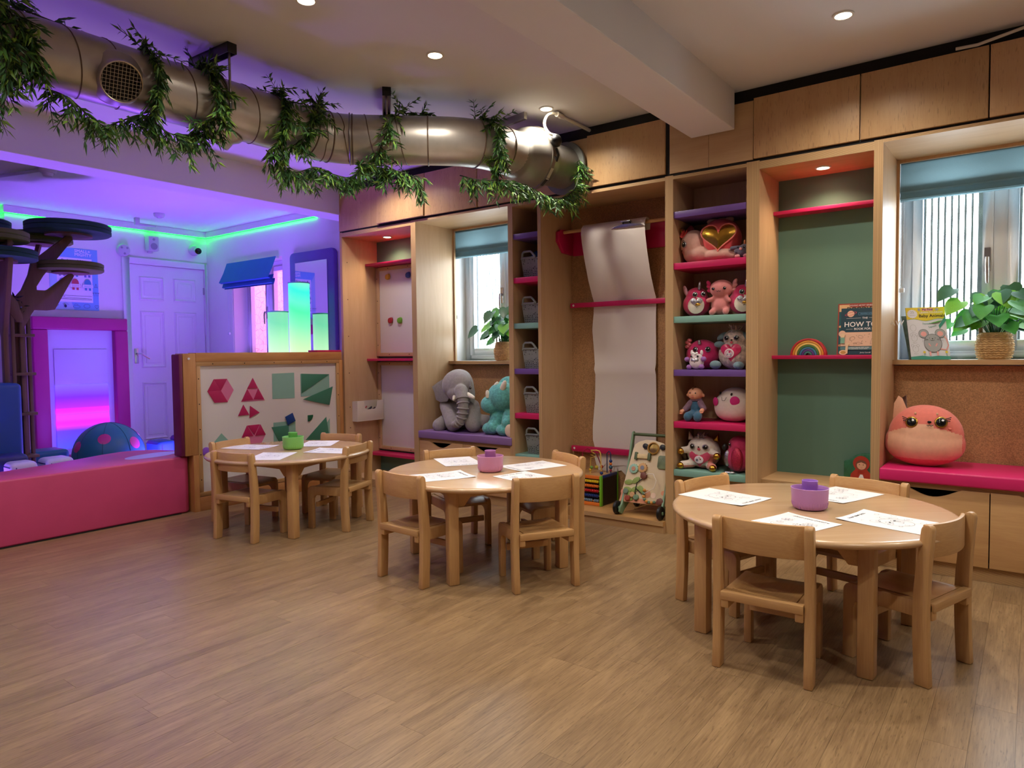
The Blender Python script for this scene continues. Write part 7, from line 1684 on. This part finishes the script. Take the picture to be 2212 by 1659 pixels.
part(MB().lathe([(0.0, 0.008), (0.029, 0.006)], bp_(0.028, 0.335), nn_, 24, False, False), 'mirror_disc', mat('brass_mirror', (170, 140, 80), 0.25, 1.0, var=0.05), t)
for x in (-0.025, 0.085): part(MB().lathe([(0.0, 0.016), (0.016, 0.014), (0.017, 0.0)], bp_(x, 0.345), nn_, 20, False, False), 'knob', BLACK, t)
part(MB().prism(rrect(-0.085, -0.068, 0.258, 0.305, 0.006), bp_(0, 0), uu_, vv, nn_ * 0.018), 'roller_end', OLV, t, bevel=0.002); part(MB().prism(rrect(0.0, 0.017, 0.258, 0.305, 0.006), bp_(0, 0), uu_, vv, nn_ * 0.018), 'roller_end', OLV, t, bevel=0.002)
part(MB().prism(rrect(-0.07, 0.0, 0.268, 0.295, 0.004), bp_(0, 0), uu_, vv, nn_ * 0.014), 'roller', mat('cream_roller', (216, 190, 140), 0.5, var=0.12, vscale=40), t, bevel=0.002)
def gear(x, y, r, c, name):
    pts_ = []
    for i in range(28): a = 2 * math.pi * i / 28; q = r if i % 2 else r * 0.84; pts_.append((x + q * math.cos(a), y + q * math.sin(a)))
    g = part(MB().prism(pts_, bp_(0, 0), uu_, vv, nn_ * 0.012), 'gear', c, t, bevel=0.001)
    part(MB().cyl(bp_(x, y, 0.012), bp_(x, y, 0.0145), r * 0.42, n=18), 'gear_hub', name, g)
gear(-0.082, 0.203, 0.031, mat('mint_gear', (150, 190, 170), 0.5, var=0.02), mat('tan_hub', (196, 140, 110), 0.5, var=0)); gear(-0.026, 0.213, 0.031, mat('tan_gear', (206, 160, 104), 0.5, var=0.02), mat('slate_hub', (130, 130, 140), 0.5, var=0))
part(MB().prism([(-0.018, -0.012), (0.0, -0.022), (0.02, -0.012), (0.02, 0.012), (0.002, 0.024), (-0.018, 0.014)], bp_(-0.012, 0.165), uu_, vv, nn_ * 0.02), 'bead_block', mat('brown_block', (112, 62, 48), 0.5, var=0.04), t, bevel=0.003)
part(MB().tube([bp_(0.0, 0.17, 0.012), bp_(0.025, 0.178, 0.03), bp_(0.06, 0.178, 0.04), bp_(0.085, 0.14, 0.045), bp_(0.075, 0.095, 0.04), bp_(0.035, 0.072, 0.03), bp_(0.0, 0.055, 0.012)], 0.0022, 8), 'track_wire', mat('white_wire', (226, 216, 200), 0.4, var=0), t)
LFM = mat('moss_leaf_shape', (140, 158, 84), 0.5, var=0.03)
for (x, y, ang) in ((-0.105, 0.12, 10), (-0.06, 0.135, 40), (-0.105, 0.075, -10), (-0.06, 0.08, 30), (-0.02, 0.082, 120), (-0.085, 0.035, -60)):
    ptsl = [(x + 0.028 * math.cos(R(a)) * math.cos(R(ang)) - 0.016 * math.sin(R(a)) * math.sin(R(ang)), y + 0.028 * math.cos(R(a)) * math.sin(R(ang)) + 0.016 * math.sin(R(a)) * math.cos(R(ang))) for a in range(0, 360, 30)]
    part(MB().prism(ptsl, bp_(0, 0), uu_, vv, nn_ * 0.006), 'leaf_shape', LFM, t, bevel=0.001)
part(MB().tube([bp_(-0.04, 0.01, 0.008), bp_(-0.055, 0.07, 0.008), bp_(-0.05, 0.12, 0.008), bp_(-0.02, 0.145, 0.008)], 0.003, 6).tube([bp_(-0.05, 0.085, 0.008), bp_(-0.015, 0.06, 0.008)], 0.003, 6), 'track_slot', BLACK, t)
for (x, y, c) in ((-0.115, 0.045, (110, 130, 110)), (-0.07, 0.028, (196, 150, 104)), (-0.098, -0.0 + 0.005, (150, 60, 44)), (-0.045, 0.015, (110, 140, 112))):
    part(MB().lathe([(0.017, 0), (0.017, 0.014), (0.013, 0.018), (0, 0.018)], bp_(x, y + 0.018), nn_, 20), 'peg', mat('peg_%d_%d_%d' % c, c, 0.5, var=0.05), t)
rb_ = [(0.0, 0.10), (-0.002, 0.08), (0.0, 0.062), (0.008, 0.046), (0.022, 0.036), (0.038, 0.032), (0.055, 0.032), (0.07, 0.036)]
for k, (x, y) in enumerate(rb_): part(MB().ell(bp_(x + 0.005, y - 0.02, 0.012), 0.0095, 12, 8), 'string_bead', [mat('amber_bead', (206, 140, 60), 0.4, var=0), mat('sage_bead', (96, 124, 100), 0.4, var=0)][k % 2], t)
part(MB().prism([(0.085, 0.01), (0.105, -0.0), (0.13, 0.01), (0.132, 0.03), (0.11, 0.045), (0.09, 0.035)], bp_(0, 0), uu_, vv, nn_ * 0.016), 'hedgehog_block', MATS['brown_block'], t, bevel=0.003)
part(MB().prism(rrect(0.065, 0.125, 0.215, 0.295, 0.015), bp_(0, 0), uu_, vv, nn_ * 0.010), 'picture_flap', mat('forest_flap', (110, 124, 92), 0.5, var=0.35, vscale=30), t, bevel=0.002)
cvp = Canvas(b0, uu_, vv, 0.0002); PCH = mat('peach_print', (222, 150, 116), 0.6, var=0.05)
cvp.poly([(-0.15, 0.002), (0.14, 0.002), (0.138, 0.02), (0.05, 0.018), (-0.03, 0.03), (-0.09, 0.025), (-0.147, 0.05)], PCH); cvp.disc(-0.135, 0.06, 0.016, PCH); cvp.disc(0.12, 0.075, 0.014, PCH); cvp.disc(0.022, 0.06, 0.02, mat('tan_print', (196, 140, 104), 0.6, var=0.05), 0.024); cvp.disc(0.06, 0.055, 0.017, mat('pale_print', (236, 206, 180), 0.6, var=0)); cvp.done('printed_scenery', t)

# --- green alcove: rainbow, drawing books, red-hood picture box
t = thing('rainbow_toy', 'wooden nesting rainbow of coloured arches on the lower pink shelf', 'toy', (-0.975, 3.97, 1.0205))
rc = [(190, 52, 58), (222, 150, 60), (232, 196, 110), (70, 120, 60), (60, 120, 160), (84, 60, 130), (60, 120, 110)]
for k, c in enumerate(rc):
    ro = 0.092 - k * 0.0118; ri = ro - 0.0105
    o_ = [(ro * math.cos(R(a)), 0.985 * ro * math.sin(R(a))) for a in range(0, 181, 10)]; i_ = [(ri * math.cos(R(a)), 0.985 * ri * math.sin(R(a))) for a in range(180, -1, -10)]
    part(MB().prism(o_ + i_, (-0.975, 3.955, 1.0205), (1, 0, 0), (0, 0, 1), (0, 0.035, 0)), 'arch', mat('arch_%d' % k, c, 0.5, var=0.03), t, bevel=0.0012)
def book(name, label, o, u, v, w, h, th, cover, spine=None, group=None, pages=True):
    """closed book standing up: front cover in the plane (o,u,v)"""
    o, u, v = Vector(o), Vector(u).normalized(), Vector(v).normalized(); n = u.cross(v)
    t = thing(name, label, 'book', o, group)
    part(MB().obox(o + u * w / 2 + v * h / 2 - n * 0.0006, u * w / 2, v * h / 2, n * 0.0006), 'front_cover', cover, t, smooth=0)
    part(MB().obox(o + u * w / 2 + v * h / 2 - n * (th - 0.0006), u * w / 2, v * h / 2, n * 0.0006), 'back_cover', cover, t, smooth=0)
    part(MB().obox(o + u * (w / 2 + 0.001) + v * h / 2 - n * th / 2, u * (w / 2 - 0.002), v * (h / 2 - 0.002), n * (th / 2 - 0.0012)), 'pages', PAPER, t, smooth=0)
    part(MB().obox(o - u * 0.0006 + v * h / 2 - n * th / 2, u * 0.0006, v * h / 2, n * th / 2), 'spine', spine or cover, t, smooth=0)
    return t, Canvas(o, u, v, 0.00015)
NAVY = mat('teal_navy_cover', (26, 62, 78), 0.45, var=0.04); BUFF = mat('buff_cover', (222, 180, 130), 0.5, var=0.03); RUST = mat('rust_red_print', (150, 60, 46), 0.5, var=0); PEACHP = mat('peach_panel', (226, 186, 160), 0.5, var=0.02)
vb = (0, 0.12, 1)
t, cv = book('picture_book', 'buff and teal drawing book standing behind the navy one in the green alcove', (-0.84, 4.0, 1.021), (1, 0, 0), vb, 0.205, 0.272, 0.008, BUFF, RUST, 'drawing books')
cv.rect(0, 0.205, 0, 0.23, mat('deep_teal_print', (28, 84, 92), 0.5, var=0.1, vscale=30)); cv.line([(0.002, 0.002), (0.203, 0.002), (0.203, 0.27), (0.002, 0.27)], 0.006, RUST, True)
cv.poly(rrect(0.055, 0.165, 0.252, 0.272, 0.008), RUST); cv.text('YOUNG ARTIST SERIES', 0.11, 0.2575, 0.0105, PAPER, 'CENTER'); cv.text('DOODLES', 0.11, 0.232, 0.03, BLACKLINE, 'CENTER', bold=0.0008)
for (x, y) in ((0.012, 0.15), (0.02, 0.09), (0.03, 0.03), (0.012, 0.05)): cv.disc(x, y, 0.006, BUFF)
cv.done('cover_print', t)
t, cv = book('picture_book', 'navy how to draw book leaning on the lower pink shelf', (-0.815, 3.958, 1.021), (1, 0.03, 0), vb, 0.19, 0.245, 0.012, NAVY, None, 'drawing books')
cv.text('THE', 0.112, 0.187, 0.014, PAPER, 'CENTER', bold=0.0003); cv.text('HOW TO DRAW', 0.014, 0.147, 0.036, PAPER, 'LEFT', bold=0.0006); cv.text('BOOK FOR KIDS', 0.062, 0.130, 0.0155, PAPER, 'LEFT', bold=0.0004)
cv.line([(0.025, 0.192), (0.093, 0.192)], 0.001, PAPER); cv.line([(0.131, 0.192), (0.186, 0.192)], 0.001, PAPER); cv.line([(0.025, 0.1345), (0.056, 0.1345)], 0.001, PAPER)
cv.rect(0.0, 0.19, 0.045, 0.118, PEACHP); cv.disc(0.045, 0.215, 0.017, PEACHP); cv.ring(0.045, 0.215, 0.028, 0.002, CREAT_R, 0.007, rot=15)
cv.line([(0.082, 0.22), (0.17, 0.22), (0.17, 0.208), (0.082, 0.208)], 0.0008, POSTB, True); cv.text('DRAWING ACTIVITIES', 0.126, 0.2115, 0.0072, POSTB, 'CENTER')
BR = BLACKLINE
cv.ring(0.055, 0.085, 0.014, 0.0008, BR, 0.009, rot=20); cv.ring(0.095, 0.093, 0.012, 0.0008, BR, 0.007, rot=-15); cv.line([(0.06, 0.06), (0.085, 0.066), (0.105, 0.058), (0.085, 0.055)], 0.0008, BR, True)
cv.line([(0.14, 0.055), (0.15, 0.095), (0.157, 0.105), (0.165, 0.094), (0.16, 0.055)], 0.0008, BR, True); cv.ring(0.155, 0.085, 0.004, 0.0008, BR)
for q in range(16): cv.ring(random.uniform(0.04, 0.185), random.uniform(0.05, 0.112), 0.0016, 0.0006, BR, n=6)
cv.rect(0.0, 0.19, 0.026, 0.042, mat('grey_teal_band', (90, 130, 136), 0.5, var=0)); cv.text('A SIMPLE STEP-BY-STEP GUIDE', 0.04, 0.035, 0.0072, PAPER); cv.text('TO DRAWING YOUR IDEAS', 0.04, 0.0285, 0.0072, PAPER); cv.text('Jenny Carroll', 0.095, 0.008, 0.009, PAPER)
HAIR = mat('print_brown_hair', (120, 80, 60), 0.5, var=0); LLAM = mat('print_cream_figure', (226, 196, 160), 0.5, var=0)
cv.disc(0.008, 0.11, 0.017, PEACHP); cv.disc(0.01, 0.1, 0.011, LLAM); cv.rect(0.0, 0.02, 0.06, 0.09, mat('print_mint', (120, 170, 150), 0.5, var=0)); cv.disc(0.015, 0.012, 0.02, LLAM, 0.013); cv.line([(0.03, 0.01), (0.032, 0.05)], 0.012, LLAM); cv.disc(0.034, 0.056, 0.01, LLAM, 0.007); cv.disc(0.015, 0.012, 0.013, MATS['oak_ring'], 0.008); cv.poly([(0.172, 0.01), (0.178, 0.02), (0.186, 0.018), (0.182, 0.008)], MATS['oak_ring'])
cv.done('cover_print', t)
t = thing('picture_box', 'picture box with a red-hooded girl at the foot of the green alcove', 'toy box', (-0.72, 4.0, 0.36))
GRB = mat('forest_green_print', (44, 104, 72), 0.35, var=0.3, vscale=30)
part(MB().prism([(-0.075, 0.0), (0.08, 0.0), (0.08, 0.125), (0.055, 0.14), (0.015, 0.14), (-0.02, 0.128), (-0.045, 0.105), (-0.075, 0.095)], (-0.725, 4.0, 0.361), (1, 0, 0), (0, 0, 1), (0, 0.03, 0)), 'case', GRB, t, bevel=0.004)
cv = Canvas((-0.72, 3.9995, 0.361), (1, 0, 0), (0, 0, 1), 0.0003); HOOD = mat('red_hood_print', (176, 52, 36), 0.5, var=0.05); SKN = mat('skin_print', (226, 176, 146), 0.5, var=0)
cv.poly([(-0.05, 0.0), (0.06, 0.0), (0.055, 0.03), (0.03, 0.06), (-0.02, 0.06), (-0.045, 0.03)], HOOD); cv.disc(0.005, 0.088, 0.04, HOOD, 0.04); cv.disc(0.005, 0.08, 0.027, HAIR, 0.027); cv.disc(0.006, 0.078, 0.022, SKN, 0.022); cv.poly([(-0.02, 0.085), (-0.012, 0.1), (0.022, 0.1), (0.03, 0.085), (0.005, 0.095)], HAIR)
cv.poly([(-0.012, 0.0), (0.022, 0.0), (0.012, 0.03), (0.0, 0.03)], PAPER); cv.line([(-0.012, 0.05), (0.005, 0.043), (0.022, 0.05), (0.022, 0.038), (0.005, 0.043), (-0.012, 0.038)], 0.003, HOOD)
cv.disc(-0.004, 0.082, 0.0022, BLACKLINE); cv.disc(0.015, 0.082, 0.0022, BLACKLINE); cv.line([(0.002, 0.066), (0.01, 0.066)], 0.0012, HOOD); cv.done('printed_picture', t)

# --- mouse book and others on the right window board
LEMON = mat('lemon_print', (226, 206, 60), 0.45, var=0.02); PALEC = mat('pale_lilac_cover', (222, 224, 236), 0.45, var=0.0); GREYM_ = mat('mouse_grey_print', (166, 170, 176), 0.5, var=0); EARP = mat('ear_pink_print', (236, 170, 170), 0.5, var=0); TEALP = mat('teal_print', (64, 150, 134), 0.5, var=0)
t, cv = book('picture_book', 'baby animals drawing book with a grey mouse on the right window board', (-0.505, 4.105, 0.9925), (1, 0.10, 0), (-0.13, 0.10, 1), 0.172, 0.272, 0.012, PALEC, mat('patterned_spine', (60, 56, 70), 0.5, var=0.6, vscale=90), 'window board books')
w_, h_ = 0.172, 0.272
cv.poly([(0, h_), (0, h_ - 0.062)] + [(w_ * i / 10, h_ - 0.066 + 0.006 * math.sin(i * 0.95)) for i in range(1, 11)] + [(w_, h_)], LEMON)
cv.line([(w_ * i / 10, h_ - 0.066 + 0.006 * math.sin(i * 0.95)) for i in range(0, 11)], 0.0016, TEALP)
cv.poly([(0.028 + (0.021 if q % 2 else 0.024) * math.cos(R(q * 12)), h_ - 0.033 + (0.021 if q % 2 else 0.024) * math.sin(R(q * 12))) for q in range(30)], PALEC); cv.text('25', 0.028, h_ - 0.030, 0.018, GREYLINE, 'CENTER'); cv.text('ANIMALS', 0.028, h_ - 0.042, 0.006, GREYLINE, 'CENTER')
cv.poly(rrect(0.072, 0.122, h_ - 0.019, h_ - 0.006, 0.006), EARP); cv.text('My First', 0.097, h_ - 0.0165, 0.0145, BLACKLINE, 'CENTER', bold=0.0004); cv.text('LEARN-TO-DRAW', 0.112, h_ - 0.0315, 0.0125, PAPER, 'CENTER', bold=0.0003); cv.text('Baby Animals', 0.113, h_ - 0.052, 0.0215, BLACKLINE, 'CENTER', bold=0.0006)
cv.disc(0.06, h_ - 0.012, 0.006, GREYM_, 0.008); cv.disc(0.138, h_ - 0.013, 0.008, GREYM_, 0.006)
cv.text('Squeak', 0.068, 0.183, 0.013, TEALP); cv.text('Squeak', 0.094, 0.163, 0.013, TEALP, rot=15)
cv.poly([(0.14, 0.157), (0.172, 0.2), (0.172, 0.225), (0.138, 0.176)], TEALP); cv.poly([(0.134, 0.15), (0.14, 0.157), (0.138, 0.168)], PAPER); cv.line([(0.134, 0.15), (0.138, 0.157)], 0.002, BLACKLINE)
MX, MY = 0.104, 0.085
cv.line([(MX + 0.03, MY - 0.03), (MX + 0.055, MY - 0.035), (MX + 0.066, MY - 0.012), (MX + 0.06, MY + 0.02), (MX + 0.048, MY + 0.045)], 0.005, EARP)
for sx in (-1, 1): cv.disc(MX + sx * 0.036, MY + 0.05, 0.022, GREYM_); cv.ring(MX + sx * 0.036, MY + 0.05, 0.022, 0.0013, BLACKLINE); cv.disc(MX + sx * 0.036, MY + 0.048, 0.013, EARP)
cv.disc(MX, MY, 0.038, GREYM_, 0.047); cv.ring(MX, MY, 0.038, 0.0014, BLACKLINE, 0.047)
for sx in (-1, 1):
    cv.disc(MX + sx * 0.012, MY + 0.026, 0.0017, BLACKLINE); cv.line([(MX + sx * 0.018, MY - 0.003), (MX + sx * 0.012, MY - 0.015)], 0.006, EARP); cv.line([(MX + sx * 0.016, MY - 0.045), (MX + sx * 0.016, MY - 0.062)], 0.007, EARP)
    for q in (-3, 0, 3): cv.line([(MX + sx * 0.02, MY + 0.018 + q * 0.0006), (MX + sx * 0.046, MY + 0.018 + q * 0.0022)], 0.0007, BLACKLINE)
cv.disc(MX, MY + 0.023, 0.003, BLACKLINE, 0.002); cv.ring(MX - 0.004, MY + 0.017, 0.004, 0.0012, BLACKLINE, a0=180, a1=360); cv.ring(MX + 0.004, MY + 0.017, 0.004, 0.0012, BLACKLINE, a0=180, a1=360)
for k, y in enumerate((0.165, 0.112, 0.055)):
    cv.ring(0.025, y, 0.013, 0.0009, GREYLINE, 0.017); 
    if k: cv.ring(0.013, y + 0.017, 0.006, 0.0009, GREYLINE); cv.ring(0.037, y + 0.017, 0.006, 0.0009, GREYLINE); cv.disc(0.025, y + 0.006, 0.0015, GREYLINE)
    cv.text('Step %d' % (k + 1), 0.025, y - 0.027, 0.007, GREYLINE, 'CENTER')
cv.poly([(0, 0), (w_, 0), (w_, 0.016), (w_ * 0.7, 0.019), (w_ * 0.5, 0.015), (w_ * 0.3, 0.02), (0, 0.014)], TEALP)
for fx in (0.062, 0.158): cv.disc(fx, 0.038, 0.006, LEMON); cv.line([(fx, 0.018), (fx, 0.033)], 0.0014, TEALP)
cv.done('cover_print', t)
book('picture_book', 'dark green book tucked behind the mouse book at the window', (-0.515, 4.124, 0.9925), (1, 0.22, 0), (-0.20, 0.16, 1), 0.15, 0.235, 0.012, mat('dark_olive_cover', (70, 86, 70), 0.5, var=0.4, vscale=30), None, 'window board books')
book('picture_book', 'thin blue book at the back of the window board stack', (-0.52, 4.142, 0.9925), (1, 0.3, 0), (-0.17, 0.20, 1), 0.14, 0.215, 0.01, mat('dusky_blue_cover', (64, 90, 120), 0.5, var=0.3, vscale=30), None, 'window board books')

# --- pothos plants in woven baskets
LFA = mat('pothos_leaf_green', (70, 150, 60), 0.4, var=0.25, vscale=40); LFB = mat('pothos_leaf_dark', (40, 96, 56), 0.4, var=0.25, vscale=40); LFC = mat('pothos_leaf_lime', (120, 190, 60), 0.4, var=0.2, vscale=40)
def leaf_mesh(m_):
    vs = [(0, 0, 0)]; n = 9; fs = []
    out = [(0, 0), (0.30, -0.10), (0.50, 0.05), (0.56, 0.25), (0.50, 0.48), (0.36, 0.72), (0.16, 0.92), (0, 1.06)]
    rib = [(0, 0), (0, 0.18), (0, 0.36), (0, 0.54), (0, 0.70), (0, 0.84), (0, 0.96), (0, 1.06)]
    mb = MB(); V = []
    for k in range(8):
        y = rib[k][1]; zc = -0.18 * y * y
        for s in (-1, 0, 1):
            x, yy = (out[k][0] * s, out[k][1]) if s else (0, y)
            V.append((x, yy, -0.18 * yy * yy + abs(x) * 0.35 - (0.25 * x * x)))
    for k in range(7):
        a = 3 * k; fs += [(a, a + 3, a + 4, a + 1), (a + 1, a + 4, a + 5, a + 2)]
    mb.add(V, fs)
    return mesh_of(mb, 'leaf', m_, 0, 60)
LM = [leaf_mesh(x) for x in (LFA, LFB, LFC, LFA)]
def plant(cx_, cy_, z, s, seed, label, bag):
    t = thing('potted_plant', label, 'potted plant', (cx_, cy_, z), 'leafy plants in woven baskets')
    r_ = 0.077 * s
    body = part(MB().lathe([(0, 0), (r_ * 0.86, 0.0), (r_ * 0.93, 0.02 * s), (r_ * 0.99, 0.05 * s), (r_ * 1.03, 0.068 * s), (r_ * 1.0, 0.075 * s), (r_ * 0.98, 0.085 * s), (r_ * 0.9, 0.115 * s), (r_ * 0.84, 0.132 * s), (r_ * 0.80, 0.132 * s), (r_ * 0.86, 0.11 * s), (r_ * 0.8, 0.1 * s), (0, 0.1 * s)], (cx_, cy_, z), n=40, capb=False, capt=False), 'woven_basket', RATTAN, t)
    wv = MB()
    for k in range(1, 12):    # raised weave rows
        zz = 0.011 * k * s; rr_ = r_ * (0.9 + 0.13 * math.sin(min(1, zz / (0.075 * s)) * 1.57)) if zz < 0.075 * s else r_ * (1.02 - (zz - 0.075 * s) / (0.06 * s) * 0.17)
        wv.tube([Vector((cx_ + (rr_ + 0.0012 * (-1) ** (i + k)) * math.cos(i * math.pi / 24), cy_ + (rr_ + 0.0012 * (-1) ** (i + k)) * math.sin(i * math.pi / 24), z + zz + 0.0018 * (-1) ** i)) for i in range(48)], 0.0034 * s, 5, closed=True)
    part(wv, 'weave', RATTAN, body, kind='stuff')
    for sx in (-1, 1): part(MB().tube([(cx_ + sx * r_ * 0.78, cy_ - 0.02, z + 0.12 * s), (cx_ + sx * r_ * 0.80, cy_ - 0.02, z + 0.16 * s), (cx_ + sx * r_ * 0.72, cy_ - 0.0, z + 0.175 * s), (cx_ + sx * r_ * 0.70, cy_ + 0.02, z + 0.12 * s)], 0.005 * s, 8), 'basket_handle', mat('brown_cord_handle', (150, 110, 82), 0.7, var=0.1), body)
    rnd = random.Random(seed); base = Vector((cx_, cy_, z + 0.10 * s))
    for i in range(48):
        az = i * 137.5 + rnd.uniform(-20, 20); el_ = (18 + 62 * (i / 34) if i < 34 else rnd.uniform(5, 60)) + rnd.uniform(-8, 8); rad = (0.085 + 0.095 * rnd.random()) * (1 if i < 34 else 0.55) * s * (1.15 if el_ < 50 else 1.0)
        d = Vector((math.cos(R(az)) * math.cos(R(el_)), math.sin(R(az)) * math.cos(R(el_)) * 0.55, math.sin(R(el_))))
        tip = base + Vector((d.x * rad * 1.35, d.y * rad * 1.1, 0.03 * s + d.z * rad * 1.5))
        if tip.y > cy_ + 0.075: tip.y = cy_ + 0.075
        part(MB().tube([base + Vector((d.x, d.y, 0)) * 0.015, base.lerp(tip, 0.55) + Vector((0, 0, 0.02)), tip], [0.0022, 0.0018, 0.0013], 5), 'stem', LFB, t)
        lf = bpy.data.objects.new('leaf', LM[rnd.choice((0, 0, 1, 1, 2))]); COL.objects.link(lf); lf.parent = t
        L_ = rnd.uniform(0.068, 0.098) * s
        yv = Vector((d.x, d.y * 0.6 - 0.35, d.z * 0.15 - 0.35 - 0.3 * rnd.random())).normalized(); nz = Vector((d.x * 0.3, -0.75 + 0.3 * rnd.uniform(-1, 1), 0.65)); nz = (nz - yv * nz.dot(yv)).normalized(); xv = yv.cross(nz)
        M = Matrix((xv * L_, yv * L_, nz * L_)).transposed().to_4x4(); M.translation = tip - Vector((cx_, cy_, z)); lf.matrix_local = M
        ORG[lf] = Vector((cx_, cy_, z))
    return t
plant(-0.157, 4.185, 0.9925, 1.0, 21, 'glossy green leafy plant in a woven basket on the right window board', None)
plant(-3.21, 4.19, 0.9925, 1.08, 33, 'leafy plant in a woven basket in the left window, partly behind the basket tower', None)
